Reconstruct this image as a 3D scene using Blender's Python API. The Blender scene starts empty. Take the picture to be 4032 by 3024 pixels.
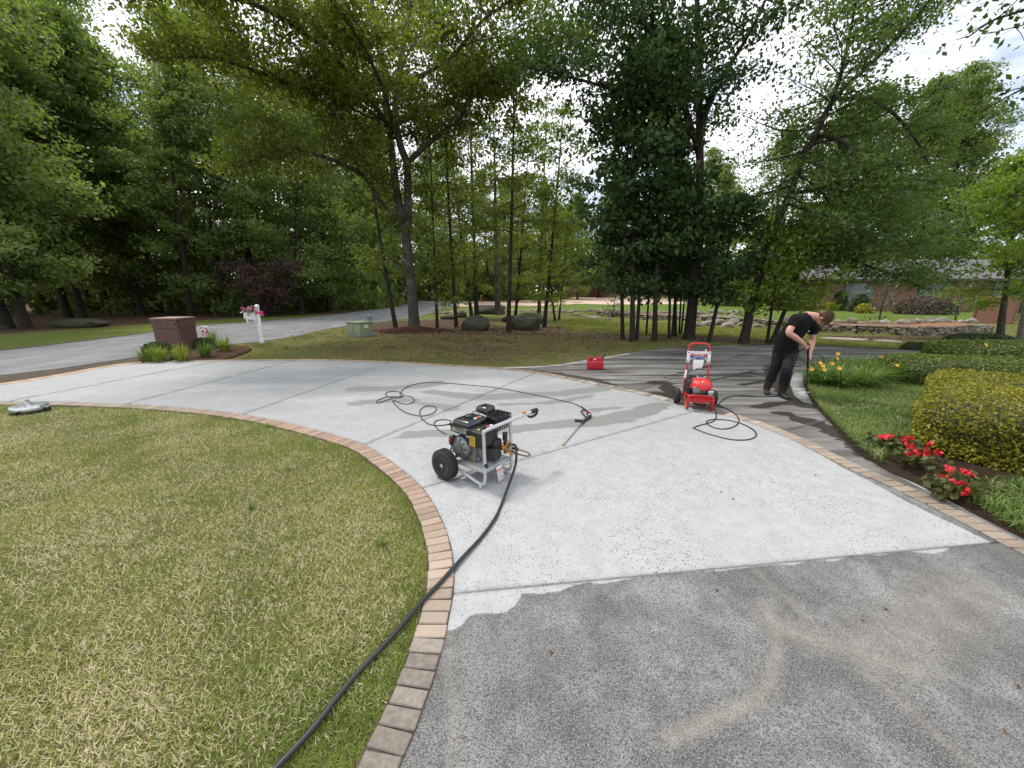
import bpy, bmesh, math, random
import numpy as np
from mathutils import Vector, Matrix, geometry, noise as mnoise

# ---------------------------------------------------------------- camera, sky, sun, exposure
CAM_H = 1.9
PITCH = math.radians(13.4)
FPX = 1512.0                                   # focal length in pixels of the 4032 px wide photograph
scene = bpy.context.scene
COL = scene.collection
cam = bpy.data.cameras.new('camera'); cam.sensor_width = 36; cam.lens = 36*FPX/4032
cam.clip_start = 0.05; cam.clip_end = 2000
camo = bpy.data.objects.new('camera', cam); COL.objects.link(camo)
camo.location = (0, 0, CAM_H); camo.rotation_euler = (math.pi/2-PITCH, 0, 0)
scene.camera = camo

SUN_EL, SUN_AZ = math.radians(60), math.radians(-48)     # azimuth from +Y, clockwise
w = bpy.data.worlds.new('World'); scene.world = w; w.use_nodes = True
nt = w.node_tree; nt.nodes.clear()
def wn(t, **k):
    n = nt.nodes.new(t)
    for a, b in k.items(): setattr(n, a, b)
    return n
sky = wn('ShaderNodeTexSky', sky_type='NISHITA', sun_disc=False)
sky.sun_elevation = SUN_EL; sky.sun_rotation = SUN_AZ
bg1 = wn('ShaderNodeBackground'); bg1.inputs[1].default_value = 0.15
bg2 = wn('ShaderNodeBackground'); bg2.inputs[1].default_value = 1.0
mx = wn('ShaderNodeMixShader'); out = wn('ShaderNodeOutputWorld')
tc = wn('ShaderNodeTexCoord'); mp = wn('ShaderNodeMapping'); mp.inputs['Scale'].default_value = (1, 1, 2.2)
mp.inputs['Location'].default_value = (0.35, 0.1, 0.2)
nz = wn('ShaderNodeTexNoise'); nz.inputs['Scale'].default_value = 2.3; nz.inputs['Detail'].default_value = 7; nz.inputs['Roughness'].default_value = 0.55
cr = wn('ShaderNodeValToRGB'); cr.color_ramp.elements[0].position = 0.36; cr.color_ramp.elements[1].position = 0.50
nz2 = wn('ShaderNodeTexNoise'); nz2.inputs['Scale'].default_value = 4.0; nz2.inputs['Detail'].default_value = 6
cr2 = wn('ShaderNodeValToRGB')
cr2.color_ramp.elements[0].position = 0.3; cr2.color_ramp.elements[0].color = (0.93, 0.96, 1.03, 1)
cr2.color_ramp.elements[1].position = 0.65; cr2.color_ramp.elements[1].color = (1.45, 1.47, 1.5, 1)
L = nt.links.new
L(tc.outputs['Generated'], mp.inputs[0]); L(mp.outputs[0], nz.inputs[0]); L(mp.outputs[0], nz2.inputs[0])
L(nz.outputs[0], cr.inputs[0]); L(nz2.outputs[0], cr2.inputs[0]); L(cr2.outputs[0], bg2.inputs[0])
L(sky.outputs[0], bg1.inputs[0]); L(cr.outputs[0], mx.inputs[0]); L(bg1.outputs[0], mx.inputs[1]); L(bg2.outputs[0], mx.inputs[2])
L(mx.outputs[0], out.inputs[0])

sl = bpy.data.lights.new('sun', 'SUN'); sl.energy = 2.2; sl.angle = math.radians(9); sl.color = (1.0, 0.95, 0.87)
so = bpy.data.objects.new('sun', sl); COL.objects.link(so)
sd = Vector((math.sin(SUN_AZ)*math.cos(SUN_EL), math.cos(SUN_AZ)*math.cos(SUN_EL), math.sin(SUN_EL)))
so.rotation_euler = (-sd).to_track_quat('-Z', 'Y').to_euler(); so.location = sd*40

scene.render.engine = 'CYCLES'
vs = scene.view_settings
vs.view_transform = 'Standard'; vs.look = 'None'; vs.gamma = 1.0; vs.exposure = 0.32; vs.use_curve_mapping = False
scene.cycles.max_bounces = 6; scene.cycles.transparent_max_bounces = 4; scene.cycles.diffuse_bounces = 3
scene.cycles.glossy_bounces = 2; scene.cycles.transmission_bounces = 3; scene.cycles.caustics_reflective = False; scene.cycles.caustics_refractive = False
scene.cycles.use_denoising = True

# ---------------------------------------------------------------- placing by sight lines onto the terrain
SC = 1.8228                                    # 2212 px wide view of the photograph to its 4032 px
def sstep(a, b, x):
    t = np.clip((x-a)/(b-a), 0, 1); return t*t*(3-2*t)
WALLX = [-60, 3, 7.2, 9.8, 12.4, 13.8, 14.6, 15.2, 17.5, 19.2, 22, 60]
WALLY = [60, 36, 32.8, 27.4, 27.0, 25.5, 22.0, 19.6, 17.6, 17.2, 18.4, 20]
def terrain(x, y):
    yw = np.interp(x, WALLX, WALLY)
    amp = 0.36*sstep(4.0, 9.0, np.asarray(x, float))
    return amp*sstep(yw+0.12, yw+0.5, y) + 0.01*np.clip(np.asarray(y, float)-30, 0, 80)
def ray(u, v):
    x = (u-2016)/FPX; y = -(v-1512)/FPX
    return np.array((x, math.cos(PITCH)+y*math.sin(PITCH), y*math.cos(PITCH)-math.sin(PITCH)))
def G(u, v, z=0.0):                            # pixel (4032 scale) to a point on the level z
    d = ray(u, v); t = (z-CAM_H)/d[2]
    return (d[0]*t, d[1]*t)
def GT(u, v):                                  # pixel to the terrain
    z = 0.0
    for _ in range(12):
        x, y = G(u, v, z); z = float(terrain(x, y))
    return Vector((x, y, z))
def D(u, v, Y):                                # pixel to the point at the distance Y
    d = ray(u, v); t = Y/d[1]
    return Vector((d[0]*t, Y, CAM_H+d[2]*t))
def g2(pts, s=1.0): return [G(u*s, v*s) for u, v in pts]
def smooth(pts, n=8, closed=False):            # Catmull-Rom through the points
    P = [np.array(p, float) for p in pts]; out = []
    m = len(P)
    rng = range(m) if closed else range(m-1)
    for i in rng:
        if closed: p0, p1, p2, p3 = P[i-1], P[i], P[(i+1) % m], P[(i+2) % m]
        else: p0, p1, p2, p3 = P[max(i-1, 0)], P[i], P[i+1], P[min(i+2, m-1)]
        for k in range(n):
            t = k/n
            out.append(0.5*((2*p1)+(-p0+p2)*t+(2*p0-5*p1+4*p2-p3)*t*t+(-p0+3*p1-3*p2+p3)*t**3))
    if not closed: out.append(P[-1])
    return out
def resample(pts, step):
    P = np.array(pts, float); d = np.r_[0, np.cumsum(np.linalg.norm(np.diff(P, axis=0), axis=1))]
    n = max(1, int(round(d[-1]/step))); t = np.linspace(0, d[-1], n+1)
    return np.stack([np.interp(t, d, P[:, k]) for k in range(P.shape[1])], 1)
def polydist(X, Y, pl):                        # distance of points to a polyline
    pl = np.array(pl, float)[:, :2]; best = np.full(np.shape(X), 1e9)
    for a, b in zip(pl[:-1], pl[1:]):
        ab = b-a; t = np.clip(((X-a[0])*ab[0]+(Y-a[1])*ab[1])/max(ab@ab, 1e-12), 0, 1)
        best = np.minimum(best, np.hypot(X-a[0]-t*ab[0], Y-a[1]-t*ab[1]))
    return best
def inpoly(X, Y, poly):
    X = np.asarray(X); Y = np.asarray(Y); r = np.zeros(X.shape, bool); p = np.array(poly, float)[:, :2]
    for (x1, y1), (x2, y2) in zip(p, np.roll(p, -1, 0)):
        c = ((y1 > Y) != (y2 > Y)) & (X < (x2-x1)*(Y-y1)/((y2-y1) if y2 != y1 else 1e-12)+x1); r ^= c
    return r

# ---------------------------------------------------------------- object helpers
def link(name, mesh, parent=None, mat=None, **props):
    o = bpy.data.objects.new(name, mesh); COL.objects.link(o)
    if parent is not None: o.parent = parent
    if mat is not None and mesh is not None:
        mesh.materials.clear(); mesh.materials.append(MATS[mat] if isinstance(mat, str) else mat)
    for k, v in props.items(): o[k] = v
    return o
def thing(name, label, cat, loc=(0, 0, 0), rz=0.0, group=None, scale=1.0):
    o = bpy.data.objects.new(name, None); COL.objects.link(o); o.empty_display_size = 0.1
    o.location = loc; o.rotation_euler = (0, 0, rz); o.scale = (scale,)*3
    o['label'] = label; o['category'] = cat
    if group: o['group'] = group
    return o
def tag(o, label, cat, group=None, kind=None):
    o['label'] = label; o['category'] = cat
    if group: o['group'] = group
    if kind: o['kind'] = kind
    return o
def copy_tree(o, parent=None):
    c = o.copy(); COL.objects.link(c); c.parent = parent
    for ch in list(o.children): copy_tree(ch, c)
    return c
class MB:
    """collects shapes, builds ONE mesh object"""
    def __init__(s): s.v = []; s.f = []
    def add(s, v, f):
        o = len(s.v); s.v += [tuple(p) for p in v]; s.f += [tuple(i+o for i in q) for q in f]; return s
    def box(s, c, d, rot=(0, 0, 0), bev=0.0, seg=2, taper=(1, 1)):
        bm = bmesh.new(); bmesh.ops.create_cube(bm, size=1)
        for v in bm.verts:
            k = (v.co.z+0.5); v.co.x *= 1+(taper[0]-1)*k; v.co.y *= 1+(taper[1]-1)*k
            v.co = Vector((v.co.x*d[0], v.co.y*d[1], v.co.z*d[2]))
        if bev > 0: bmesh.ops.bevel(bm, geom=list(bm.edges), offset=min(bev, min(d)*0.49), segments=seg, affect='EDGES', profile=0.5, clamp_overlap=True)
        return s.bm(bm, c, rot)
    def bm(s, bm, c=(0, 0, 0), rot=(0, 0, 0)):
        M = Matrix.Translation(c) @ (Matrix.Rotation(rot[2], 4, 'Z') @ Matrix.Rotation(rot[1], 4, 'Y') @ Matrix.Rotation(rot[0], 4, 'X'))
        bm.verts.index_update()
        s.add([M @ v.co for v in bm.verts], [[v.index for v in f.verts] for f in bm.faces]); bm.free(); return s
    def tube(s, pts, r, n=8, cap=True, sm=0, closed=False):
        P = [Vector(p) for p in pts]
        R = list(r) if hasattr(r, '__len__') else [r]*len(P)
        if sm:
            q = smooth([tuple(p)+(a,) for p, a in zip(P, R)], sm, closed); P = [Vector(a[:3]) for a in q]; R = [float(a[3]) for a in q]
        m = len(P); v = []; f = []
        up = None
        for i in range(m):
            if closed: t = (P[(i+1) % m]-P[i-1])
            else: t = (P[min(i+1, m-1)]-P[max(i-1, 0)])
            t = t.normalized() if t.length > 1e-9 else Vector((0, 0, 1))
            if up is None:
                up = t.orthogonal().normalized()
            up = (up-t*up.dot(t)); up = up.normalized() if up.length > 1e-6 else t.orthogonal().normalized()
            b = t.cross(up)
            for k in range(n):
                a = 2*math.pi*k/n; v.append(P[i]+(up*math.cos(a)+b*math.sin(a))*R[i])
        for i in range(m if closed else m-1):
            j = (i+1) % m
            for k in range(n):
                k2 = (k+1) % n; f.append((i*n+k, i*n+k2, j*n+k2, j*n+k))
        if cap and not closed:
            f.append(tuple(range(n-1, -1, -1))); f.append(tuple((m-1)*n+k for k in range(n)))
        return s.add(v, f)
    def cyl(s, a, b, r, n=16, r2=None): return s.tube([a, b], [r, r if r2 is None else r2], n)
    def lathe(s, prof, c=(0, 0, 0), axis='Z', n=24, rot=(0, 0, 0)):
        bm = bmesh.new(); rings = []
        for r, z in prof:
            rings.append([bm.verts.new((max(r, 1e-4)*math.cos(2*math.pi*k/n), max(r, 1e-4)*math.sin(2*math.pi*k/n), z)) for k in range(n)])
        for A, B in zip(rings[:-1], rings[1:]):
            for k in range(n): bm.faces.new((A[k], A[(k+1) % n], B[(k+1) % n], B[k]))
        bm.faces.new(rings[0][::-1]); bm.faces.new(rings[-1])
        if axis == 'X': bmesh.ops.rotate(bm, verts=bm.verts, cent=(0, 0, 0), matrix=Matrix.Rotation(math.pi/2, 3, 'Y'))
        if axis == 'Y': bmesh.ops.rotate(bm, verts=bm.verts, cent=(0, 0, 0), matrix=Matrix.Rotation(-math.pi/2, 3, 'X'))
        return s.bm(bm, c, rot)
    def ball(s, c, r, sub=2, rot=(0, 0, 0)):
        bm = bmesh.new(); bmesh.ops.create_icosphere(bm, subdivisions=sub, radius=1)
        rr = r if hasattr(r, '__len__') else (r, r, r)
        for v in bm.verts: v.co = Vector((v.co.x*rr[0], v.co.y*rr[1], v.co.z*rr[2]))
        return s.bm(bm, c, rot)
    def prism(s, outline, depth, c=(0, 0, 0), rot=(0, 0, 0), bev=0.0):
        """outline in x,z; extruded along y by depth (centred)"""
        bm = bmesh.new()
        a = [bm.verts.new((x, -depth/2, z)) for x, z in outline]; b = [bm.verts.new((x, depth/2, z)) for x, z in outline]
        n = len(a)
        bm.faces.new(a); bm.faces.new(b[::-1])
        for i in range(n): bm.faces.new((a[i], b[i], b[(i+1) % n], a[(i+1) % n]))
        bmesh.ops.recalc_face_normals(bm, faces=bm.faces)
        if bev: bmesh.ops.bevel(bm, geom=list(bm.edges), offset=bev, segments=2, affect='EDGES', profile=0.5, clamp_overlap=True)
        return s.bm(bm, c, rot)
    def mesh(s, name='m', smooth_angle=40):
        m = bpy.data.meshes.new(name); m.from_pydata(s.v, [], s.f); m.update()
        if smooth_angle: smooth_by_angle(m, smooth_angle)
        return m
    def build(s, name, mat, parent=None, smooth_angle=40, **props):
        return link(name, s.mesh(name, smooth_angle), parent, mat, **props)
def smooth_by_angle(m, deg):
    bm = bmesh.new(); bm.from_mesh(m); bmesh.ops.recalc_face_normals(bm, faces=bm.faces); c = math.radians(deg)
    for f in bm.faces: f.smooth = True
    for e in bm.edges: e.smooth = len(e.link_faces) == 2 and e.calc_face_angle(9) < c
    bm.to_mesh(m); bm.free()
def np_mesh(name, V, F, attrs=None, smooth_=False):
    m = bpy.data.meshes.new(name); V = np.asarray(V, np.float32); F = np.asarray(F, np.int32); k = F.shape[1]
    m.vertices.add(len(V)); m.vertices.foreach_set('co', V.ravel())
    m.loops.add(F.size); m.loops.foreach_set('vertex_index', F.ravel())
    m.polygons.add(len(F)); m.polygons.foreach_set('loop_start', np.arange(0, F.size, k, dtype=np.int32))
    for n_, a in (attrs or {}).items():
        at = m.attributes.new(n_, 'FLOAT', 'POINT'); at.data.foreach_set('value', np.asarray(a, np.float32).ravel())
    m.update(calc_edges=True)
    if smooth_: m.polygons.foreach_set('use_smooth', np.ones(len(F), bool))
    return m

# ---------------------------------------------------------------- materials
MATS = {}
class NT:
    def __init__(s, name):
        s.m = bpy.data.materials.new(name); s.m.use_nodes = True; s.t = s.m.node_tree; s.t.nodes.clear(); MATS[name] = s.m
        s.out = s.n('ShaderNodeOutputMaterial')
    def n(s, t, **k):
        x = s.t.nodes.new(t)
        for a, b in k.items(): setattr(x, a, b)
        return x
    def l(s, a, b): s.t.links.new(a, b)
    def setv(s, sock, v):
        if hasattr(v, 'is_output') or isinstance(v, bpy.types.NodeSocket): s.l(v, sock)
        elif hasattr(v, '__len__') and len(v) == 3 and sock.type == 'RGBA': sock.default_value = (*v, 1)
        else: sock.default_value = v
    def math(s, op, a, b=0.0, c=None):
        x = s.n('ShaderNodeMath', operation=op); s.setv(x.inputs[0], a); s.setv(x.inputs[1], b)
        if c is not None: s.setv(x.inputs[2], c)
        return x.outputs[0]
    def mix(s, f, a, b, blend='MIX'):
        x = s.n('ShaderNodeMix', data_type='RGBA', blend_type=blend); s.setv(x.inputs[0], f); s.setv(x.inputs[6], a); s.setv(x.inputs[7], b); return x.outputs[2]
    def ramp(s, f, a, b, c0=(0, 0, 0), c1=(1, 1, 1)):
        x = s.n('ShaderNodeValToRGB'); s.l(f, x.inputs[0]); e = x.color_ramp.elements
        e[0].position = a; e[1].position = b; e[0].color = (*c0, 1); e[1].color = (*c1, 1); return x.outputs[0]
    def step(s, f, a, b):
        x = s.n('ShaderNodeMapRange', interpolation_type='SMOOTHSTEP', clamp=True); s.setv(x.inputs[0], f); s.setv(x.inputs[1], a); s.setv(x.inputs[2], b); return x.outputs[0]
    def noise(s, co, scale, detail=4, rough=0.55, dist=0.0):
        x = s.n('ShaderNodeTexNoise'); s.l(co, x.inputs[0]); x.inputs['Scale'].default_value = scale; x.inputs['Detail'].default_value = detail
        x.inputs['Roughness'].default_value = rough; x.inputs['Distortion'].default_value = dist; return x.outputs[0]
    def vor(s, co, scale, feat='F1', out='Distance', rnd=1.0):
        x = s.n('ShaderNodeTexVoronoi', feature=feat); s.l(co, x.inputs[0]); x.inputs['Scale'].default_value = scale; x.inputs['Randomness'].default_value = rnd; return x.outputs[out]
    def pos(s): return s.n('ShaderNodeNewGeometry').outputs['Position']
    def obj(s): return s.n('ShaderNodeTexCoord').outputs['Object']
    def attr(s, name): return s.n('ShaderNodeAttribute', attribute_name=name).outputs['Fac']
    def mapped(s, co, sc=(1, 1, 1), rot=(0, 0, 0), loc=(0, 0, 0)):
        x = s.n('ShaderNodeMapping'); s.l(co, x.inputs[0]); x.inputs['Scale'].default_value = sc; x.inputs['Rotation'].default_value = rot; x.inputs['Location'].default_value = loc; return x.outputs[0]
    def bump(s, h, dist=0.01, strength=0.6):
        x = s.n('ShaderNodeBump'); s.l(h, x.inputs['Height']); x.inputs['Distance'].default_value = dist; x.inputs['Strength'].default_value = strength; return x.outputs[0]
    def bsdf(s, col, rough=0.6, metal=0.0, bump=None, spec=0.5, coat=0.0, trans=None, tcol=None):
        p = s.n('ShaderNodeBsdfPrincipled'); s.setv(p.inputs['Base Color'], col); s.setv(p.inputs['Roughness'], rough); s.setv(p.inputs['Metallic'], metal)
        p.inputs['Specular IOR Level'].default_value = spec; p.inputs['Coat Weight'].default_value = coat
        if bump is not None: s.l(bump, p.inputs['Normal'])
        if trans:
            t = s.n('ShaderNodeBsdfTranslucent'); s.setv(t.inputs[0], tcol if tcol is not None else col)
            m = s.n('ShaderNodeMixShader'); m.inputs[0].default_value = trans; s.l(p.outputs[0], m.inputs[1]); s.l(t.outputs[0], m.inputs[2]); s.l(m.outputs[0], s.out.inputs[0])
        else: s.l(p.outputs[0], s.out.inputs[0])
        return s.m
def simple(name, col, rough=0.5, metal=0.0, var=0.12, scale=25, bump=0.0, spec=0.5, coat=0.0):
    N = NT(name); o = N.obj(); n = N.noise(o, scale, 5)
    lo = tuple(c*(1-var) for c in col); hi = tuple(min(1, c*(1+var)) for c in col)
    c = N.mix(n, lo, hi)
    r = N.math('MULTIPLY_ADD', n, 0.25, rough-0.12)
    b = N.bump(N.noise(o, scale*6, 3), bump, 0.5) if bump else None
    return N.bsdf(c, r, metal, b, spec, coat)
simple('black_paint', (0.012, 0.012, 0.014), 0.26, coat=0.5)
simple('black_plastic', (0.018, 0.018, 0.019), 0.5)
simple('black_rubber', (0.02, 0.02, 0.021), 0.75, var=0.3, bump=0.001)
simple('hose_black', (0.022, 0.022, 0.024), 0.42, var=0.25)
simple('hose_grey', (0.065, 0.057, 0.047), 0.5, var=0.25)
simple('hose_green', (0.012, 0.09, 0.06), 0.45)
simple('silver_paint', (0.52, 0.53, 0.55), 0.38, metal=0.45, var=0.06)
simple('chrome', (0.62, 0.63, 0.66), 0.2, metal=1.0, var=0.05)
simple('dull_metal', (0.22, 0.23, 0.24), 0.42, metal=0.8, var=0.2)
simple('aluminium', (0.62, 0.64, 0.67), 0.3, metal=0.9, var=0.08, scale=12)
simple('brass', (0.55, 0.33, 0.12), 0.35, metal=0.9)
simple('copper_hose', (0.20, 0.11, 0.06), 0.45)
simple('red_paint', (0.50, 0.016, 0.018), 0.35, coat=0.3, var=0.1)
simple('red_plastic', (0.56, 0.022, 0.024), 0.4, var=0.12)
simple('can_red', (0.42, 0.010, 0.028), 0.45, var=0.14, scale=8)
simple('white_plastic', (0.72, 0.72, 0.73), 0.45, var=0.04)
simple('white_print', (0.8, 0.8, 0.8), 0.6, var=0.02)
simple('black_print', (0.015, 0.015, 0.015), 0.6, var=0.02)
simple('grey_print', (0.35, 0.36, 0.38), 0.6, var=0.05)
simple('red_print', (0.55, 0.05, 0.06), 0.5, var=0.03)
simple('blue_print', (0.035, 0.045, 0.20), 0.5, var=0.05)
simple('orange_print', (0.62, 0.20, 0.05), 0.5, var=0.05)
simple('yellow_print', (0.62, 0.42, 0.06), 0.5, var=0.05)
simple('green_nozzle', (0.30, 0.36, 0.10), 0.5)
simple('white_paint', (0.74, 0.75, 0.73), 0.5, var=0.06, scale=6)
simple('utility_green', (0.21, 0.245, 0.145), 0.55, var=0.08, scale=4)
simple('utility_teal', (0.14, 0.19, 0.17), 0.55)
simple('pink_flower', (0.72, 0.16, 0.34), 0.6, var=0.3)
simple('pale_flower', (0.78, 0.62, 0.60), 0.6, var=0.2)
simple('bow_pink', (0.68, 0.03, 0.22), 0.45, var=0.1)
simple('flower_yellow', (0.75, 0.42, 0.04), 0.55, var=0.15)
simple('flower_orange', (0.62, 0.19, 0.03), 0.55)
simple('flower_red', (0.62, 0.012, 0.02), 0.5, var=0.25)
simple('iron', (0.02, 0.02, 0.02), 0.55)
simple('dry_leaf', (0.16, 0.075, 0.04), 0.8, var=0.4)
simple('pale_leaf', (0.45, 0.38, 0.22), 0.8, var=0.3)
# ---------------------------------------------------------------- ground materials
def concrete():
    N = NT('concrete'); p = N.pos()
    big = N.noise(p, 0.9, 4, 0.6); med = N.noise(p, 6, 5, 0.65); fine = N.noise(p, 90, 3, 0.7); gr = N.noise(p, 260, 2, 0.8)
    edge = N.math('MULTIPLY_ADD', N.noise(p, 30, 4, 0.65), 0.03, -0.015)
    clean = N.step(N.math('ADD', N.attr('clean'), edge), -0.006, 0.008)
    cc = N.mix(N.step(med, 0.3, 0.7), (0.365, 0.367, 0.368), (0.425, 0.426, 0.426))
    cc = N.mix(N.math('MULTIPLY', N.step(big, 0.45, 0.75), 0.3), cc, (0.35, 0.352, 0.345))
    v = N.n('ShaderNodeTexVoronoi'); N.l(p, v.inputs[0]); v.inputs['Scale'].default_value = 52
    sep = N.n('ShaderNodeSeparateColor'); N.l(v.outputs['Color'], sep.inputs[0])
    spots = N.math('MULTIPLY', N.math('LESS_THAN', v.outputs['Distance'], 0.30), N.math('GREATER_THAN', sep.outputs[0], 0.58))
    spots = N.math('MULTIPLY', spots, N.math('MULTIPLY_ADD', N.step(N.noise(p, 1.3, 3), 0.38, 0.62), 0.6, 0.4))
    v2 = N.n('ShaderNodeTexVoronoi'); N.l(N.mapped(p, (1.0, 1.0, 1.0), (0, 0, .7)), v2.inputs[0]); v2.inputs['Scale'].default_value = 105; se2 = N.n('ShaderNodeSeparateColor'); N.l(v2.outputs['Color'], se2.inputs[0])
    fl2 = N.math('MULTIPLY', N.math('MULTIPLY', N.math('LESS_THAN', v2.outputs['Distance'], 0.33), N.math('GREATER_THAN', se2.outputs[1], 0.5)), 0.55)
    cc = N.mix(fl2, cc, (0.20, 0.20, 0.195))
    cc = N.mix(spots, cc, (0.11, 0.115, 0.11))
    cc = N.mix(N.math('MULTIPLY', N.step(gr, 0.58, 0.75), 0.5), cc, (0.24, 0.24, 0.238))
    far_grey_mask = N.math('MULTIPLY', N.attr('damp'), N.step(N.noise(N.mapped(p, (0.5, 1.2, 1)), 0.9, 4, 0.6), 0.25, 0.6))  # greyer tone growing towards the far slabs, broken up by noise
    cc = N.mix(N.math('MULTIPLY', far_grey_mask, 0.55), cc, (0.215, 0.225, 0.225))
    # worn, uncleaned concrete
    dc = N.mix(N.step(med, 0.25, 0.75), (0.098, 0.094, 0.09), (0.172, 0.168, 0.162))
    mo = N.noise(p, 1.5, 6, 0.68)
    dc = N.mix(N.math('MULTIPLY', N.step(mo, 0.50, 0.64), 0.65), dc, (0.29, 0.287, 0.28))
    dc = N.mix(N.math('MULTIPLY', N.math('SUBTRACT', 1.0, N.step(mo, 0.38, 0.52)), 0.65), dc, (0.060, 0.057, 0.053))
    st = N.noise(N.mapped(p, (1.0, 0.28, 1), (0, 0, math.radians(32))), 2.4, 5, 0.6)
    dc = N.mix(N.math('MULTIPLY', N.step(st, 0.45, 0.72), 0.5), dc, (0.25, 0.25, 0.245))
    dc = N.mix(N.math('MULTIPLY', N.step(N.noise(p, 165, 3, 0.75), 0.47, 0.58), 0.50), dc, (0.44, 0.435, 0.425))
    dc = N.mix(N.math('MULTIPLY', N.step(N.noise(p, 110, 4, 0.8, 0.4), 0.48, 0.58), 0.85), dc, (0.048, 0.046, 0.044))
    dc = N.mix(N.math('MULTIPLY', N.attr('sand'), N.math('MULTIPLY_ADD', fine, 0.9, 0.25)), dc, (0.36, 0.32, 0.265))
    # grimy dark slabs of the loop
    gs = N.noise(N.mapped(p, (0.22, 1.9, 1), (0, 0, math.radians(-10))), 1.5, 5, 0.6, 0.5)
    gc = N.mix(N.step(gs, 0.36, 0.66), (0.088, 0.082, 0.076), (0.25, 0.243, 0.235))
    gc = N.mix(N.math('MULTIPLY', N.step(med, 0.45, 0.7), 0.4), gc, (0.145, 0.137, 0.13))
    gc = N.mix(N.math('MULTIPLY', N.step(big, 0.45, 0.7), 0.5), gc, (0.105, 0.095, 0.085))
    dc = N.mix(N.attr('grime'), dc, gc)
    col = N.mix(clean, dc, cc)
    # wet film
    wn_ = N.noise(N.mapped(p, (0.35, 1.6, 1), (0, 0, math.radians(-8))), 2.2, 5, 0.6, 0.6)
    streak = N.math('MULTIPLY', N.step(N.noise(N.mapped(p, (0.16, 2.4, 1), (0, 0, math.radians(-14))), 2.0, 5, 0.62, 0.8), 0.52, 0.56), N.attr('streak'))
    wet = N.step(N.math('ADD', N.attr('wet'), N.math('MULTIPLY_ADD', wn_, 0.5, -0.25)), -0.012, 0.02)
    film = N.math('MULTIPLY', wet, N.math('MULTIPLY_ADD', N.math('SUBTRACT', 1.0, clean), 0.20, 0.74))
    film = N.math('MAXIMUM', film, N.math('MULTIPLY', streak, 0.88))
    col = N.mix(film, col, N.mix(clean, (0.035, 0.03, 0.025), (0.17, 0.175, 0.16)))
    wa = N.math('MAXIMUM', wet, streak)
    rough = N.math('MULTIPLY_ADD', wa, N.math('MULTIPLY_ADD', clean, 0.24, -0.50), 0.88)
    h = N.math('ADD', N.math('MULTIPLY', fine, 0.5), N.math('MULTIPLY', gr, 0.4))
    h = N.math('MULTIPLY', h, N.math('MULTIPLY_ADD', wa, -0.6, 1.0))
    N.bsdf(col, rough, bump=N.bump(h, 0.004, 0.7), spec=0.4)
concrete()
def paver_mat():
    N = NT('paver'); p = N.pos(); oi = N.n('ShaderNodeObjectInfo')
    a = N.noise(p, 30, 5, 0.65); b = N.noise(p, 150, 3, 0.7)
    c = N.mix(N.step(a, 0.3, 0.75), oi.outputs['Color'], N.mix(0.5, oi.outputs['Color'], (0.42, 0.36, 0.30)))
    c = N.mix(N.math('MULTIPLY', N.step(b, 0.55, 0.75), 0.4), c, (0.16, 0.13, 0.11))
    v = N.math('MULTIPLY_ADD', oi.outputs['Random'], 0.35, 0.80)
    c = N.mix(1.0, c, v, 'MULTIPLY')
    N.bsdf(c, 0.85, bump=N.bump(N.math('ADD', a, b), 0.004, 0.6), spec=0.3)
paver_mat()
def ground_mat():
    N = NT('ground'); p = N.pos()
    n1 = N.noise(p, 0.6, 5, 0.6); n2 = N.noise(p, 4.5, 5, 0.65); n3 = N.noise(p, 30, 4, 0.7); n4 = N.noise(p, 120, 3, 0.7)
    g = N.mix(N.step(n2, 0.3, 0.7), (0.11, 0.13, 0.028), (0.20, 0.21, 0.055))
    g = N.mix(N.math('MULTIPLY', N.step(n1, 0.42, 0.68), 0.75), g, (0.14, 0.145, 0.045))
    g = N.mix(N.math('MULTIPLY', N.step(n3, 0.5, 0.72), 0.45), g, (0.19, 0.165, 0.075))
    lush = N.mix(n2, (0.085, 0.138, 0.018), (0.14, 0.19, 0.036))
    g = N.mix(N.attr('lush'), g, lush)
    lit = N.mix(N.step(n3, 0.35, 0.68), (0.055, 0.034, 0.021), (0.175, 0.115, 0.072))
    lit = N.mix(N.math('MULTIPLY', N.step(n4, 0.6, 0.72), 0.6), lit, (0.28, 0.22, 0.16))
    lm = N.step(N.math('ADD', N.attr('litter'), N.math('MULTIPLY_ADD', n2, 0.9, -0.45)), 0.32, 0.62)
    c = N.mix(lm, g, lit)
    N.bsdf(c, 0.95, bump=N.bump(N.math('ADD', n3, n4), 0.03, 0.8), spec=0.15)
ground_mat()
def soil_mat(name, a, b, c, sc=1.0):
    N = NT(name); p = N.pos()
    n2 = N.noise(p, 7*sc, 5, 0.65); n3 = N.noise(N.mapped(p, (1, 1.8, 1)), 60*sc, 4, 0.75)
    k = N.mix(N.step(n2, 0.3, 0.7), a, b); k = N.mix(N.step(n3, 0.5, 0.68), k, c)
    N.bsdf(k, 0.95, bump=N.bump(n3, 0.03, 0.9), spec=0.15)
soil_mat('mulch', (0.06, 0.030, 0.020), (0.105, 0.052, 0.033), (0.17, 0.10, 0.065))
soil_mat('red_mulch', (0.050, 0.021, 0.015), (0.085, 0.034, 0.023), (0.13, 0.06, 0.042))
soil_mat('dark_mulch', (0.030, 0.020, 0.014), (0.06, 0.038, 0.025), (0.11, 0.07, 0.045))
soil_mat('verge_dirt', (0.085, 0.066, 0.048), (0.14, 0.115, 0.085), (0.20, 0.165, 0.125))
soil_mat('joint_fill', (0.010, 0.010, 0.009), (0.018, 0.017, 0.015), (0.03, 0.028, 0.025))
soil_mat('pine_straw', (0.27, 0.135, 0.075), (0.38, 0.20, 0.115), (0.47, 0.29, 0.18))
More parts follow.
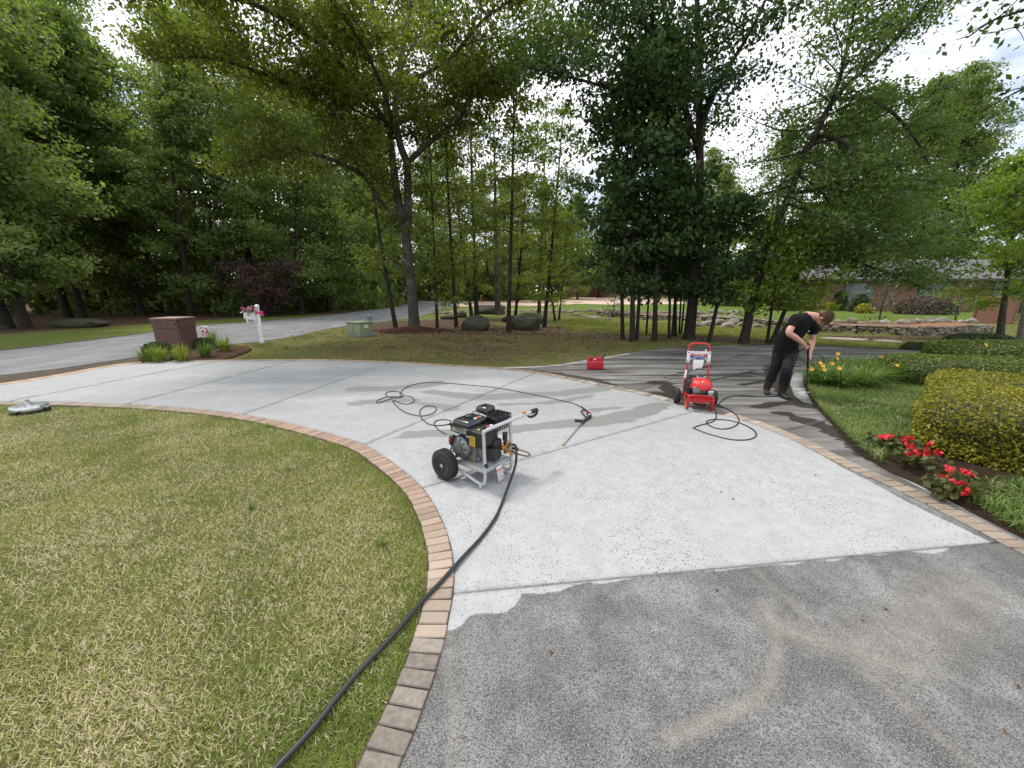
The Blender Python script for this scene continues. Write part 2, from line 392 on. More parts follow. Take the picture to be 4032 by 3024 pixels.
soil_mat('lawn_soil', (0.085, 0.085, 0.030), (0.15, 0.13, 0.058), (0.30, 0.25, 0.14), 0.8)
soil_mat('bedding_sand', (0.10, 0.085, 0.07), (0.15, 0.13, 0.105), (0.2, 0.17, 0.14))
def asphalt():
    N = NT('asphalt'); p = N.pos(); a = N.noise(p, 1.2, 5, 0.6); b = N.noise(p, 120, 3, 0.7); t = N.noise(N.mapped(p, (1.0, 0.25, 1), (0, 0, math.radians(25))), 1.6, 4)
    c = N.mix(N.step(a, 0.3, 0.7), (0.15, 0.153, 0.163), (0.215, 0.217, 0.222)); c = N.mix(N.math('MULTIPLY', N.step(t, 0.45, 0.7), 0.5), c, (0.31, 0.305, 0.30))
    c = N.mix(N.math('MULTIPLY', N.step(b, 0.5, 0.7), 0.35), c, (0.10, 0.10, 0.10))
    N.bsdf(c, 0.85, bump=N.bump(b, 0.006, 0.6), spec=0.3)
asphalt()
def farpave():
    N = NT('brick_paving'); p = N.pos()
    br = N.n('ShaderNodeTexBrick'); N.l(N.mapped(p, (1, 1, 1), (0, 0, 0.4)), br.inputs[0]); br.inputs['Scale'].default_value = 1.6
    br.inputs['Color1'].default_value = (0.52, 0.33, 0.25, 1); br.inputs['Color2'].default_value = (0.62, 0.45, 0.36, 1); br.inputs['Mortar'].default_value = (0.42, 0.33, 0.28, 1)
    c = N.mix(N.noise(p, 0.8, 5), br.outputs[0], (0.60, 0.45, 0.37)); N.bsdf(c, 0.9, spec=0.2)
farpave()

# ---------------------------------------------------------------- terrain sheet
def axis(segs):
    a = []
    for s, e, st in segs: a += list(np.arange(s, e, st))
    return np.array(a+[segs[-1][1]])
gx = axis([(-420, -60, 40), (-60, -14, 2), (-14, 24, 0.5), (24, 60, 2), (60, 460, 40)])
gy = axis([(-60, -6, 9), (-6, 12, 1), (12, 40, 0.5), (40, 80, 2), (80, 600, 40)])
X, Y = np.meshgrid(gx, gy); Z = terrain(X, Y)
nx, ny = len(gx), len(gy)
idx = np.arange(nx*ny).reshape(ny, nx)
F = np.stack([idx[:-1, :-1], idx[:-1, 1:], idx[1:, 1:], idx[1:, :-1]], -1).reshape(-1, 4)
# litter under the grove, beneath the wood across the road and along its edge; lush lawn by the neighbour's house
def blob(cx, cy, rx, ry, rot=0.0):
    c, s = math.cos(rot), math.sin(rot); a = (X-cx)*c+(Y-cy)*s; b = -(X-cx)*s+(Y-cy)*c
    return np.clip(1.35-np.hypot(a/rx, b/ry)*0.95, 0, 1)
litter = np.maximum.reduce([blob(0.5, 20.0, 7.5, 2.7, -0.12), blob(-4.5, 22, 4.5, 4.0), blob(8.6, 16.4, 6.5, 1.5, -0.12), blob(-5, 25.5, 6, 2.6, 0.5), blob(15, 16.6, 5.0, 0.8, -0.1)])
litter = np.maximum(litter, np.clip((-(X+21)*0.9+(Y-24)*0.25)/3.0, 0, 1)*(X < -18))
litter = np.maximum(litter, (Y > 34)*(X < -12)*1.0)
litter = np.maximum(litter, 0.55*np.clip(1.5-np.hypot((X+1.5)/7, (Y-13.5)/4), 0, 1))
lush = np.clip((Y-np.interp(X, WALLX, WALLY)-1.6)/0.8, 0, 1)*(X > 5)
lush = np.maximum(lush, np.clip(1.2-np.abs(X+19.5)/2.4, 0, 1)*(Y < 40)*0.8)
lush = np.maximum(lush, (Y > 44)*(X > -9)*0.9)
grd = link('ground', np_mesh('ground', np.stack([X, Y, Z], -1).reshape(-1, 3), F, {'litter': litter, 'lush': lush}, True), None, 'ground', kind='structure')

# ---------------------------------------------------------------- sheets with outline
def clip_half(poly, a, b, off):
    """keep the left side of a->b shifted by off to the left"""
    a = np.array(a, float); b = np.array(b, float); d = (b-a)/np.linalg.norm(b-a); nrm = np.array((-d[1], d[0])); out = []
    s = [float((np.array(p)-a)@nrm-off) for p in poly]
    for i in range(len(poly)):
        p, q, sp, sq = np.array(poly[i]), np.array(poly[(i+1) % len(poly)]), s[i], s[(i+1) % len(poly)]
        if sp >= 0: out.append(tuple(p))
        if (sp > 0) != (sq > 0) and abs(sp-sq) > 1e-12: out.append(tuple(p+(q-p)*sp/(sp-sq)))
    return out
def sheet(poly, step, z=0.03, zf=None, skirt=0.07, fields=None, seed=1, jit=0.3):
    """flat piece with inner points (so that stains can be stored on it) and side walls"""
    poly = [tuple(p) for p in resample(list(poly)+[poly[0]], step)[:-1]]
    P = np.array(poly); n = len(P)
    r = np.random.default_rng(seed)
    xs = np.arange(P[:, 0].min(), P[:, 0].max(), step); ys = np.arange(P[:, 1].min(), P[:, 1].max(), step)
    gx_, gy_ = np.meshgrid(xs, ys); gx_ = (gx_+r.uniform(-jit, jit, gx_.shape)*step).ravel(); gy_ = (gy_+r.uniform(-jit, jit, gy_.shape)*step).ravel()
    k = inpoly(gx_, gy_, P); gx_, gy_ = gx_[k], gy_[k]
    k = polydist(gx_, gy_, np.vstack([P, P[:1]])) > step*0.45; gx_, gy_ = gx_[k], gy_[k]
    pts = [Vector(p) for p in P]+[Vector((a, b)) for a, b in zip(gx_, gy_)]
    res = geometry.delaunay_2d_cdt(pts, [(i, (i+1) % n) for i in range(n)], [], 1, 1e-6)
    V = np.array([tuple(p) for p in res[0]]); T = np.array([t for t in res[2]], int)
    zz = zf(V[:, 0], V[:, 1]) if zf else np.full(len(V), z)
    a2 = (V[T[:, 1], 0]-V[T[:, 0], 0])*(V[T[:, 2], 1]-V[T[:, 0], 1])-(V[T[:, 2], 0]-V[T[:, 0], 0])*(V[T[:, 1], 1]-V[T[:, 0], 1])
    T[a2 < 0] = T[a2 < 0][:, ::-1]
    V3 = np.c_[V, zz]; Fs = [T]
    if skirt:
        e = np.vstack([T[:, [0, 1]], T[:, [1, 2]], T[:, [2, 0]]]); key = np.sort(e, 1); _, inv, cnt = np.unique(key, axis=0, return_inverse=True, return_counts=True)
        be = e[cnt[inv.ravel()] == 1]; o = len(V3); low = V3.copy(); low[:, 2] -= skirt; V3 = np.vstack([V3, low])
        Fs += [np.stack([be[:, 1], be[:, 0], be[:, 0]+o], 1), np.stack([be[:, 1], be[:, 0]+o, be[:, 1]+o], 1)]
    A = {k_: fn(V3[:, 0], V3[:, 1]) for k_, fn in (fields or {}).items()}
    return np_mesh('sheet', V3, np.vstack(Fs), A)

# ---------------------------------------------------------------- driveway curves (sight lines onto the ground)
LEFT = smooth(g2([(850, 1720), (870, 1659), (905, 1575), (950, 1440), (972, 1340), (982, 1270), (978, 1200), (960, 1140), (935, 1090), (905, 1050), (850, 1005), (790, 966), (720, 943), (640, 922), (560, 905), (480, 893), (400, 885), (300, 878), (200, 874), (130, 872), (0, 871), (-90, 870)], SC), 6)
LEFT = [np.array((LEFT[0][0]-0.12, 0.1)), np.array((LEFT[0][0]-0.05, 0.6))]+LEFT
MID = smooth(g2([(2175, 1190), (2130, 1165), (2050, 1122), (1930, 1062), (1820, 1012), (1700, 950), (1600, 911), (1480, 880), (1360, 850), (1250, 827), (1150, 808), (1050, 797)], SC), 6)
MID = [np.array((3.83, 0.1)), np.array((3.80, 1.2))]+MID
TOP = smooth(g2([(1050, 797), (950, 792), (850, 786), (700, 781), (560, 781), (400, 783), (310, 786)], SC), 6)
ROADSIDE = smooth(g2([(310, 786), (250, 793), (150, 812), (0, 836)], SC), 6)
x0, y0 = ROADSIDE[-1]; ROADSIDE.append(np.array((x0-0.35, y0-1.3)))
main_poly = [tuple(p) for p in LEFT]+[tuple(p) for p in ROADSIDE[::-1]]+[tuple(p) for p in TOP[::-1]][1:]+[tuple(p) for p in MID[::-1]][1:]
FAR = smooth(g2([(1040, 796), (1100, 795), (1200, 790), (1300, 774), (1400, 758), (1500, 750), (1600, 747), (1700, 747), (1800, 750), (1900, 755), (2080, 765)], SC), 6)
x0, y0 = FAR[-1]; FAR += [np.array((x0+2.6, y0-2.4)), np.array((x0+5.5, y0-6))]
BED = smooth(g2([(2260, 1196), (2212, 1172), (2090, 1110), (2000, 1060), (1920, 1025), (1860, 985), (1800, 925), (1760, 880), (1742, 850), (1737, 815), (1770, 783), (1900, 778)], SC), 6)
x0, y0 = BED[-1]; BED += [np.array((x0+2.2, y0-0.9)), np.array((x0+4.5, y0-3.2)), np.array((x0+6.5, y0-7))]
def offs(pl, d):
    P = np.array(pl, float); t = np.gradient(P, axis=0); t /= np.linalg.norm(t, axis=1)[:, None]; return P+np.c_[-t[:, 1], t[:, 0]]*d
PW = 0.185                                       # width of the paver bands
MID_OUT = offs(MID, -PW)                         # MID runs away from the camera: the loop lies to its right
loop_poly = [tuple(p) for p in MID_OUT[3:]]+[tuple(p) for p in FAR[2:]]+[(24, 0), (24, -1)]+[tuple(p) for p in BED[::-1]]
loop_poly = [tuple(p) for p in MID_OUT[4:]]+[tuple(p) for p in FAR[3:]]+[tuple(p) for p in BED[::-1]]

# stains
SCAL = [(1770, 2510)]+[(1000+.633*a, 2200+.633*b) for a, b in [(1215, 472), (1290, 445), (1350, 372), (1420, 368), (1560, 365), (1635, 310), (1665, 240), (1800, 243), (1900, 228), (2000, 186), (2100, 170), (2180, 180)]]+\
       [(2300+.783*a, 2100+.783*b) for a, b in [(40, 272), (110, 272), (250, 243), (420, 216), (700, 206), (850, 186), (950, 177), (1060, 178), (1130, 152), (1250, 160), (1335, 132), (1500, 127), (1600, 107), (1760, 120), (1828, 98), (1835, 74), (2060, 52)]]
SCAL = np.array([G(a, b) for a, b in SCAL])
def clean_front(x, y):
    o = np.argsort(SCAL[:, 0]); d = y-np.interp(x, SCAL[o, 0], SCAL[o, 1]); return np.clip(d*0.8, -0.3, 0.3)
def crop(pts, o, s): return [G(o[0]+a*s, o[1]+b*s) for a, b in pts]
SAND1 = crop([(430, 1060), (600, 985), (720, 930), (880, 850), (930, 760), (965, 600), (955, 480), (900, 370)], (2300, 2100), .783)
SAND2 = crop([(960, 490), (1100, 540), (1300, 600), (1450, 650), (1650, 700)], (2300, 2100), .783)
SAND3 = crop([(1450, 620), (1800, 420), (1840, 330), (1960, 300)], (2300, 2100), .783)
TRACK1 = crop([(850, 200), (1200, 520), (1560, 850), (1920, 1180)], (2300, 2100), .783)
TRACK2 = crop([(1230, 480), (1200, 700), (1240, 1000), (1230, 1300)], (1000, 2200), .633)
def sand_front(x, y):
    w1 = np.clip(1-polydist(x, y, SAND1)/0.05, 0, 1)*0.55
    w2 = np.clip(1-polydist(x, y, SAND2)/0.13, 0, 1)*0.42; w3 = np.clip(1-polydist(x, y, SAND3)/0.30, 0, 1)*0.28
    t = np.clip(1-polydist(x, y, TRACK1)/0.04, 0, 1)*0.35; t2 = np.clip(1-polydist(x, y, TRACK2)/0.04, 0, 1)*0.32
    return np.maximum.reduce([w1, w2, w3, t, t2])
c7 = lambda pts: crop(pts, (1400, 1400), .9042)
WETM = [(c7([(230, 352), (450, 345), (760, 318), (960, 302), (1150, 270), (1330, 222)]), 0.17), (c7([(330, 165), (560, 190), (900, 172), (1080, 150)]), 0.20),
        (c7([(0, 152), (160, 150), (350, 125)]), 0.22), (c7([(640, 222), (900, 205), (1030, 178)]), 0.07), (c7([(0, 215), (200, 200), (420, 235)]), 0.16), (c7([(1040, 245), (1150, 235)]), 0.08), (c7([(980, 310), (1180, 290), (1300, 255)]), 0.10)]
def wet_main(x, y): return np.maximum.reduce([np.clip((r-polydist(x, y, pl)), -0.4, 0.3) for pl, r in WETM])
def clean_main(x, y):
    d = polydist(x, y, MID); strip = (y < 4.2); return np.where(strip, np.clip(d-0.15*np.clip((y-2.2)/1.0, 0, 1)*np.clip((4.2-y)/1.2, 0, 1)*1.0, -0.3, 0.3), 0.3)
c2 = lambda pts: crop(pts, (2580, 1300), .2772); c3 = lambda pts: crop(pts, (2920, 1180), .2652)
CLEANL = [(c2([(900, 1225), (1080, 1290), (1300, 1400), (1515, 1500)]), 0.09), ([G(3400, 1790), G(3560, 1890), G(3800, 2010)], 0.05), (c3([(900, 1120), (850, 1280), (930, 1450), (1040, 1540)]), 0.16), ([tuple(p) for p in FAR[:22]], 0.16)]
def clean_loop(x, y): return np.maximum.reduce([np.clip(r-polydist(x, y, pl), -0.3, 0.3) for pl, r in CLEANL])
WETL = [(c2([(0, 770), (110, 760), (200, 860), (300, 930), (420, 1010)]), 0.17), (c2([(0, 920), (150, 930), (350, 1020)]), 0.12), (c3([(480, 1000), (520, 1250), (700, 1420), (820, 1500), (1000, 1600)]), 0.22), (c3([(0, 1290), (300, 1230)]), 0.05),
        (c3([(250, 1620), (500, 1560), (800, 1560)]), 0.10), ([G(1900, 1462), G(2060, 1462), G(2200, 1478), G(2330, 1500), G(2420, 1530)], 0.18), (c2([(130, 690), (330, 640), (560, 560), (900, 500)]), 0.05), (c2([(1300, 620), (1515, 640)]), 0.10),
        ([G(3100, 1640), G(3250, 1690), G(3380, 1760), G(3480, 1830)], 0.16)]
def wet_loop(x, y): return np.maximum.reduce([np.clip(r-polydist(x, y, pl), -0.4, 0.3) for pl, r in WETL])
dark = [p for p in main_poly]
link('joint_bed', sheet(dark, 0.5, 0.006, skirt=0), None, 'joint_fill', kind='structure'); link('joint_bed', sheet(loop_poly, 0.5, 0.007, skirt=0), None, 'joint_fill', kind='structure')
const = lambda c: (lambda x, y: np.full(len(x), float(c)))
drive = thing('driveway', 'pale concrete driveway slabs with dark joints sweeping to the road', 'driveway'); drive['kind'] = 'structure'
JO = [g2([a, b], SC) for a, b in [((985, 1290), (2170, 1177)), ((905, 1062), (1480, 898)), ((790, 965), (1130, 820)), ((525, 900), (830, 790)), ((255, 882), (620, 785)), ((28, 870), (384, 800))]]
rest = main_poly; gap = 0.008
steps = [0.032, 0.05, 0.07, 0.09, 0.14, 0.16, 0.2]
for i in range(len(JO)+1):
    if i < len(JO):
        a, b = JO[i]; piece = clip_half(rest, b, a, gap); rest = clip_half(rest, a, b, gap)
    else: piece = rest
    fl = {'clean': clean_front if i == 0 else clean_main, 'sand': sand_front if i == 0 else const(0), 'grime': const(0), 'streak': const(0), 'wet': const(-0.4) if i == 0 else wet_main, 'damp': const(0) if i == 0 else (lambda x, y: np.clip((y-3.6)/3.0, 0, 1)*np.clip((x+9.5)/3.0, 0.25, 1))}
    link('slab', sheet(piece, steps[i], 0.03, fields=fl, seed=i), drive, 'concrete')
loop = thing('loop_driveway', 'dark wet uncleaned concrete slabs of the drive looping behind the lily bed', 'driveway'); loop['kind'] = 'structure'
JB = [[G(2485, 1554), G(2760, 1455)], [G(3046, 1716), G(3262, 1662)]]
rest = loop_poly
for i in (1, 0, None):
    if i is not None:
        a, b = JB[i]; piece = clip_half(rest, b, a, gap); rest = clip_half(rest, a, b, gap)
    else: piece = rest
    fl = {'clean': clean_loop, 'sand': const(0), 'grime': const(1), 'streak': lambda x, y: np.clip((y-5.5)/3, 0, 1)*np.clip((16-x)/5, 0.25, 1), 'wet': wet_loop}
    link('slab', sheet(piece, 0.09 if i != 1 else 0.06, 0.028, fields=fl, seed=20), loop, 'concrete')

# ---------------------------------------------------------------- paver bands, one object for each paver
bmv = MB().box((0, 0, 0), (1, 1, 1)).mesh('paver', 0)
def paver_mesh(l, wd):
    return MB().box((0, 0, 0), (l, wd, 0.06), bev=0.005, seg=1).mesh('paver', 30)
def band(pl, side, name, label, lp, wd, colf, seed, z=0.036):
    th = thing(name, label, 'edging'); th['kind'] = 'structure'
    rnd = random.Random(seed); c = offs(pl, side*(wd/2+0.004)); R = resample(c, lp); me = [paver_mesh(lp-0.007, wd-0.004), paver_mesh(lp-0.008, wd-0.012), paver_mesh(lp-0.006, wd)]
    for m in me: m.materials.append(MATS['paver'])
    for p, q in zip(R[:-1], R[1:]):
        mid = (p+q)/2; o = bpy.data.objects.new('paver', me[rnd.randrange(3)]); COL.objects.link(o); o.parent = th
        o.location = (mid[0], mid[1], z-0.03+rnd.uniform(-0.0025, 0.0025)); o.rotation_euler = (rnd.uniform(-.012, .012), rnd.uniform(-.012, .012), math.atan2(q[1]-p[1], q[0]-p[0])+rnd.uniform(-.02, .02))
        o.scale = (float(np.linalg.norm(q-p))/lp, 1, 1); o.color = (*colf(mid, rnd), 1)
    i_, o_ = offs(pl, side*0.0), offs(pl, side*(wd+0.008))
    st = np.vstack([i_, o_[::-1]]); n = len(i_)
    V = np.c_[np.vstack([i_, o_]), np.full(2*n, z-0.010)]; Fq = np.array([(k, k+1, n+k+1, n+k) for k in range(n-1)])
    link('mortar_bed', np_mesh('mortar_bed', V, Fq), th, 'bedding_sand')
    return th
def lerp3(a, b, t): return tuple(x+(y-x)*t for x, y in zip(a, b))
def col_left(p, r):
    y = p[1]; dirty = (0.19, 0.165, 0.14); cream = (0.40, 0.315, 0.245); terra = (0.33, 0.215, 0.155); tan = (0.27, 0.225, 0.17)
    if p[0] < -3.5: c = lerp3((0.29, 0.195, 0.13), tan, min(1, (-p[0]-3.5)/2.5))
    elif y < 1.72: c = dirty
    elif y < 2.6: c = lerp3(cream, (0.36, 0.27, 0.205), (y-1.72)/0.9)
    else: c = lerp3((0.36, 0.27, 0.205), terra, min(1, (y-2.6)/0.9))
    k = r.uniform(0.85, 1.12); return tuple(x*k for x in c)
def col_mid(p, r):
    y = p[1]; c = (0.255, 0.20, 0.155)
    if 6.5 < y < 8.2: c = lerp3((0.16, 0.12, 0.095), (0.42, 0.37, 0.315), 1.0 if r.random() < 0.45 else 0.25)
    elif 5.8 < y <= 6.5: c = (0.19, 0.14, 0.105)
    elif 4.8 < y <= 5.8: c = (0.34, 0.28, 0.225)
    elif y >= 8.2: c = (0.25, 0.175, 0.12)
    elif 3.9 < y <= 4.8: c = (0.30, 0.235, 0.175)
    k = r.uniform(0.82, 1.12); return tuple(x*k for x in c)
band(LEFT, 1, 'lawn_paver_edging', 'curved band of terracotta pavers between the near lawn and the driveway', 0.092, 0.175, col_left, 3)
band(MID, -1, 'drive_paver_edging', 'band of tan pavers dividing the clean driveway from the dark loop', 0.105, PW, col_mid, 4)
band(TOP, -1, 'island_paver_edging', 'thin orange paver band along the tree island', 0.11, 0.17, lambda p, r: tuple(x*k for k in [r.uniform(.85, 1.1)] for x in (0.36, 0.235, 0.15)), 5)
band(ROADSIDE, -1, 'road_paver_edging', 'orange pavers where the driveway meets the road verge', 0.11, 0.28, lambda p, r: tuple(x*k for k in [r.uniform(.85, 1.1)] for x in (0.48, 0.32, 0.21)), 6)

# ---------------------------------------------------------------- road and far surfaces
def tz(off): return lambda x, y: terrain(x, y)+off
RN = [GT(u, v)[:2] for u, v in [(-700, 1560), (-300, 1520), (0, 1478), (240, 1452), (420, 1424), (600, 1398), (780, 1378), (927, 1355), (1120, 1333), (1300, 1294), (1450, 1274), (1582, 1256), (1650, 1248), (1740, 1216), (1835, 1201)]]
RF = [GT(u, v)[:2] for u, v in [(-700, 1440), (-300, 1412), (0, 1383), (365, 1340), (600, 1310), (786, 1284), (1120, 1258), (1300, 1241), (1450, 1222), (1560, 1206), (1640, 1190), (1700, 1172)]]
road_poly = [tuple(p) for p in RN]+[tuple(GT(1850, 1170)[:2])]+[tuple(p) for p in RF[::-1]]
link('road', sheet([tuple(p) for p in smooth(RN, 3)]+[tuple(GT(1860, 1172)[:2])]+[tuple(p) for p in smooth(RF, 3)[::-1]], 1.0, zf=tz(0.012), skirt=0), None, 'asphalt', kind='structure')
verge = [tuple(p) for p in smooth(RN[:8], 4)]+[tuple(p) for p in ROADSIDE[::1][:1]]
RP = [tuple(p) for p in offs(ROADSIDE, -0.28)]
link('road_verge', sheet([tuple(p) for p in smooth(RN[:6], 4)]+RP, 0.4, 0.008, skirt=0), None, 'verge_dirt', kind='structure')
vf = [np.array(p) for p in smooth(RF[:8], 3)]
link('verge_soil', sheet([tuple(p) for p in vf]+[tuple(p) for p in offs(vf, 0.35)[::-1]], 0.6, zf=tz(0.018), skirt=0), None, 'verge_dirt', kind='structure')
np_poly = [GT(u, v)[:2] for u, v in [(1790, 1208), (2000, 1204), (2200, 1200), (2400, 1200), (2700, 1198), (2700, 1178), (2420, 1163), (2300, 1163), (2200, 1172), (2080, 1182), (1900, 1186), (1800, 1186)]]
link('neighbour_driveway', sheet([tuple(p) for p in np_poly], 3.0, zf=tz(0.02), skirt=0), None, 'brick_paving', kind='structure')
# mulch by the pillar, ring round the big tree, pine straw terrace, dark strip along the loop
pb = smooth([G(u, v) for u, v in [(560, 1432), (780, 1432), (870, 1424), (985, 1384), (975, 1370), (900, 1362), (800, 1364), (640, 1390), (560, 1408)]], 4, True)
link('pillar_mulch', sheet([tuple(p) for p in pb], 0.25, zf=lambda x, y: 0.015+0.05*np.clip(1-np.hypot(x+9.6, y-12.4)/2.5, 0, 1), skirt=0.03), None, 'mulch', kind='structure')
TREEX, TREEY = G(1632, 1298)
mr = [(TREEX+0.1+2.1*math.cos(a), TREEY-0.55+1.5*math.sin(a)) for a in np.linspace(0, 2*math.pi, 40)[:-1]]
link('tree_mulch', sheet(mr, 0.2, zf=lambda x, y: 0.01+0.26*np.clip(1-np.hypot((x-TREEX-.1)/2.1, (y-TREEY+.55)/1.5), 0, 1)**1.2, skirt=0.02, jit=.45), None, 'red_mulch', kind='structure')
wx = np.linspace(7.3, 23, 50); wy = np.interp(wx, WALLX, WALLY)
terr = [(a, b+0.14) for a, b in zip(wx, wy)]+[(a, b+2.1) for a, b in zip(wx[::-1], wy[::-1])]
link('pine_straw_terrace', sheet(terr, 0.35, zf=lambda x, y: np.maximum(terrain(x, y)+0.02, 0.36+0.0*x), skirt=0.3), None, 'pine_straw', kind='structure')
fe = [np.array(p) for p in FAR[38:62]]
link('loop_mulch_strip', sheet([tuple(p) for p in fe]+[tuple(p) for p in offs(fe, 0.38)[::-1]], 0.25, 0.016, skirt=0), None, 'dark_mulch', kind='structure')
bed_poly = [tuple(p) for p in BED]+[(22, 0), (6, 0.5)]
link('bed_soil', sheet(bed_poly, 0.35, zf=lambda x, y: 0.034+0.05*np.clip(polydist(x, y, BED)/0.6, 0, 1), skirt=0.04), None, 'dark_mulch', kind='structure')
# ---------------------------------------------------------------- vegetation materials
def leaf_mat(name, dark, light, trans=0.38, tboost=(1.35, 1.5, 0.55), rough=0.5):
    N = NT(name); t = N.attr('tint'); r = N.n('ShaderNodeObjectInfo').outputs['Random']
    f = N.math('MULTIPLY_ADD', N.step(N.noise(N.pos(), 0.5, 3), 0.3, 0.7), 0.45, N.math('MULTIPLY_ADD', t, 0.75, N.math('MULTIPLY_ADD', r, 0.2, -0.22)))
    c = N.mix(f, dark, light)
    tc_ = N.mix(f, tuple(a*b for a, b in zip(dark, tboost)), tuple(a*b for a, b in zip(light, tboost)))
    N.bsdf(c, rough, trans=trans, tcol=tc_, spec=0.35)
leaf_mat('leaf_oak', (0.055, 0.085, 0.017), (0.215, 0.245, 0.046), 0.5)
leaf_mat('leaf_maple', (0.022, 0.048, 0.018), (0.085, 0.135, 0.040), 0.34)
leaf_mat('leaf_grove', (0.055, 0.088, 0.018), (0.235, 0.265, 0.05), 0.5)
leaf_mat('leaf_elm', (0.040, 0.078, 0.028), (0.165, 0.22, 0.066), 0.46)
leaf_mat('leaf_wood', (0.074, 0.122, 0.038), (0.28, 0.325, 0.115), 0.5)
leaf_mat('leaf_bright', (0.09, 0.15, 0.022), (0.24, 0.31, 0.05), 0.45)
leaf_mat('leaf_purple', (0.060, 0.032, 0.036), (0.17, 0.105, 0.10), 0.3, (1.3, 1.0, 1.0))
leaf_mat('leaf_magnolia', (0.05, 0.08, 0.035), (0.16, 0.20, 0.11), 0.2, rough=0.3)
leaf_mat('leaf_gold', (0.14, 0.15, 0.012), (0.46, 0.40, 0.03), 0.28, (1.2, 1.2, .6))
leaf_mat('leaf_hedge', (0.07, 0.11, 0.018), (0.20, 0.24, 0.04), 0.25)
leaf_mat('leaf_box', (0.025, 0.050, 0.014), (0.065, 0.105, 0.026), 0.2)
leaf_mat('leaf_lily', (0.075, 0.135, 0.026), (0.20, 0.28, 0.075), 0.3)
leaf_mat('leaf_lime', (0.14, 0.18, 0.02), (0.34, 0.38, 0.07), 0.3)
leaf_mat('leaf_begonia', (0.05, 0.075, 0.02), (0.11, 0.11, 0.03), 0.25)
def grass_mat(name, green1, green2, straw, s0):
    N = NT(name); t = N.attr('tint'); p = N.pos()
    g = N.mix(N.step(N.noise(p, 1.1, 4), 0.35, 0.7), green1, green2)
    dry = N.step(N.math('ADD', t, N.math('MULTIPLY_ADD', N.noise(p, 1.3, 5, 0.65), 1.7, -0.85)), s0, s0+0.12)
    c = N.mix(dry, g, straw); N.bsdf(c, 0.6, trans=0.25, tcol=c, spec=0.25)
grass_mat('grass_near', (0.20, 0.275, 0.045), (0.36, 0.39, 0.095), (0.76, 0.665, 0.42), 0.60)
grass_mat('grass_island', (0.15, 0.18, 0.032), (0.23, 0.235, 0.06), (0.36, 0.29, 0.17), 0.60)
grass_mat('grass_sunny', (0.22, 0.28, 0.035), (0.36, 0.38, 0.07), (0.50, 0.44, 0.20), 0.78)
grass_mat('liriope', (0.12, 0.19, 0.036), (0.23, 0.29, 0.085), (0.42, 0.42, 0.22), 0.86)
def bark_mat(name, a, b, c):
    N = NT(name); p = N.obj(); q = N.mapped(p, (1, 1, 0.16))
    n = N.noise(q, 14, 6, 0.7, 0.8); v = N.vor(q, 22, 'DISTANCE_TO_EDGE'); m = N.noise(p, 1.4, 4)
    k = N.mix(n, a, b); k = N.mix(N.math('MULTIPLY', N.step(m, 0.52, 0.66), 0.7), k, c)
    h = N.math('ADD', N.math('MULTIPLY', N.step(v, 0.0, 0.18), 0.6), n)
    N.bsdf(k, 0.9, bump=N.bump(h, 0.06, 1.0), spec=0.2)
bark_mat('bark_grey', (0.045, 0.038, 0.031), (0.16, 0.145, 0.125), (0.22, 0.21, 0.19))
bark_mat('bark_dark', (0.028, 0.022, 0.018), (0.075, 0.062, 0.05), (0.10, 0.09, 0.075))
bark_mat('bark_pale', (0.15, 0.14, 0.12), (0.30, 0.28, 0.25), (0.36, 0.35, 0.32))

# ---------------------------------------------------------------- leaf cloud and tree builders
def nrm(a): return a/np.maximum(np.linalg.norm(a, axis=1, keepdims=True), 1e-9)
def leaf_cloud(P, rng, Ln, Wd, up=0.6, droop=0.2, out=None):
    n = len(P); s = rng.uniform(0.5, 1.4, n)[:, None]
    N_ = nrm(rng.normal(size=(n, 3))*0.62+np.array((0, 0, up))+(0 if out is None else out))
    A = rng.normal(size=(n, 3)); A -= N_*np.sum(A*N_, 1)[:, None]; A = nrm(A); A[:, 2] -= droop; A = nrm(A); B = np.cross(N_, A)
    l = Ln*s; w_ = Wd*s*0.5
    v0 = P-A*l*0.5; v1 = P+B*w_-N_*w_*0.35; v2 = P+A*l*0.5-np.array((0, 0, 1))*l*0.12; v3 = P-B*w_-N_*w_*0.35
    V = np.stack([v0, v1, v2, v3], 1).reshape(-1, 3); F_ = np.arange(4*n).reshape(n, 4)
    t = np.repeat(rng.random(n), 4)
    return V, F_, t
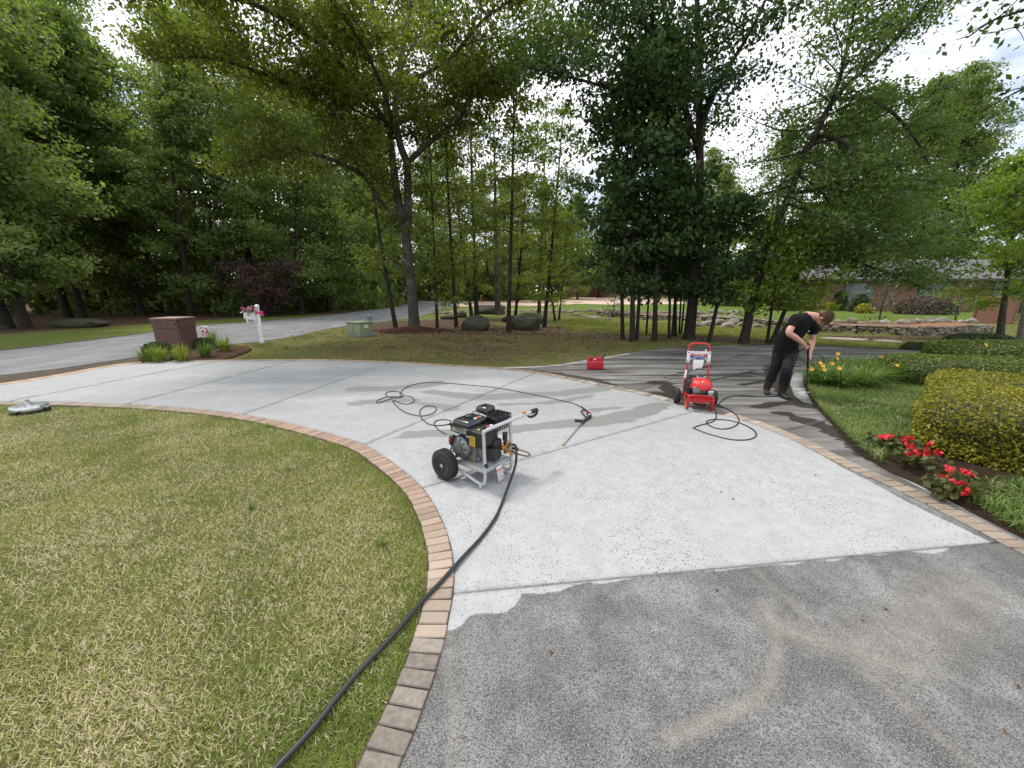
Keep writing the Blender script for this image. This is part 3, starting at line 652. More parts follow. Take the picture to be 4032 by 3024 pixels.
def tree_geo(stems, seed, leaf=(0.13, 0.08), twigs=7, per=40, spread=0.22, flat=0.55, curl=0.35, up=0.6, droop=0.2):
    """stems: list of dict(p=points, r=(r0,r1), nb, ln, el=(e0,e1), st=start fraction, taper=profile)"""
    rng = np.random.default_rng(seed); W = MB(); LP = []
    for si, S in enumerate(stems):
        pts = np.array(smooth([tuple(p) for p in S['p']], 5)); m = len(pts)
        d = np.r_[0, np.cumsum(np.linalg.norm(np.diff(pts, axis=0), axis=1))]; T = d/d[-1]
        wob = np.cumsum(rng.normal(size=(m, 3))*0.012*d[-1]/m, 0); wob[:, 2] = 0; pts = pts+wob*(T[:, None])
        rad = S['r'][0]*(1-T)**0.9+S['r'][1]
        if S.get('flare'): rad = rad+S['r'][0]*S['flare']*np.exp(-T*d[-1]/0.35)
        W.tube(pts, rad, 9 if S['r'][0] > 0.12 else 6, cap=False)
        nb = S.get('nb', 0); st = S.get('st', 0.35); ph = rng.uniform(0, 6.28)
        for i in range(nb):
            t = st+(1-st)*((i+rng.random())/nb); k = np.array([np.interp(t, T, pts[:, j]) for j in range(3)])
            az = ph+i*2.399+rng.normal()*0.35; e0, e1 = S.get('el', (0.15, 0.9)); q = (t-st)/(1-st); el = e0+(e1-e0)*q+rng.normal()*0.15
            prof = S.get('prof', lambda q: 0.5*(1-q)**0.5+0.65*math.sin(math.pi*min(1, q*.85+.12)))(q); ln = S['ln']*prof*rng.uniform(0.65, 1.15)
            dr = np.array((math.cos(az)*math.cos(el), math.sin(az)*math.cos(el), math.sin(el)))
            if 'bias' in S: dr = dr+np.array(S['bias']); dr /= np.linalg.norm(dr)
            bp = [k]; dd = dr.copy(); ns = 5
            for s_ in range(ns):
                dd = dd+rng.normal(size=3)*0.13+np.array((0, 0, curl*(0.10 if s_ < 2 else -0.12))); dd /= np.linalg.norm(dd); bp.append(bp[-1]+dd*ln/ns)
            bp = np.array(bp); br = max(0.012, float(np.interp(t, T, rad))*0.42); br = min(br, 0.016*ln+0.012)
            W.tube(bp, np.linspace(br, 0.006, ns+1), 5, cap=False)
            for j in range(twigs):
                s2 = 0.2+0.8*(j+rng.random())/twigs; a = np.array([np.interp(s2*ns, range(ns+1), bp[:, c]) for c in range(3)])
                td = nrm((dd*0.5+rng.normal(size=3)*np.array((1, 1, 0.45)))[None])[0]; tl = ln*0.30*(1.15-0.6*s2)+0.15; b = a+td*tl
                if tl > 0.35: W.tube([a, (a+b)/2+np.array((0, 0, 0.03)), b-np.array((0, 0, 0.05*tl))], [0.008, 0.006, 0.003], 3, cap=False)
                n = max(4, int(per*rng.uniform(0.55, 1.3)*(tl/0.8)**0.5)); tt = rng.random(n)**0.6
                LP.append(a+(b-a)*tt[:, None]+rng.normal(size=(n, 3))*spread*np.array((1, 1, flat)))
    P = np.concatenate(LP); V, F_, t = leaf_cloud(P, rng, *leaf, up=up, droop=droop)
    ct = np.repeat(np.concatenate([np.full(len(a), rng.random()) for a in LP]), 4); t = 0.45*t+0.55*ct
    return W, (V, F_, t)
def make_tree(name, label, stems, seed, bark, lmat, base, group=None, cat='tree', **kw):
    W, (V, F_, t) = tree_geo(stems, seed, **kw); base = Vector(base)
    o = thing(name, label, cat, base, group=group)
    W.v = [(a-base.x, b-base.y, c-base.z) for a, b, c in W.v]
    m = bpy.data.meshes.new('trunk'); m.from_pydata(W.v, [], W.f); m.polygons.foreach_set('use_smooth', np.ones(len(W.f), bool)); m.update()
    link('trunk', m, o, bark)
    link('crown', np_mesh('crown', V-np.array(base), F_, {'tint': t}), o, lmat)
    return o
def plant_copy(o, loc, rz, s, label=None):
    c = copy_tree(o); c.location = loc; c.rotation_euler = (0, 0, rz); c.scale = (s, s, s)
    if label: c['label'] = label
    return c

# ---------------------------------------------------------------- the big twin-stemmed tree
Y0 = TREEY
def ds(pts): return [D(u, v, y) for u, v, y in pts]
hero = [dict(p=ds([(1632, 1300, Y0), (1622, 1150, Y0), (1606, 1000, Y0), (1598, 860, Y0)]), r=(0.07, 0.24), flare=1.3),
        dict(p=ds([(1592, 900, Y0), (1570, 800, Y0), (1552, 681, Y0), (1537, 548, Y0+.1), (1513, 329, Y0), (1490, 157, Y0-.3), (1455, -60, Y0-.6), (1430, -280, Y0-1)]), r=(0.16, 0.05), nb=24, ln=4.6, st=0.3, el=(0.1, 0.9), bias=(0, .8, 0)),
        dict(p=ds([(1606, 900, Y0-.1), (1606, 780, Y0-.1), (1603, 650, Y0-.2), (1576, 570, Y0-.3), (1556, 440, Y0-.4), (1576, 258, Y0-.5), (1612, 47, Y0-.6), (1650, -280, Y0-.6)]), r=(0.16, 0.05), nb=24, ln=4.4, st=0.35, el=(0.1, 0.9), bias=(0, .8, 0)),
        dict(p=ds([(1585, 880, Y0), (1505, 799, Y0-.5), (1458, 728, Y0-.9), (1415, 680, Y0-1.4), (1250, 610, Y0-2.8), (1050, 610, Y0-4.2), (900, 690, Y0-4.8)]), r=(0.095, 0.03), nb=19, ln=2.6, st=0.4, el=(-0.1, 0.5)),
        dict(p=ds([(1420, 690, Y0-1.2), (1370, 540, Y0-1.6), (1310, 390, Y0-2), (1240, 240, Y0-2.6)]), r=(0.07, 0.02), nb=12, ln=2.2, st=0.3, el=(0, 0.6)),
        dict(p=ds([(1606, 640, Y0-.1), (1670, 580, Y0-.5), (1748, 517, Y0-.9), (1827, 439, Y0-1.3), (1890, 250, Y0-1.5)]), r=(0.10, 0.03), nb=14, ln=2.6, st=0.4, el=(0.1, 0.6)),
        dict(p=ds([(1515, 400, Y0), (1330, 380, Y0-1.6), (1150, 330, Y0-3), (850, 230, Y0-4.5), (600, 230, Y0-5.2)]), r=(0.10, 0.03), nb=24, ln=2.9, st=0.25, el=(-0.1, 0.5)),
        dict(p=ds([(1550, 520, Y0), (1340, 250, Y0-3), (1050, 40, Y0-5.5), (700, -40, Y0-7.5), (420, -20, Y0-8.2)]), r=(0.10, 0.03), nb=27, ln=2.9, st=0.3, el=(-0.2, 0.5)),
        dict(p=ds([(1585, 330, Y0), (1760, 240, Y0-1.5), (1900, 80, Y0-2.5), (2100, -60, Y0-3.2)]), r=(0.08, 0.03), nb=20, ln=2.7, st=0.3, el=(0, 0.6)),
        dict(p=ds([(1575, 480, Y0), (1850, 360, Y0-1.2), (2060, 280, Y0-2), (2300, 140, Y0-2.4)]), r=(0.08, 0.03), nb=21, ln=2.6, st=0.35, el=(0, 0.6)),
        dict(p=ds([(1540, 560, Y0), (1530, 420, Y0-2.6), (1440, 200, Y0-5), (1300, 0, Y0-7)]), r=(0.08, 0.03), nb=12, ln=2.4, st=0.5, el=(0, 0.6))]
make_tree('oak_tree', 'tall twin-stemmed grey-barked tree rising from the red mulch mound', hero, 5, 'bark_grey', 'leaf_oak', D(1632, 1300, Y0), leaf=(0.15, 0.088), twigs=8, per=62, spread=0.34, flat=.45)
# dark bark tree behind the red pressure washer and the leaning trees right of it
def stem_px(bu, bv, path, r, nb, ln, st, dy=0.0, **k):
    b = GT(bu, bv); n = len(path); p = [b-Vector((0, 0, 0.1))]+[D(u, v, b.y+dy*(i+1)/n) for i, (u, v) in enumerate(path)]
    return b, dict(p=p, r=r, nb=nb, ln=ln, st=st, **k)
b, s1 = stem_px(2712, 1338, [(2743, 1019), (2757, 705), (2752, 196), (2740, -150), (2735, -420)], (0.17, 0.04), 32, 3.4, 0.5, -0.5, flare=0.35, bias=(0, .8, 0))
f1 = [D(2757, 500, b.y-.3), D(2830, 330, b.y-.8), D(2950, 130, b.y-1.3), D(3050, -80, b.y-1.8)]
f2 = [D(2755, 620, b.y), D(2690, 400, b.y-.6), D(2600, 200, b.y-1.4), D(2540, -40, b.y-2)]
make_tree('dark_oak_tree', 'tall dark-trunked tree straight behind the red pressure washer', [s1, dict(p=f1, r=(0.09, 0.02), nb=10, ln=2.2, st=0.25), dict(p=f2, r=(0.09, 0.02), nb=12, ln=2.3, st=0.25), dict(p=[D(2757, 560, b.y), D(2600, 430, b.y-.8), D(2360, 335, b.y-1.6), D(2090, 270, b.y-2.2)], r=(.08, .02), nb=22, ln=2.3, st=.25, el=(-.1, .6)), dict(p=[D(2752, 350, b.y), D(2600, 150, b.y-1), D(2400, 20, b.y-2), D(2200, -80, b.y-2.6)], r=(.07, .02), nb=18, ln=2.3, st=.25, el=(-.1, .6))], 11, 'bark_dark', 'leaf_maple', b, leaf=(0.15, 0.088), twigs=7, per=40, spread=0.34, flat=.4)
b, s1 = stem_px(2925, 1352, [(2985, 1100), (3049, 909), (3190, 572), (3284, 392), (3440, 240), (3597, 78), (3700, -60)], (0.13, 0.03), 32, 2.9, 0.42, -0.6, flare=0.4, el=(-0.35, 0.5), bias=(.15, .7, 0))
f1 = [D(3200, 560, b.y), D(3300, 330, b.y-.2), D(3350, 120, b.y-.4), D(3390, -80, b.y-.6)]
f2 = [D(3225, 535, b.y), D(3320, 560, b.y-.9), D(3420, 690, b.y-1.8), D(3520, 830, b.y-2.2)]
f3 = [D(3180, 600, b.y), D(3240, 530, b.y+.8), D(3330, 600, b.y+1.6), D(3400, 760, b.y+2)]
f4 = [D(3100, 800, b.y), D(3230, 850, b.y-1), D(3350, 900, b.y-1.8), D(3480, 980, b.y-2.2)]
make_tree('leaning_elm_tree', 'slender dark trunk leaning right over the loop with arching branches', [s1, dict(p=f1, r=(0.07, 0.02), nb=20, ln=2.5, st=0.15), dict(p=f2, r=(0.05, 0.015), nb=13, ln=1.7, st=0.2, el=(-.4, .2)), dict(p=f3, r=(0.05, 0.015), nb=11, ln=1.7, st=0.2, el=(-.4, .2)), dict(p=f4, r=(0.05, 0.015), nb=11, ln=1.7, st=0.25, el=(-.3, .2)), dict(p=[D(3284, 392, b.y), D(3450, 400, b.y-.8), D(3600, 540, b.y-1.4), D(3700, 740, b.y-1.8)], r=(.05, .015), nb=14, ln=1.7, st=.2, el=(-.4, .2)), dict(p=[D(3120, 760, b.y), D(3300, 750, b.y+.8), D(3480, 870, b.y+1.4), D(3620, 1010, b.y+1.8)], r=(.05, .015), nb=14, ln=1.8, st=.2, el=(-.4, .2)), dict(p=[D(3070, 880, b.y), D(3200, 950, b.y-.6), D(3380, 1030, b.y-1.2), D(3520, 1090, b.y-1.4), D(3650, 1140, b.y-1.5)], r=(.05, .015), nb=18, ln=1.7, st=.25, el=(-.3, .2)), dict(p=[D(3300, 750, b.y+.8), D(3480, 800, b.y+1.6), D(3640, 900, b.y+2.4), D(3760, 1030, b.y+2.8)], r=(.04, .015), nb=16, ln=1.8, st=.2, el=(-.4, .2)), dict(p=[D(3300, 750, b.y+.8), D(3400, 900, b.y+1.8), D(3560, 1000, b.y+2.6), D(3700, 1100, b.y+3)], r=(.04, .015), nb=16, ln=1.8, st=.2, el=(-.4, .2))],
          12, 'bark_dark', 'leaf_elm', b, leaf=(0.125, 0.07), twigs=7, per=48, spread=0.34, flat=.4)
# saplings of the grove: each its own thing
def sapling(bu, bv, tu, tv, r, seed, label, lmat, nb=18, ln=1.9, st=0.3, bark='bark_dark', per=26, group=None, leaf=(0.13, 0.08), name='sapling', el=(0.2, 0.9)):
    mid = ((bu*.45+tu*.55), (bv+tv)/2)
    b, s = stem_px(bu, bv, [mid, (tu, tv)], (r, 0.012), nb, ln, st, -0.3, el=el, flare=0.25)
    return make_tree(name, label, [s], seed, bark, lmat, b, group=group, leaf=(leaf[0]*1.2, leaf[1]*1.25), twigs=6, per=int(per*1.8), spread=0.27, flat=.4)
GL = 'slim dark-stemmed sapling with fine yellow-green leaves among the boulders'
GG = 'saplings of the grove'
for i, (bu, bv, tu, tv, r, nb, ln, st, lab) in enumerate([
    (1560, 1296, 1440, 560, .12, 20, 2.2, .35, 'leaning brown sapling just left of the big grey trunk'),
    (1722, 1292, 1690, 420, .085, 20, 2.1, .15, 'thin sapling with low drooping leaves just right of the big grey trunk'),
    (1797, 1290, 1730, 120, .10, 24, 2.4, .15, GL), (1858, 1250, 1775, 560, .13, 22, 2.4, .15, GL), (1877, 1248, 1840, 150, .17, 26, 2.8, .22, GL),
    (2001, 1308, 2030, 180, .10, 26, 2.6, .38, GL), (2028, 1262, 2085, 500, .10, 20, 2.5, .15, GL), (2122, 1232, 2150, 380, .15, 24, 3.2, .15, GL),
    (2142, 1290, 2215, 430, .10, 22, 2.4, .15, GL), (2186, 1264, 2140, 850, .07, 14, 1.8, .30, GL), (2200, 1262, 2240, 820, .06, 12, 1.7, .35, GL)]):
    sapling(bu, bv, tu, tv, r, 100+i, lab, 'leaf_grove', nb, ln, st, group=GG if lab == GL else None, el=(-.1, .9))
sapling(1960, 1240, 1945, 420, .26, 130, 'thick pale grey trunk standing behind the flat boulder', 'leaf_grove', 22, 3.2, .4, 'bark_grey', name='grey_tree')
ML = 'thin dark maple sapling in the dense clump behind the fuel can'
for i, (bu, bv, tu, tv, r, nb, ln, st) in enumerate([(2452, 1338, 2440, 420, .07, 22, 1.8, .22), (2490, 1346, 2500, 200, .09, 26, 2.0, .25), (2507, 1340, 2560, 330, .06, 20, 1.8, .25), (2545, 1318, 2580, 700, .035, 12, 1.2, .2),
                                                     (2577, 1344, 2610, 130, .09, 26, 2.0, .25), (2634, 1336, 2655, 500, .045, 16, 1.5, .25), (2646, 1326, 2690, 700, .035, 12, 1.3, .3), (2660, 1326, 2665, 600, .05, 14, 1.5, .25), (2674, 1318, 2700, 760, .03, 10, 1.2, .3), (2682, 1316, 2720, 840, .03, 8, 1.1, .3)]):
    sapling(bu, bv, tu, tv, r, 140+i, ML, 'leaf_maple', nb, ln, st, per=20, group='dark maple saplings', leaf=(0.17, 0.105))
sapling(2790, 1348, 2900, 800, .07, 160, 'thin sapling leaning right beside the dark trunk', 'leaf_maple', 18, 1.7, .3, per=32, leaf=(0.15, 0.10))
sapling(3020, 1352, 3075, 900, .05, 161, 'pencil-thin sapling behind the bending man', 'leaf_bright', 14, 1.5, .3, per=26)
sapling(3036, 1352, 3215, 860, .08, 162, 'slanting sapling with yellow-lit leaves behind the bending man', 'leaf_bright', 20, 1.9, .3, per=28)
sapling(3938, 1326, 4010, 640, .12, 163, 'young tree with bright green leaves at the end of the stone wall', 'leaf_bright', 30, 2.2, .22, 'bark_grey', per=42, leaf=(0.12, 0.075))
sapling(4010, 1380, 4110, 700, .09, 164, 'leaning pale trunk by the clipped bushes across the loop', 'leaf_bright', 16, 1.8, .5, 'bark_pale', per=24)
sapling(2935, 1262, 2975, 860, .10, 165, 'pale crape myrtle stem rising among the wall rocks', 'leaf_grove', 12, 1.7, .45, 'bark_pale', per=20, name='crape_myrtle')
# tree standing right of the picture whose branch hangs into the corner
ob = Vector((15.6, 9.2, 0)); tip = [ob, Vector((15.3, 9.2, 3)), Vector((14.8, 9.0, 6)), Vector((14.4, 8.8, 9))]
l1 = [Vector((14.8, 9.0, 6)), D(4200, 60, 8.6), D(3960, 60, 8.2), D(3800, 150, 7.9)]; l2 = [Vector((15.0, 9.0, 5.2)), D(4300, 300, 8.6), D(4080, 330, 8.4), D(3900, 420, 8.2)]
l3 = [Vector((14.6, 9.0, 7)), D(4150, -200, 8.2), D(3850, -120, 7.8), D(3650, -30, 7.5)]
make_tree('overhanging_tree', 'open-leaved branch hanging against the sky above the hedges', [dict(p=tip, r=(0.16, 0.06), nb=5, ln=2, st=.75), dict(p=l1, r=(.06, .012), nb=8, ln=1.0, st=.4, el=(-.4, .3)), dict(p=l2, r=(.05, .01), nb=5, ln=0.8, st=.5, el=(-.4, .2)), dict(p=l3, r=(.06, .012), nb=9, ln=1.1, st=.35, el=(-.4, .3))],
          170, 'bark_dark', 'leaf_maple', ob, leaf=(0.12, 0.07), twigs=4, per=12, spread=0.2)

# ---------------------------------------------------------------- the wood across the road and the trees far behind
def wood_tree(name, label, seed, h, r, cr, st, nb, lmat, bark='bark_dark', group='trees of the wood', leaf=(0.24, 0.145), per=78, el=(-0.05, 0.9), spread=.42, twigs=7):
    rg = random.Random(seed); lean = Vector((rg.uniform(-.06, .06), rg.uniform(-.06, .06), 0))
    p = [Vector((0, 0, -.1)), lean*h*.3+Vector((0, 0, h*.33)), lean*h*.7+Vector((rg.uniform(-.3, .3), 0, h*.66)), lean*h+Vector((0, 0, h))]
    stems = [dict(p=p, r=(r, 0.02), nb=nb, ln=cr, st=st, el=el, flare=0.3)]
    return make_tree(name, label, stems, seed, bark, lmat, (0, 0, 0), group=group, leaf=leaf, per=per, spread=spread, twigs=twigs)
WT = [wood_tree('wood_tree', 'tall leafy tree of the dark wood across the road', 200, 22, .24, 5.0, .13, 48, 'leaf_wood'),
      wood_tree('wood_tree', 'tall leafy tree of the dark wood across the road', 201, 20, .20, 4.8, .10, 46, 'leaf_wood'),
      wood_tree('wood_tree', 'tall leafy tree of the dark wood across the road', 202, 25, .26, 5.4, .18, 50, 'leaf_wood'),
      wood_tree('wood_tree', 'tall leafy tree of the dark wood across the road', 203, 16, .15, 4.4, .06, 44, 'leaf_wood')]
sapling(752, 1248, 655, 420, .2, 215, 'slender dark trunk leaning left in front of the wood across the road', 'leaf_wood', 26, 3.0, .32, per=34, leaf=(0.19, 0.11), name='leaning_tree')
spots = [(30, 1294, 0, 1.0), (105, 1296, 1, .95), (268, 1250, 2, 1.0), (326, 1252, 0, .95), (560, 1240, 1, 1.05), (905, 1238, 3, 1.1), (1190, 1240, 1, .9), (1300, 1228, 3, 1.2),
         (-160, 1270, 2, 1.05), (-60, 1240, 3, 1.1), (170, 1234, 3, 1.25), (430, 1232, 0, 1.1), (640, 1229, 3, 1.3), (1020, 1228, 2, 1.0), (-330, 1300, 0, 1.0), (60, 1228, 2, 1.2), (350, 1222, 1, 1.3), (800, 1222, 0, 1.2), (1120, 1216, 0, 1.15), (1400, 1206, 2, 1.1), (1480, 1196, 1, 1.2), (520, 1216, 2, 1.3)]
used = set()
for k, (u, v, m, s) in enumerate(spots):
    p = GT(u, v); rz = k*1.7
    if m not in used: used.add(m); o = WT[m]; o.location = p; o.rotation_euler = (0, 0, rz); o.scale = (s,)*3
    else: plant_copy(WT[m], p, rz, s)
BL = 'distant green tree beyond the neighbour\'s brick driveway'
farspots = [(-18, 60, 3, 1.15), (-22, 66, 1, 1.1), (-15, 72, 2, 1.0), (-26, 60, 0, 1.0), (-9, 62, 2, .9), (-4, 70, 0, .95), (1, 66, 1, .9), (6, 74, 2, .8), (11, 66, 3, 1.0), (17, 78, 0, .9), (24, 60, 1, .95), (-14, 78, 1, 1.2), (32, 66, 2, .9), (22, 88, 2, .9), (-2, 90, 2, 1.0), (9, 92, 1, 1.0)]
for k, (x, y, m, s) in enumerate(farspots):
    c = plant_copy(WT[m], (x, y, float(terrain(x, y))), k*2.3, s, BL); c['group'] = 'distant trees'
RL = 'full-crowned green tree rising behind the neighbour\'s house'
for k, (x, y, m, s) in enumerate([(40, 47, 0, 1.0), (48, 45, 2, .95), (55, 40, 1, 1.1), (34, 54, 2, .85), (62, 48, 0, 1.1), (28, 58, 3, 1.1), (44, 44, 1, 1.1), (51, 48, 3, 1.35), (36, 48, 3, 1.25), (58, 44, 2, 1.0)]):
    c = plant_copy(WT[m], (x, y, float(terrain(x, y))), k*1.9, s, RL); c['group'] = 'trees behind the house'
def wood_mass():
    rng = np.random.default_rng(77); n = 60000
    a = rng.random(n); left = rng.random(n) < 0.35
    x = np.where(left, -80+a*66, -24+a*110); zmax = 13+3*np.sin(x*0.21)+2.5*np.sin(x*0.083+1); y0 = np.where(left, 50-0.25*(x+20), 98.0)
    z = zmax*rng.random(n)**1.25; y = y0+rng.normal(size=n)*2.5+3*np.sin(x*.5)
    m_ = 16000; x2 = rng.uniform(-32, 45, m_); y2 = 76+rng.normal(size=m_)*2+3*np.sin(x2*.4); z2 = (7+2*np.sin(x2*.33))*rng.random(m_)**1.2
    k_ = ~((x2 > 4) & (x2 < 30) & (z2 < 4)); x = np.r_[x, x2[k_]]; y = np.r_[y, y2[k_]]; z = np.r_[z, z2[k_]]
    V, F_, t = leaf_cloud(np.c_[x, y, z+terrain(x, y)], rng, 0.85, 0.55, up=0.1)
    return np_mesh('woods', V, F_, {'tint': t})
link('distant_woods', wood_mass(), None, 'leaf_wood', kind='stuff', label='dense dark green wood closing the view', category='woods')
def under():
    rng = np.random.default_rng(78); n = 22000
    k = rng.random(n); u = -300+k*1750; P = []
    x = np.interp(u, [-300, 0, 400, 800, 1200, 1450], [-42, -36, -30, -24, -17.5, -16]); y = np.interp(u, [-300, 0, 400, 800, 1200, 1450], [34, 35, 37, 37, 38, 46])
    z = rng.random(n)**1.3*(1.6+1.2*np.sin(u*.012)+.8*np.sin(u*.035))
    y = y+np.abs(rng.normal(size=n))*1.5
    V, F_, t = leaf_cloud(np.c_[x, y, z+.05], rng, 0.36, 0.22, up=.2)
    return np_mesh('under', V, F_, {'tint': t})
link('undergrowth', under(), None, 'leaf_wood', kind='stuff', label='low leafy undergrowth along the edge of the wood', category='undergrowth')
b = GT(1060, 1246)
st_ = [dict(p=[b, b+Vector((math.cos(a)*r*.6, math.sin(a)*r*.4, 1.9)), b+Vector((math.cos(a)*r*1.25, math.sin(a)*r*.8, 4.0))], r=(.06, .01), nb=10, ln=1.7, st=.2, el=(-.1, .7)) for a, r in [(0, 2.1), (1.2, 1.8), (2.4, 2.2), (3.4, 2.2), (4.5, 1.8), (5.5, 2.0)]]
make_tree('purple_leaf_tree', 'low spreading purple-leaved tree at the edge of the wood', st_, 210, 'bark_dark', 'leaf_purple', b, leaf=(0.17, 0.09), per=40, twigs=5, spread=.28)

# ---------------------------------------------------------------- hedges and clipped bushes
def bush_geo(dims, n, leaf, seed, boxy=0.55, rough=0.05, up=0.25):
    rng = np.random.default_rng(seed); d = nrm(rng.normal(size=(n, 3))); d[:, 2] = np.abs(d[:, 2])*1.0
    e = 2.0+3.5*boxy; k = (np.abs(d)**e).sum(1)**(-1/e); dep = 1-np.abs(rng.normal(size=n))*rough
    P = d*k[:, None]*dep[:, None]
    nz_ = np.array([mnoise.noise(Vector(p)*2.6+Vector((seed, 0, 0))) for p in P])*0.07+1
    P = P*nz_[:, None]*np.array(dims)/2*np.array((1, 1, 2))
    out = nrm(d/np.array(dims))
    return leaf_cloud(P, rng, *leaf, up=up, droop=0.0, out=out*0.8), P
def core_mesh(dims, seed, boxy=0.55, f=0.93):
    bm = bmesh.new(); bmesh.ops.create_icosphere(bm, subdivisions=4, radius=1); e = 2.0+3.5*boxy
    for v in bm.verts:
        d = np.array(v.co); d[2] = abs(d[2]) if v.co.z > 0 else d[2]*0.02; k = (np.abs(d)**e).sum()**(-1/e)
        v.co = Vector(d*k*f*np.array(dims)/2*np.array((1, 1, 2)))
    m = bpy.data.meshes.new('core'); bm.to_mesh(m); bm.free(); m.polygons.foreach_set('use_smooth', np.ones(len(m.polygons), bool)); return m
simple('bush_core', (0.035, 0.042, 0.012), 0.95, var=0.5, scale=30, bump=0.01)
def bush(name, label, loc, dims, n, leaf, lmat, seed, boxy=0.55, rz=0.0, group=None, cat='hedge', rough=0.05):
    o = thing(name, label, cat, loc, rz, group); (V, F_, t), _ = bush_geo(dims, n, leaf, seed, boxy, rough)
    link('foliage', np_mesh('foliage', V, F_, {'tint': t}), o, lmat); link('inner_twigs', core_mesh(dims, seed, boxy), o, 'bush_core'); return o
BZ = 0.07
bush('golden_hedge', 'big clipped golden-yellow hedge behind the red begonias', (6.92, 4.50, BZ), (3.8, 2.6, 0.62), 76000, (0.034, 0.020), 'leaf_gold', 300, 1.8, math.radians(40), rough=0.07)
bush('clipped_hedge', 'low green clipped hedge between the lilies and the golden hedge', (9.6, 7.75, BZ), (3.6, 1.5, 0.55), 22000, (0.045, 0.026), 'leaf_hedge', 301, 0.6, math.radians(-10))
bush('clipped_hedge', 'flat-topped green hedge along the inside of the loop behind the golden hedge', (13.7, 9.3, BZ), (5.5, 1.9, 0.66), 24000, (0.055, 0.032), 'leaf_hedge', 302, 0.7, math.radians(-16))
p = GT(3840, 1391); bush('round_bush', 'wide dark clipped bush across the loop before the stone wall', p, (1.9, 1.2, 0.62), 12000, (0.05, 0.03), 'leaf_box', 303, 0.45, cat='bush')
p = GT(3604, 1377); bush('small_bush', 'small dark bush across the loop by the dry grass', p, (0.85, 0.7, 0.27), 4000, (0.05, 0.03), 'leaf_box', 304, 0.1, cat='bush', rough=0.15)
p = GT(596, 1412); bush('boxwood', 'small clipped boxwood at the left foot of the brick pillar', p+Vector((0, .25, 0)), (0.6, 0.6, 0.46), 6000, (0.05, 0.032), 'leaf_box', 305, 0.4, cat='bush')
p = GT(795, 1382); bush('boxwood', 'small clipped boxwood at the right foot of the brick pillar', p+Vector((0, .2, 0)), (0.6, 0.6, 0.42), 5000, (0.05, 0.032), 'leaf_box', 306, 0.4, cat='bush')
# foundation planting by the neighbour's house
for i, (u, v, dx, dz, mt, lab, nm) in enumerate([
    (3135, 1222, 2.6, 1.3, 'leaf_purple', 'purple-leaved bush by the house right of the slanting saplings', 'purple_bush'), (3080, 1222, 1.9, 1.1, 'leaf_purple', 'small purple-leaved bush by the house behind the slanting saplings', 'purple_bush'),
    (3620, 1237, 3.0, 1.3, 'leaf_purple', 'wide purple-leaved bush against the brick wall', 'purple_bush'), (3690, 1238, 2.2, 1.2, 'leaf_purple', 'purple-leaved bush next to the white-leaved magnolia', 'purple_bush'),
    (3265, 1224, 1.1, .7, 'leaf_gold', 'small yellow-green bush before the brick house', 'small_bush'), (3400, 1233, 1.2, .7, 'leaf_gold', 'pale yellow bush before the brick house near the magnolia', 'small_bush'),
    (3300, 1222, 1.3, 1.6, 'leaf_box', 'upright dark bush left against the brick wall', 'dark_bush'), (3380, 1228, 1.3, 1.4, 'leaf_box', 'upright dark bush against the middle of the brick wall', 'dark_bush'),
    (2875, 1206, 1.8, 2.4, 'leaf_hedge', 'green cone-shaped shrub by the house entrance', 'cone_shrub'), (2830, 1204, 1.4, 1.1, 'leaf_box', 'low dark shrub beside the cone-shaped shrub', 'dark_bush'),
    (3985, 1232, 1.5, 1.1, 'leaf_box', 'round dark shrub behind the iron fence', 'dark_bush')]):
    p = GT(u, v); bush(nm, lab, p, (dx, dx*.8, dz), 2600, (0.16, 0.10), mt, 320+i, 0.1, cat='bush', rough=0.12)
def magnolia(u, v, h, seed, label):
    b = GT(u, v); st = [dict(p=[b-Vector((0, 0, .1)), b+Vector((0, 0, h*.5)), b+Vector((.1, 0, h))], r=(.035, .01), nb=12, ln=h*.42, st=.12, el=(.1, .9))]
    make_tree('young_magnolia', label, st, seed, 'bark_grey', 'leaf_magnolia', b, cat='small tree', leaf=(0.15, 0.075), twigs=4, per=9, spread=.13)
magnolia(3460, 1270, 2.0, 340, 'young magnolia with glossy pale leaves above the stone wall')
magnolia(3760, 1262, 2.2, 341, 'leaning young magnolia with whitish leaves near the brick gate pier')
magnolia(2415, 1226, 1.6, 342, 'little tree in the pine straw above the curved end of the wall')
magnolia(3170, 1236, 1.6, 343, 'pale-leaved shrub before the purple bushes')

# ---------------------------------------------------------------- strap-leaved clumps
def straps(n, h, spread, wd, seed, seg=4, z0=0.0):
    rng = np.random.default_rng(seed); az = rng.uniform(0, 2*math.pi, n); ln = h*rng.uniform(.6, 1.25, n); lean = rng.uniform(.25, 1.0, n)*spread
    r0 = rng.random(n)**.5*spread*.22; V = []; side = np.c_[-np.sin(az), np.cos(az), np.zeros(n)]; dr = np.c_[np.cos(az), np.sin(az)]
    for k in range(seg+1):
        t = k/seg; rr = r0+lean*t**1.5; z = ln*(1.55*t-0.85*t*t*(lean/spread+.25)); c = np.c_[dr*rr[:, None], z+z0]; w_ = wd*(1-t**2*0.95)*.5
        V += [c-side*w_, c+side*w_]
    V = np.stack(V, 1).reshape(-1, 3); m = 2*(seg+1)
    F_ = np.concatenate([np.arange(n)[:, None]*m+np.array((2*k, 2*k+1, 2*k+3, 2*k+2)) for k in range(seg)])
    return V, F_, np.repeat(rng.random(n), m)
def clump(name, label, loc, n, h, sp, wd, mat, seed, group=None, rz=0.0):
    o = thing(name, label, 'plant', loc, rz, group); V, F_, t = straps(n, h, sp, wd, seed); link('leaves', np_mesh('leaves', V, F_, {'tint': t}), o, mat); return o
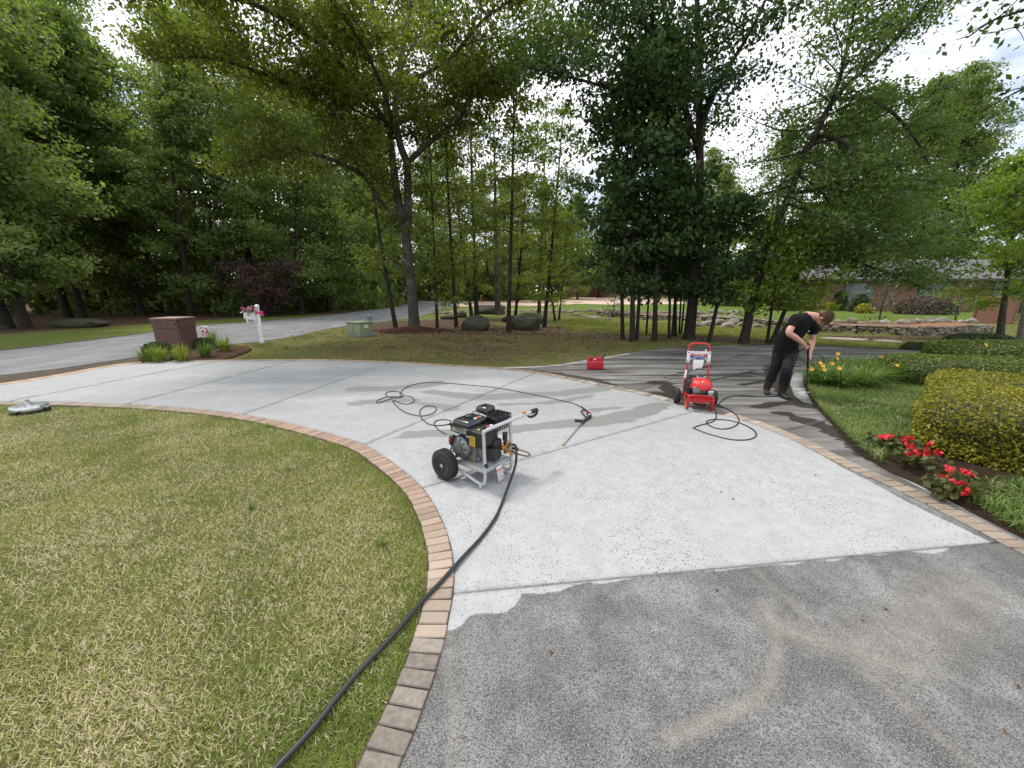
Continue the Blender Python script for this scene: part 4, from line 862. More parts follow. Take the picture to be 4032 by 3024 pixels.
def lily_flower(parent, loc, tilt, s, mat='flower_yellow'):
    mb = MB(); R = Matrix.Rotation(tilt[0], 3, 'X') @ Matrix.Rotation(tilt[1], 3, 'Y')
    for k in range(6):
        a = k*math.pi/3; w_ = .36 if k % 2 else .26; r = Matrix.Rotation(a, 3, 'Z')
        pts = [(0, 0, 0), (.45, w_, .30), (1.0, 0, .36), (.45, -w_, .30), (.5, 0, .22)]
        q = [R @ (r @ Vector(p))*s for p in pts]; mb.add(q, [(0, 4, 1), (1, 4, 2), (2, 4, 3), (3, 4, 0)])
    f = mb.build('flower', mat, parent, 0); f.location = loc
    c = MB().ball((0, 0, .12*s), (.16*s, .16*s, .2*s), 1).build('throat', 'flower_orange', f); return f
rg = random.Random(9)
simple('leaf_stalk', (.10, .15, .04), .6)
LIL = [(3225, 1516), (3310, 1526), (3400, 1522), (3490, 1508), (3570, 1502), (3380, 1482), (3270, 1486), (3620, 1488), (3500, 1470), (3330, 1474), (3440, 1492), (3560, 1476)]
LF = [(630, 1100), (490, 1137), (515, 1157), (418, 1185), (648, 1180), (525, 1190), (1005, 1085), (1083, 1115), (1155, 1112), (1167, 1132), (1140, 1158), (590, 1140), (1340, 1095), (1490, 1130), (640, 1056)]
LNUM = {}
LBASE = [Vector((*G(u, v, BZ), BZ)) for u, v in LIL]; LOWN = [[] for _ in LIL]
for a_, b_ in LF:
    u, v = 3000+.4665*a_, 900+.4665*b_; best = min(range(len(LIL)), key=lambda i: abs(LIL[i][0]-u)*1.0+abs((LIL[i][1]-62)-v)*.8); LOWN[best].append((u, v))
WORDS = ['no open flower', 'one yellow flower', 'two yellow flowers', 'three yellow flowers', 'four yellow flowers', 'five yellow flowers', 'six yellow flowers', 'seven yellow flowers']
for i, p in enumerate(LBASE):
    o = clump('daylily', 'daylily clump with arching leaves and %s beside the loop' % WORDS[len(LOWN[i])], p, 260, 0.40, 0.66, 0.019, 'leaf_lily', 400+i, 'daylilies')
    for k, (u, v) in enumerate(LOWN[i]):
        fp = D(u, v, p.y-.32)-p; fz = fp.z
        MB().tube([(0, 0, .05), (fp.x*.4, fp.y*.4, fz*.6), tuple(fp)], .004, 4, sm=2).build('stalk', 'leaf_stalk', o)
        lily_flower(o, fp, (rg.uniform(.5, 1.2), rg.uniform(-.5, .5)), rg.uniform(.042, .055))
p = Vector((*G(3850, 1460, BZ), BZ)); o = clump('daylily', 'lone yellow daylily beside the green hedges', p, 60, 0.5, 0.35, 0.017, 'leaf_lily', 411); MB().tube([(0, 0, .05), (0, 0, .6)], .004, 4).build('stalk', 'leaf_stalk', o); lily_flower(o, (0, 0, .62), (.8, .2), .055)
# clumps round the pillar
for i, (u, v, mt, h, n, lab) in enumerate([(580, 1428, 'leaf_lily', .42, 120, 'bluish green grass clump at the corner of the pillar bed'), (632, 1428, 'leaf_lime', .46, 130, 'lime yellow strap-leaved clump left in the pillar bed'), (722, 1426, 'leaf_lime', .46, 150, 'lime yellow strap-leaved clump before the pillar corner'),
                                           (812, 1410, 'leaf_lily', .44, 150, 'green strap-leaved clump right of the pillar corner'), (888, 1388, 'leaf_lime', .50, 170, 'large lime yellow clump toward the mailbox'), (838, 1376, 'leaf_lime', .42, 110, 'lime yellow clump under the garden flag'), (690, 1420, 'leaf_lily', .36, 80, 'short green clump against the pillar face'), (840, 1362, 'leaf_lily', .55, 100, 'tall thin grass clump behind the garden flag')]):
    p = GT(u, v); clump('strap_plant', lab, p, n, h, .42, .022, mt, 420+i)
# begonias
def begonia(u, v, lab, seed, nf, s=1.0):
    p = Vector((*G(u, v, BZ), BZ)); o = thing('begonia', lab, 'flower', p); r = np.random.default_rng(seed); n = 130
    P = r.normal(size=(n, 3))*np.array((.13, .12, .05))*s+np.array((0, 0, .13*s)); V, F_, t = leaf_cloud(P, r, .065, .06, up=.7, droop=.1); link('leaves', np_mesh('leaves', V, F_, {'tint': t}), o, 'leaf_begonia')
    for k in range(4): MB().tube([(0, 0, 0), (r.normal()*.06, r.normal()*.06, .12)], .006, 4).build('stem', 'leaf_stalk', o)
    for k in range(nf):
        c = np.array((r.normal()*.13*s, r.normal()*.11*s-.03, .17*s+r.random()*.06)); Q = c+r.normal(size=(11, 3))*.016
        V, F_, t = leaf_cloud(Q, r, .034, .032, up=.3, droop=0, out=np.array((0, -.5, 0))); link('flower', np_mesh('flower', V, F_, {'tint': t}), o, 'flower_red')
begonia(3475, 1758, 'small red begonia at the tip of the bed by the loop', 500, 4, .55)
begonia(3540, 1775, 'leafy begonia with red blooms before the golden hedge', 501, 7, .8)
begonia(3590, 1832, 'full red begonia spilling toward the pavers', 502, 11, .85)
begonia(3790, 1930, 'low red begonia near the corner of the golden hedge', 503, 6, .8)
begonia(3720, 1945, 'sparse red begonia at the paver edge', 504, 4, .6)

# ---------------------------------------------------------------- grass as real blades
def blades(P, h, wd, seed, lean=0.8):
    rng = np.random.default_rng(seed); n = len(P); az = rng.uniform(0, 2*math.pi, n); L_ = h*rng.uniform(.45, 1.3, n); le = rng.uniform(0.2, 1.0, n)*lean
    dr = np.c_[np.cos(az), np.sin(az), np.zeros(n)]; sd_ = np.c_[-dr[:, 1], dr[:, 0], np.zeros(n)]*wd*rng.uniform(.6, 1.3, n)[:, None]/2
    mid = P+dr*(L_*le*.35)[:, None]+np.array((0, 0, 1))*(L_*.6)[:, None]; tip = P+dr*(L_*le)[:, None]+np.array((0, 0, 1))*(L_*(1.0-.45*le))[:, None]
    V = np.stack([P-sd_, P+sd_, mid+sd_*.7, tip, mid-sd_*.7], 1).reshape(-1, 3); o = np.arange(n)[:, None]*5
    return V, np.concatenate([o+np.array((0, 1, 2)), o+np.array((0, 2, 4)), o+np.array((4, 2, 3))]), np.repeat(rng.random(n), 5)
def blades1(P, h, wd, seed, lean):
    rng = np.random.default_rng(seed); n = len(P); az = rng.uniform(0, 2*math.pi, n); L_ = h*rng.uniform(.4, 1.35, n); le = rng.uniform(0.3, 1.0, n)*lean; dr = np.c_[np.cos(az), np.sin(az), np.zeros(n)]
    a2 = rng.uniform(0, 2*math.pi, n); sd_ = np.c_[np.cos(a2), np.sin(a2), np.zeros(n)]*wd*rng.uniform(.6, 1.4, n)[:, None]/2; tip = P+dr*(L_*le)[:, None]+np.array((0, 0, 1))*(L_*(1.0-.5*le))[:, None]
    return np.stack([P-sd_, P+sd_, tip], 1).reshape(-1, 3), np.arange(3*n).reshape(n, 3), np.repeat(rng.random(n), 3)
def scatter(poly, n, seed, wfun=None):
    rng = np.random.default_rng(seed); p = np.array(poly); lo, hi = p.min(0), p.max(0); out = []; got = 0
    while got < n:
        q = rng.uniform(lo, hi, (n*2, 2)); k = inpoly(q[:, 0], q[:, 1], poly)
        if wfun is not None: k &= rng.random(len(q)) < wfun(q[:, 0], q[:, 1])
        q = q[k]; out.append(q); got += len(q)
    return np.concatenate(out)[:n]
lawn_edge = offs(LEFT, 0.178); lawn_poly = [tuple(p) for p in lawn_edge]+[(-9.6, 6.4), (-9.6, 3.5), (-4.5, 0.1)]
lawn_z = lambda x, y: 0.012+0.02*np.clip(polydist(x, y, lawn_edge)/0.5, 0, 1)+0.010*np.sin(x*3.1)*np.sin(y*2.7)
link('near_lawn', sheet(lawn_poly, 0.12, zf=lawn_z, skirt=0), None, 'lawn_soil', kind='structure')
def lawn_w(x, y): return np.clip(1.25/(0.55+np.hypot(x, y)*0.38), 0.12, 1)
q = scatter(lawn_poly, 430000, 600, lawn_w)
V, F_, t = blades1(np.c_[q, lawn_z(q[:, 0], q[:, 1])-.002], 0.036, 0.0055, 601, 1.15)
de = polydist(V[:, 0], V[:, 1], lawn_edge); t = t-0.30*np.exp(-de/0.35)+0.10*np.clip(1-np.hypot(V[:, 0]+2.0, V[:, 1]-2.6)/1.8, 0, 1)
link('lawn_grass', np_mesh('lawn_grass', V, F_, {'tint': t}), None, 'grass_near', kind='stuff', label='short patchy lawn grass with straw blades inside the paver curve', category='grass')
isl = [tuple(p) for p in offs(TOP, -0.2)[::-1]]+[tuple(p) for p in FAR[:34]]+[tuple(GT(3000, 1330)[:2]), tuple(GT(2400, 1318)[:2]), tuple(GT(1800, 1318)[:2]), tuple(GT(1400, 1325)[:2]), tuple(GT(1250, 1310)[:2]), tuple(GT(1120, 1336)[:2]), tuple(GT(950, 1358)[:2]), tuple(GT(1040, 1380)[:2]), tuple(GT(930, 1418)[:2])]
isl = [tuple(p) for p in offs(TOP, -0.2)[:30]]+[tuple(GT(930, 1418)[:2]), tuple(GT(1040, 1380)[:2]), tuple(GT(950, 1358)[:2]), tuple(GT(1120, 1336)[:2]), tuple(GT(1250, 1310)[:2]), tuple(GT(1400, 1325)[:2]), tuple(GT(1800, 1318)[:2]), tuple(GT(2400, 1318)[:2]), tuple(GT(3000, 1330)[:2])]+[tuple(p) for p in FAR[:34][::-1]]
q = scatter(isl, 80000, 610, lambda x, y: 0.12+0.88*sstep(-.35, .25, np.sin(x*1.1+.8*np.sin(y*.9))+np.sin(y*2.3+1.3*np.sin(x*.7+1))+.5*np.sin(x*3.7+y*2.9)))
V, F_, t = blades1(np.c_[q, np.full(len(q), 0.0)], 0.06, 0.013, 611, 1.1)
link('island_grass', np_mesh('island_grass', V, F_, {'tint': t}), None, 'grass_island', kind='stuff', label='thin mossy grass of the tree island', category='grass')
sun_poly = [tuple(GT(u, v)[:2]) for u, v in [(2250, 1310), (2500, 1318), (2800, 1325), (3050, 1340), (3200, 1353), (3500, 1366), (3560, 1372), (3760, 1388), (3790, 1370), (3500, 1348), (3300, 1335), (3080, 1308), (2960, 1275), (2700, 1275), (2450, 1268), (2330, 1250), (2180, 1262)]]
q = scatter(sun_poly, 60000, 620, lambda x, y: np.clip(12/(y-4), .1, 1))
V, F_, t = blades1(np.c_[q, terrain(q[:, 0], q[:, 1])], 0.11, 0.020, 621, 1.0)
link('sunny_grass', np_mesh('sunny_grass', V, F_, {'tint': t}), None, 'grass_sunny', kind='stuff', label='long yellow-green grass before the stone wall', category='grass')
lir = [tuple(p) for p in BED[14:44]]+[tuple(G(u, v)) for u, v in [(3430, 1540), (3640, 1520), (3640, 1600), (3600, 1700), (3560, 1745)]]
lir = [tuple(p) for p in offs(BED, -0.05)[27:56]]+[tuple(G(u, v)) for u, v in [(3215, 1530), (3400, 1535), (3640, 1525), (3700, 1570), (3650, 1650), (3600, 1760), (3500, 1770)]]
q = scatter(lir, 34000, 630); V, F_, t = blades(np.c_[q, np.full(len(q), BZ-.03)], 0.115, 0.009, 631, 1.3)
link('liriope', np_mesh('liriope', V, F_, {'tint': t}), None, 'liriope', kind='stuff', label='tufted ground cover between the lilies and the begonias', category='ground cover')
l2_ = [tuple(G(u, v)) for u, v in [(3830, 2000), (3950, 2080), (4200, 2220), (4500, 2150), (4500, 1980), (4032, 1930), (3880, 1930)]]
q = scatter(l2_, 5000, 640); V, F_, t = blades(np.c_[q, np.full(len(q), BZ-.04)], 0.15, 0.011, 641, 1.25)
link('bed_grass', np_mesh('bed_grass', V, F_, {'tint': t}), None, 'liriope', kind='stuff', label='loose grassy tufts at the right end of the paver band', category='ground cover')
simple('litter_leaf', (0.20, 0.125, 0.075), .9, var=.5, scale=2)
rl = np.random.default_rng(650); ql = np.concatenate([np.c_[rl.normal(size=7000)*4.2+.8, rl.normal(size=7000)*1.5+19.6], np.c_[rl.normal(size=4500)*4.0+8.2, rl.normal(size=4500)*.7+16.2], np.c_[rl.normal(size=2500)*2.2-4.6, rl.normal(size=2500)*1.6+18.6], np.c_[rl.uniform(-8, 4, 900), rl.uniform(11, 17, 900)]])
V, F_, t = leaf_cloud(np.c_[ql, terrain(ql[:, 0], ql[:, 1])+.025], rl, 0.09, 0.055, up=2.2, droop=0); link('leaf_litter', np_mesh('leaf_litter', V, F_, {'tint': t}), None, 'litter_leaf', kind='stuff', label='brown leaf litter lying under the grove', category='leaf litter')
# stray weeds in the near lawn
for i, (u, v) in enumerate([(1140, 1870), (1500, 2160), (1060, 1690), (990, 2020)]):
    clump('weed', 'bright green weed tuft standing in the near lawn', (*G(u, v), .02), 26, .09, .09, .006, 'leaf_lily', 660+i, 'weeds in the lawn')
# fallen leaves on concrete
rg = random.Random(4)
for i, (u, v, mt) in enumerate([(3398, 2445, 'dry_leaf'), (2822, 2325, 'dry_leaf'), (3490, 2400, 'dry_leaf'), (3955, 2880, 'dry_leaf'), (4010, 2705, 'dry_leaf'), (2840, 1938, 'dry_leaf'), (2886, 1965, 'dry_leaf'), (3210, 1872, 'dry_leaf'), (2748, 1866, 'dry_leaf'), (2170, 2570, 'dry_leaf'), (2998, 1567, 'flower_orange'), (108, 1702, 'pale_leaf'), (118, 1958, 'pale_leaf')]):
    z = 0.033 if i < 11 else 0.06; x, y = G(u, v, z); s = .013
    V = [(s*a, s*.5*b, .006*c) for a, b, c in [(-1, 0, 0), (-.3, 1, 1), (.5, .8, 1.4), (1.1, 0, .4), (.5, -.8, 1.3), (-.3, -1, .8), (0, 0, 0)]]
    m = bpy.data.meshes.new('leaf'); m.from_pydata(V, [], [(6, i_, (i_+1) % 6) for i_ in range(6)]); o = link('fallen_leaf', m, None, mt); o.location = (x, y, z); o.rotation_euler = (0, 0, rg.uniform(0, 6))
    tag(o, 'dead leaf lying on the concrete' if i < 10 else ('orange petal on the wet loop slab' if i == 10 else 'pale leaf lying on the near lawn'), 'leaf', 'dead leaves' if i < 10 else ('pale leaves' if i > 10 else None))
# ---------------------------------------------------------------- stone materials
def stone_mat(name, a, b, c, moss=0.0):
    N = NT(name); p = N.pos(); oi = N.n('ShaderNodeObjectInfo')
    n = N.noise(p, 9, 6, 0.65); m = N.noise(p, 40, 4, 0.7)
    k = N.mix(oi.outputs['Random'], a, b); k = N.mix(N.math('MULTIPLY', N.step(n, 0.45, 0.7), 0.7), k, c)
    k = N.mix(N.math('MULTIPLY', N.step(m, 0.55, 0.75), 0.4), k, (0.06, 0.055, 0.045))
    if moss: k = N.mix(N.math('MULTIPLY', N.step(N.noise(p, 2.2, 4), 0.45, 0.65), moss), k, (0.06, 0.085, 0.03))
    N.bsdf(k, 0.9, bump=N.bump(N.math('ADD', n, m), 0.02, 0.7), spec=0.25)
stone_mat('field_stone', (0.17, 0.14, 0.10), (0.34, 0.30, 0.25), (0.25, 0.20, 0.15))
stone_mat('pale_rock', (0.19, 0.17, 0.14), (0.38, 0.34, 0.29), (0.28, 0.22, 0.17))
stone_mat('boulder', (0.05, 0.046, 0.035), (0.075, 0.068, 0.052), (0.11, 0.10, 0.078), 0.5)
simple('flagstone', (0.40, 0.37, 0.32), 0.9, var=0.2, scale=3, bump=0.004)
def rock_mesh(seed, sub=2, boxy=0.4, amp=0.16):
    bm = bmesh.new(); bmesh.ops.create_icosphere(bm, subdivisions=sub, radius=0.5); e = 2+4*boxy
    for v in bm.verts:
        d = np.array(v.co)*2; k = (np.abs(d)**e).sum()**(-1/e); n = mnoise.noise(Vector(d)*1.1+Vector((seed*7.3, 1, 2)))*amp*2+mnoise.noise(Vector(d)*2.9+Vector((seed, 5, 2)))*amp*.6
        v.co = Vector(d*k*0.5*(1+n))
    rr = random.Random(seed*13+1)
    for _ in range(10):
        nn = Vector((rr.gauss(0, 1), rr.gauss(0, 1), rr.gauss(0, .55))).normalized(); dd = rr.uniform(.40, .50)
        for v in bm.verts:
            q_ = v.co.dot(nn)-dd
            if q_ > 0: v.co -= nn*q_*.92
    m = bpy.data.meshes.new('rock'); bm.to_mesh(m); bm.free(); smooth_by_angle(m, 28); return m
STONES = [rock_mesh(i, 2, 0.55, 0.10) for i in range(7)]; ROCKS = [rock_mesh(20+i, 2, 0.25, 0.18) for i in range(6)]
for m in STONES: m.materials.append(MATS['field_stone'])
for m in ROCKS: m.materials.append(MATS['pale_rock'])
rg = random.Random(21)
wall = thing('stone_wall', 'low dry-stacked wall of brown field stones below the pine straw terrace', 'stone wall')
def lay(x0, x1, rows, hh, ln0, mats=STONES, par=wall, back=0.1):
    xs = np.linspace(x0, x1, 400); pl = resample(np.c_[xs, np.interp(xs, WALLX, WALLY)+0.02], 0.05)
    n = len(pl); z = -0.02
    for r in range(rows):
        k = 0.0+rg.random()*3
        while k < n-1:
            ln = ln0*rg.uniform(.6, 1.5); j = min(n-1, k+ln/0.05); a = pl[int(k)]; b = pl[int(j)]; m = (a+b)/2
            h = hh*rg.uniform(.85, 1.25); o = bpy.data.objects.new('stone', rg.choice(mats)); COL.objects.link(o); o.parent = par
            o.location = (m[0]+rg.uniform(-.03, .03), m[1]+r*0.025+rg.uniform(-.03, .03), z+hh*.5); o.rotation_euler = (rg.uniform(-.12, .12), rg.uniform(-.1, .1), math.atan2(b[1]-a[1], b[0]-a[0])+rg.uniform(-.1, .1))
            o.scale = (max(.08, float(np.linalg.norm(b-a)))*1.04, rg.uniform(.22, .34), h*1.06); k = j
        z += hh*.93
lay(15.0, 23.0, 4, 0.115, 0.24)
lay(7.2, 15.0, 3, 0.15, 0.42)
edge = thing('rock_edging', 'loose row of pale rocks between the pine straw and the green lawn', 'rock edging')
for i, x in enumerate(np.linspace(5.0, 24.5, 62)):
    y = float(np.interp(x, WALLX, WALLY))+1.95+rg.uniform(-.2, .2); s = rg.uniform(.22, .55)
    o = bpy.data.objects.new('rock', rg.choice(ROCKS)); COL.objects.link(o); o.parent = edge; o.location = (x+rg.uniform(-.1, .1), y, float(terrain(x, y))+s*.16); o.rotation_euler = (rg.uniform(-.3, .3), rg.uniform(-.3, .3), rg.uniform(0, 6)); o.scale = (s*1.3, s, s*.75)
steps_ = thing('rock_pile', 'pile of large pale rocks breaking the stone wall behind the dark trunk', 'rocks')
for u, v, s in [(2745, 1262, .8), (2790, 1258, .9), (2835, 1255, 1.1), (2870, 1262, .9), (2900, 1252, 1.0), (2760, 1240, .9), (2820, 1236, 1.2), (2885, 1238, 1.0), (2925, 1258, .7), (2955, 1240, .8), (2985, 1262, .6)]:
    p = GT(u, v); o = bpy.data.objects.new('rock', rg.choice(ROCKS)); COL.objects.link(o); o.parent = steps_; o.location = p+Vector((0, 0, s*.12)); o.rotation_euler = (rg.uniform(-.2, .2), rg.uniform(-.2, .2), rg.uniform(-.4, .4)); s *= .72; o.scale = (s*1.25, s*.9, s*.55)
ring = thing('grove_rock_row', 'row of small rocks curving behind the grove toward the brick driveway', 'rock edging')
for i in range(38):
    t = i/37; u = 1700+t*700; v = 1236-14*math.sin(t*3.14)+6*t-10*(t > .5)*0+rg.uniform(-3, 3); p = GT(u, v); s = rg.uniform(.25, .6)
    o = bpy.data.objects.new('rock', rg.choice(ROCKS)); COL.objects.link(o); o.parent = ring; o.location = p+Vector((0, 0, s*.12)); o.rotation_euler = (0, 0, rg.uniform(0, 6)); o.scale = (s*1.4, s, s*.6)
def boulder(u, v, w_, d_, h, seed, lab, boxy=.5):
    p = GT(u, v); m = rock_mesh(seed, 3, boxy, .20); m.materials.append(MATS['boulder']); o = link('boulder', m); o.location = p+Vector((0, d_*.4, h*.36)); o.scale = (w_, d_, h); tag(o, lab, 'boulder'); return o
boulder(1870, 1305, 1.6, 1.2, .82, 41, 'rounded grey boulder standing between the leaning saplings', .35)
boulder(2070, 1303, 1.75, 1.1, .74, 42, 'long dark block-shaped boulder behind the single sapling', .75)
boulder(2085, 1276, 2.0, 1.3, .80, 43, 'low sloping boulder lying behind the block-shaped one', .2)
boulder(1930, 1238, 2.6, 1.4, .9, 44, 'flat wide boulder at the foot of the pale grey trunk', .3)
boulder(1770, 1258, 1.2, .9, .35, 45, 'flat pale rock slab left of the rounded boulder', .4)
boulder(1815, 1252, .9, .7, .5, 46, 'small tan rock beside the flat slab', .4)
boulder(2005, 1270, .9, .7, .5, 47, 'small dark rock half hidden by a sapling', .3)
boulder(265, 1292, 3.0, 1.3, .5, 48, 'long flat rock lying under the trees across the road', .3)
for i, (u0, u1, v) in enumerate([(3230, 1420+2000, 1338), (3440, 3560, 1347), (3700, 3860, 1356)]):
    a, b = GT(u0, v), GT(u1, v+5); m = (a+b)/2; l = (b-a).length; rr = random.Random(i)
    ol = [(math.cos(t)*l/2*rr.uniform(.85, 1.05), math.sin(t)*.42*rr.uniform(.8, 1.1)) for t in np.linspace(0, 6.283, 12)[:-1]]
    mb = MB(); n = len(ol); mb.add([(x, y, 0.05) for x, y in ol]+[(x, y, -.05) for x, y in ol], [tuple(range(n))]+[(k, n+k, n+(k+1) % n, (k+1) % n) for k in range(n)])
    o = mb.build('flagstone', 'flagstone', None, 0); o.location = (m.x, m.y, .03); o.rotation_euler = (0, 0, math.atan2(b.y-a.y, b.x-a.x)); tag(o, 'flat pale flagstone in the grass below the stone wall', 'flagstone', 'flagstones below the wall')

# ---------------------------------------------------------------- neighbour's house
def brick_wall_mat():
    N = NT('house_brick'); p = N.obj(); br = N.n('ShaderNodeTexBrick')
    sx = N.n('ShaderNodeSeparateXYZ'); N.l(p, sx.inputs[0]); cx = N.n('ShaderNodeCombineXYZ'); N.l(N.math('ADD', sx.outputs[0], sx.outputs[1]), cx.inputs[0]); N.l(sx.outputs[2], cx.inputs[1]); N.l(cx.outputs[0], br.inputs[0])
    br.inputs['Scale'].default_value = 1.0; br.inputs['Brick Width'].default_value = .22; br.inputs['Row Height'].default_value = .075; br.inputs['Mortar Size'].default_value = .010
    br.inputs['Color1'].default_value = (.17, .075, .055, 1); br.inputs['Color2'].default_value = (.25, .115, .085, 1); br.inputs['Mortar'].default_value = (.28, .22, .18, 1)
    c = N.mix(N.math('MULTIPLY', N.noise(p, 1.2, 4), .35), br.outputs[0], (.12, .06, .05)); N.bsdf(c, .9, bump=N.bump(br.outputs['Fac'], .006, .5), spec=.2)
brick_wall_mat()
def shingle_mat():
    N = NT('shingles'); p = N.obj(); br = N.n('ShaderNodeTexBrick'); N.l(N.mapped(p, (1, 1.15, 1)), br.inputs[0]); br.inputs['Scale'].default_value = 1; br.inputs['Brick Width'].default_value = .33; br.inputs['Row Height'].default_value = .16; br.inputs['Mortar Size'].default_value = .012
    br.inputs['Color1'].default_value = (.13, .13, .135, 1); br.inputs['Color2'].default_value = (.20, .197, .194, 1); br.inputs['Mortar'].default_value = (.09, .09, .09, 1); N.bsdf(br.outputs[0], .9, spec=.2)
shingle_mat()
simple('window_frame', (.30, .29, .27), .6); simple('glass_dark', (.03, .04, .05), .12, spec=.8); simple('shutter_teal', (.10, .17, .16), .6); simple('gutter', (.05, .042, .036), .5); simple('garage_door', (.12, .045, .032), .5, var=.08, scale=3)
hx, hy = 31.0, 33.5; hz = float(terrain(hx, hy))
house = thing('brick_house', 'single-storey brown brick house with grey shingle roof beyond the wall', 'house', (hx, hy, hz), math.radians(-7))
HL, HD, HH = 22, 9, 2.6
MB().box((HL/2-4, HD/2, HH/2-.3), (HL, HD, HH+.6)).build('wall', 'house_brick', house, 0)
x0, x1, y0, y1 = -4.6, HL-3.4, -.6, HD+.6; rz_ = HH+1.9
rf = MB().add([(x0, y0, HH), (x1, y0, HH), (x1, y1, HH), (x0, y1, HH), (x0+4, HD/2, rz_), (x1-4, HD/2, rz_)], [(0, 1, 5, 4), (1, 2, 5), (2, 3, 4, 5), (3, 0, 4)]).build('roof', 'shingles', house, 0)
MB().box(((x0+x1)/2, y0-.06, HH-.08), (x1-x0+.1, .14, .18)).build('gutter', 'gutter', rf)
MB().box(((x0+x1)/2, HD/2, HH-.2), (x1-x0-.1, y1-y0-.2, .1)).build('soffit', 'gutter', rf)
MB().box((3.5, HD/2-1, rz_-.2), (.9, .7, 1.8)).build('chimney', 'house_brick', rf, 0)
for wx_ in (-1.5, 4.2, 9.6, 14.0):
    wdw = MB().box((wx_, -.02, 1.55), (1.2, .10, 1.6)).build('window', 'window_frame', house, 0)
    for a in (-.28, .28):
        for c in (-.4, .35): MB().box((wx_+a, -.08, 1.55+c), (.5, .02, .66)).build('pane', 'glass_dark', wdw, 0)
    for s in (-1, 1): 
        sh = MB().box((wx_+s*.86, -.05, 1.55), (.42, .07, 1.7)).build('shutter', 'shutter_teal', house, 0)
        mbs = MB()
        for q_ in range(9): mbs.box((wx_+s*.86, -.095, .85+q_*.175), (.34, .03, .05))
        mbs.build('louvres', 'shutter_teal', sh, 0)
# garage wing seen between the trunks
gp = GT(2355, 1166); gz = gp.z
gar = thing('garage_wing', 'brick garage with red-brown door at the head of the brick driveway', 'garage', gp, math.radians(20))
MB().box((0, 4, 1.8), (9, 8, 3.6)).build('wall', 'house_brick', gar, 0)
gd = MB().box((-.4, -.03, 1.3), (3.2, .12, 2.6)).build('garage_door', 'garage_door', gar, 0)
for q_ in range(4): MB().box((-.4, -.11, .4+q_*.62), (3.0, .04, .5)).build('panel', 'garage_door', gd, 0)
MB().add([(-5, -.6, 3.5), (5, -.6, 3.5), (5, 8.6, 3.5), (-5, 8.6, 3.5), (-2, 4, 6.2), (2, 4, 6.2)], [(0, 1, 5, 4), (1, 2, 5), (2, 3, 4, 5), (3, 0, 4), (3, 2, 1, 0)]).build('roof', 'shingles', gar, 0)
# brick gate pier and iron fence on the right
gp = GT(3905, 1272); pier = thing('brick_pier', 'square red brick gate pier behind the young magnolia', 'pier', gp, .15)
simple('pier_brick', (.30, .15, .11), .9, var=.35, scale=6); simple('mortar', (.34, .30, .26), .95)
MB().box((0, 0, .62), (.96, .96, 1.24)).build('mortar_core', 'mortar', pier, 0)
pb_ = MB().box((0, 0, 0), (.235, .10, .068), bev=.004, seg=1).mesh('brick', 0); pb_.materials.append(MATS['pier_brick'])
for r in range(16):
    for sd_ in range(4):
        for k in range(4):
            off = (-.375+k*.25)+(.06 if r % 2 else -.06); v = Matrix.Rotation(sd_*math.pi/2, 3, 'Z') @ Vector((off, -.455, .04+r*.0775)); o = bpy.data.objects.new('brick', pb_); COL.objects.link(o); o.parent = pier; o.location = v; o.rotation_euler = (0, 0, sd_*math.pi/2)
MB().box((0, 0, 1.30), (1.14, 1.14, .10), bev=.01).build('cap', 'pier_brick', pier, 0)
a, b = GT(3945, 1268), GT(4120, 1262)
fen = thing('iron_fence', 'low black iron picket fence running right from the brick pier', 'fence', a, math.atan2(b.y-a.y, b.x-a.x)); fl = (b-a).length
for z in (.25, .95): MB().box((fl/2, 0, z), (fl, .03, .04)).build('rail', 'iron', fen, 0)
pk = MB().box((0, 0, .55), (.022, .022, 1.1)).mesh('picket', 0); pk.materials.append(MATS['iron'])
for k in range(int(fl/.16)):
    o = bpy.data.objects.new('picket', pk); COL.objects.link(o); o.parent = fen; o.location = (.08+k*.16, 0, 0)
for k in (0, fl/2, fl): MB().box((k, 0, .6), (.06, .06, 1.2)).build('post', 'iron', fen, 0)
# far mailbox and red marker by the road
p = GT(1895, 1190); o = thing('red_marker', 'small red marker post by the far bend of the road', 'post', p); MB().box((0, 0, .55), (.14, .14, 1.1), bev=.01).build('post', 'red_plastic', o); MB().box((0, 0, 1.15), (.2, .2, .1), bev=.02).build('cap', 'red_plastic', o)
p = GT(1970, 1184); o = thing('far_mailbox', 'dark mailbox far off beside the lawn behind the grove', 'mailbox', p); MB().box((0, 0, .5), (.1, .1, 1.0)).build('post', 'iron', o); MB().box((0, 0, 1.12), (.25, .5, .28), bev=.06).build('box', 'iron', o); MB().box((0, -.26, 1.12), (.2, .02, .2), bev=.01).build('door', 'white_paint', o)
# ---------------------------------------------------------------- silver and black pressure washer
def text(body, size, mat, parent, loc, rot, name='lettering', ext=0.0006, bold=False, ax='CENTER'):
    c = bpy.data.curves.new(name, 'FONT'); c.body = body; c.size = size; c.align_x = ax; c.align_y = 'CENTER'; c.extrude = ext; c.resolution_u = 2
    if bold: c.offset = size*0.018
    tmp = bpy.data.objects.new(name, c); COL.objects.link(tmp); bpy.context.view_layer.update()
    me = bpy.data.meshes.new_from_object(tmp.evaluated_get(bpy.context.evaluated_depsgraph_get())); bpy.data.objects.remove(tmp); bpy.data.curves.remove(c); me.materials.clear()
    o = link(name, me, parent, mat); o.location = loc; o.rotation_euler = rot; return o
HP = math.pi/2
wz = 0.031
wp = G(1888, 1886)
pw = thing('pressure_washer', 'silver-framed pressure washer with black engine standing on the clean concrete', 'pressure washer', (wp[0]+.03, wp[1]+.02, wz), math.radians(-38))
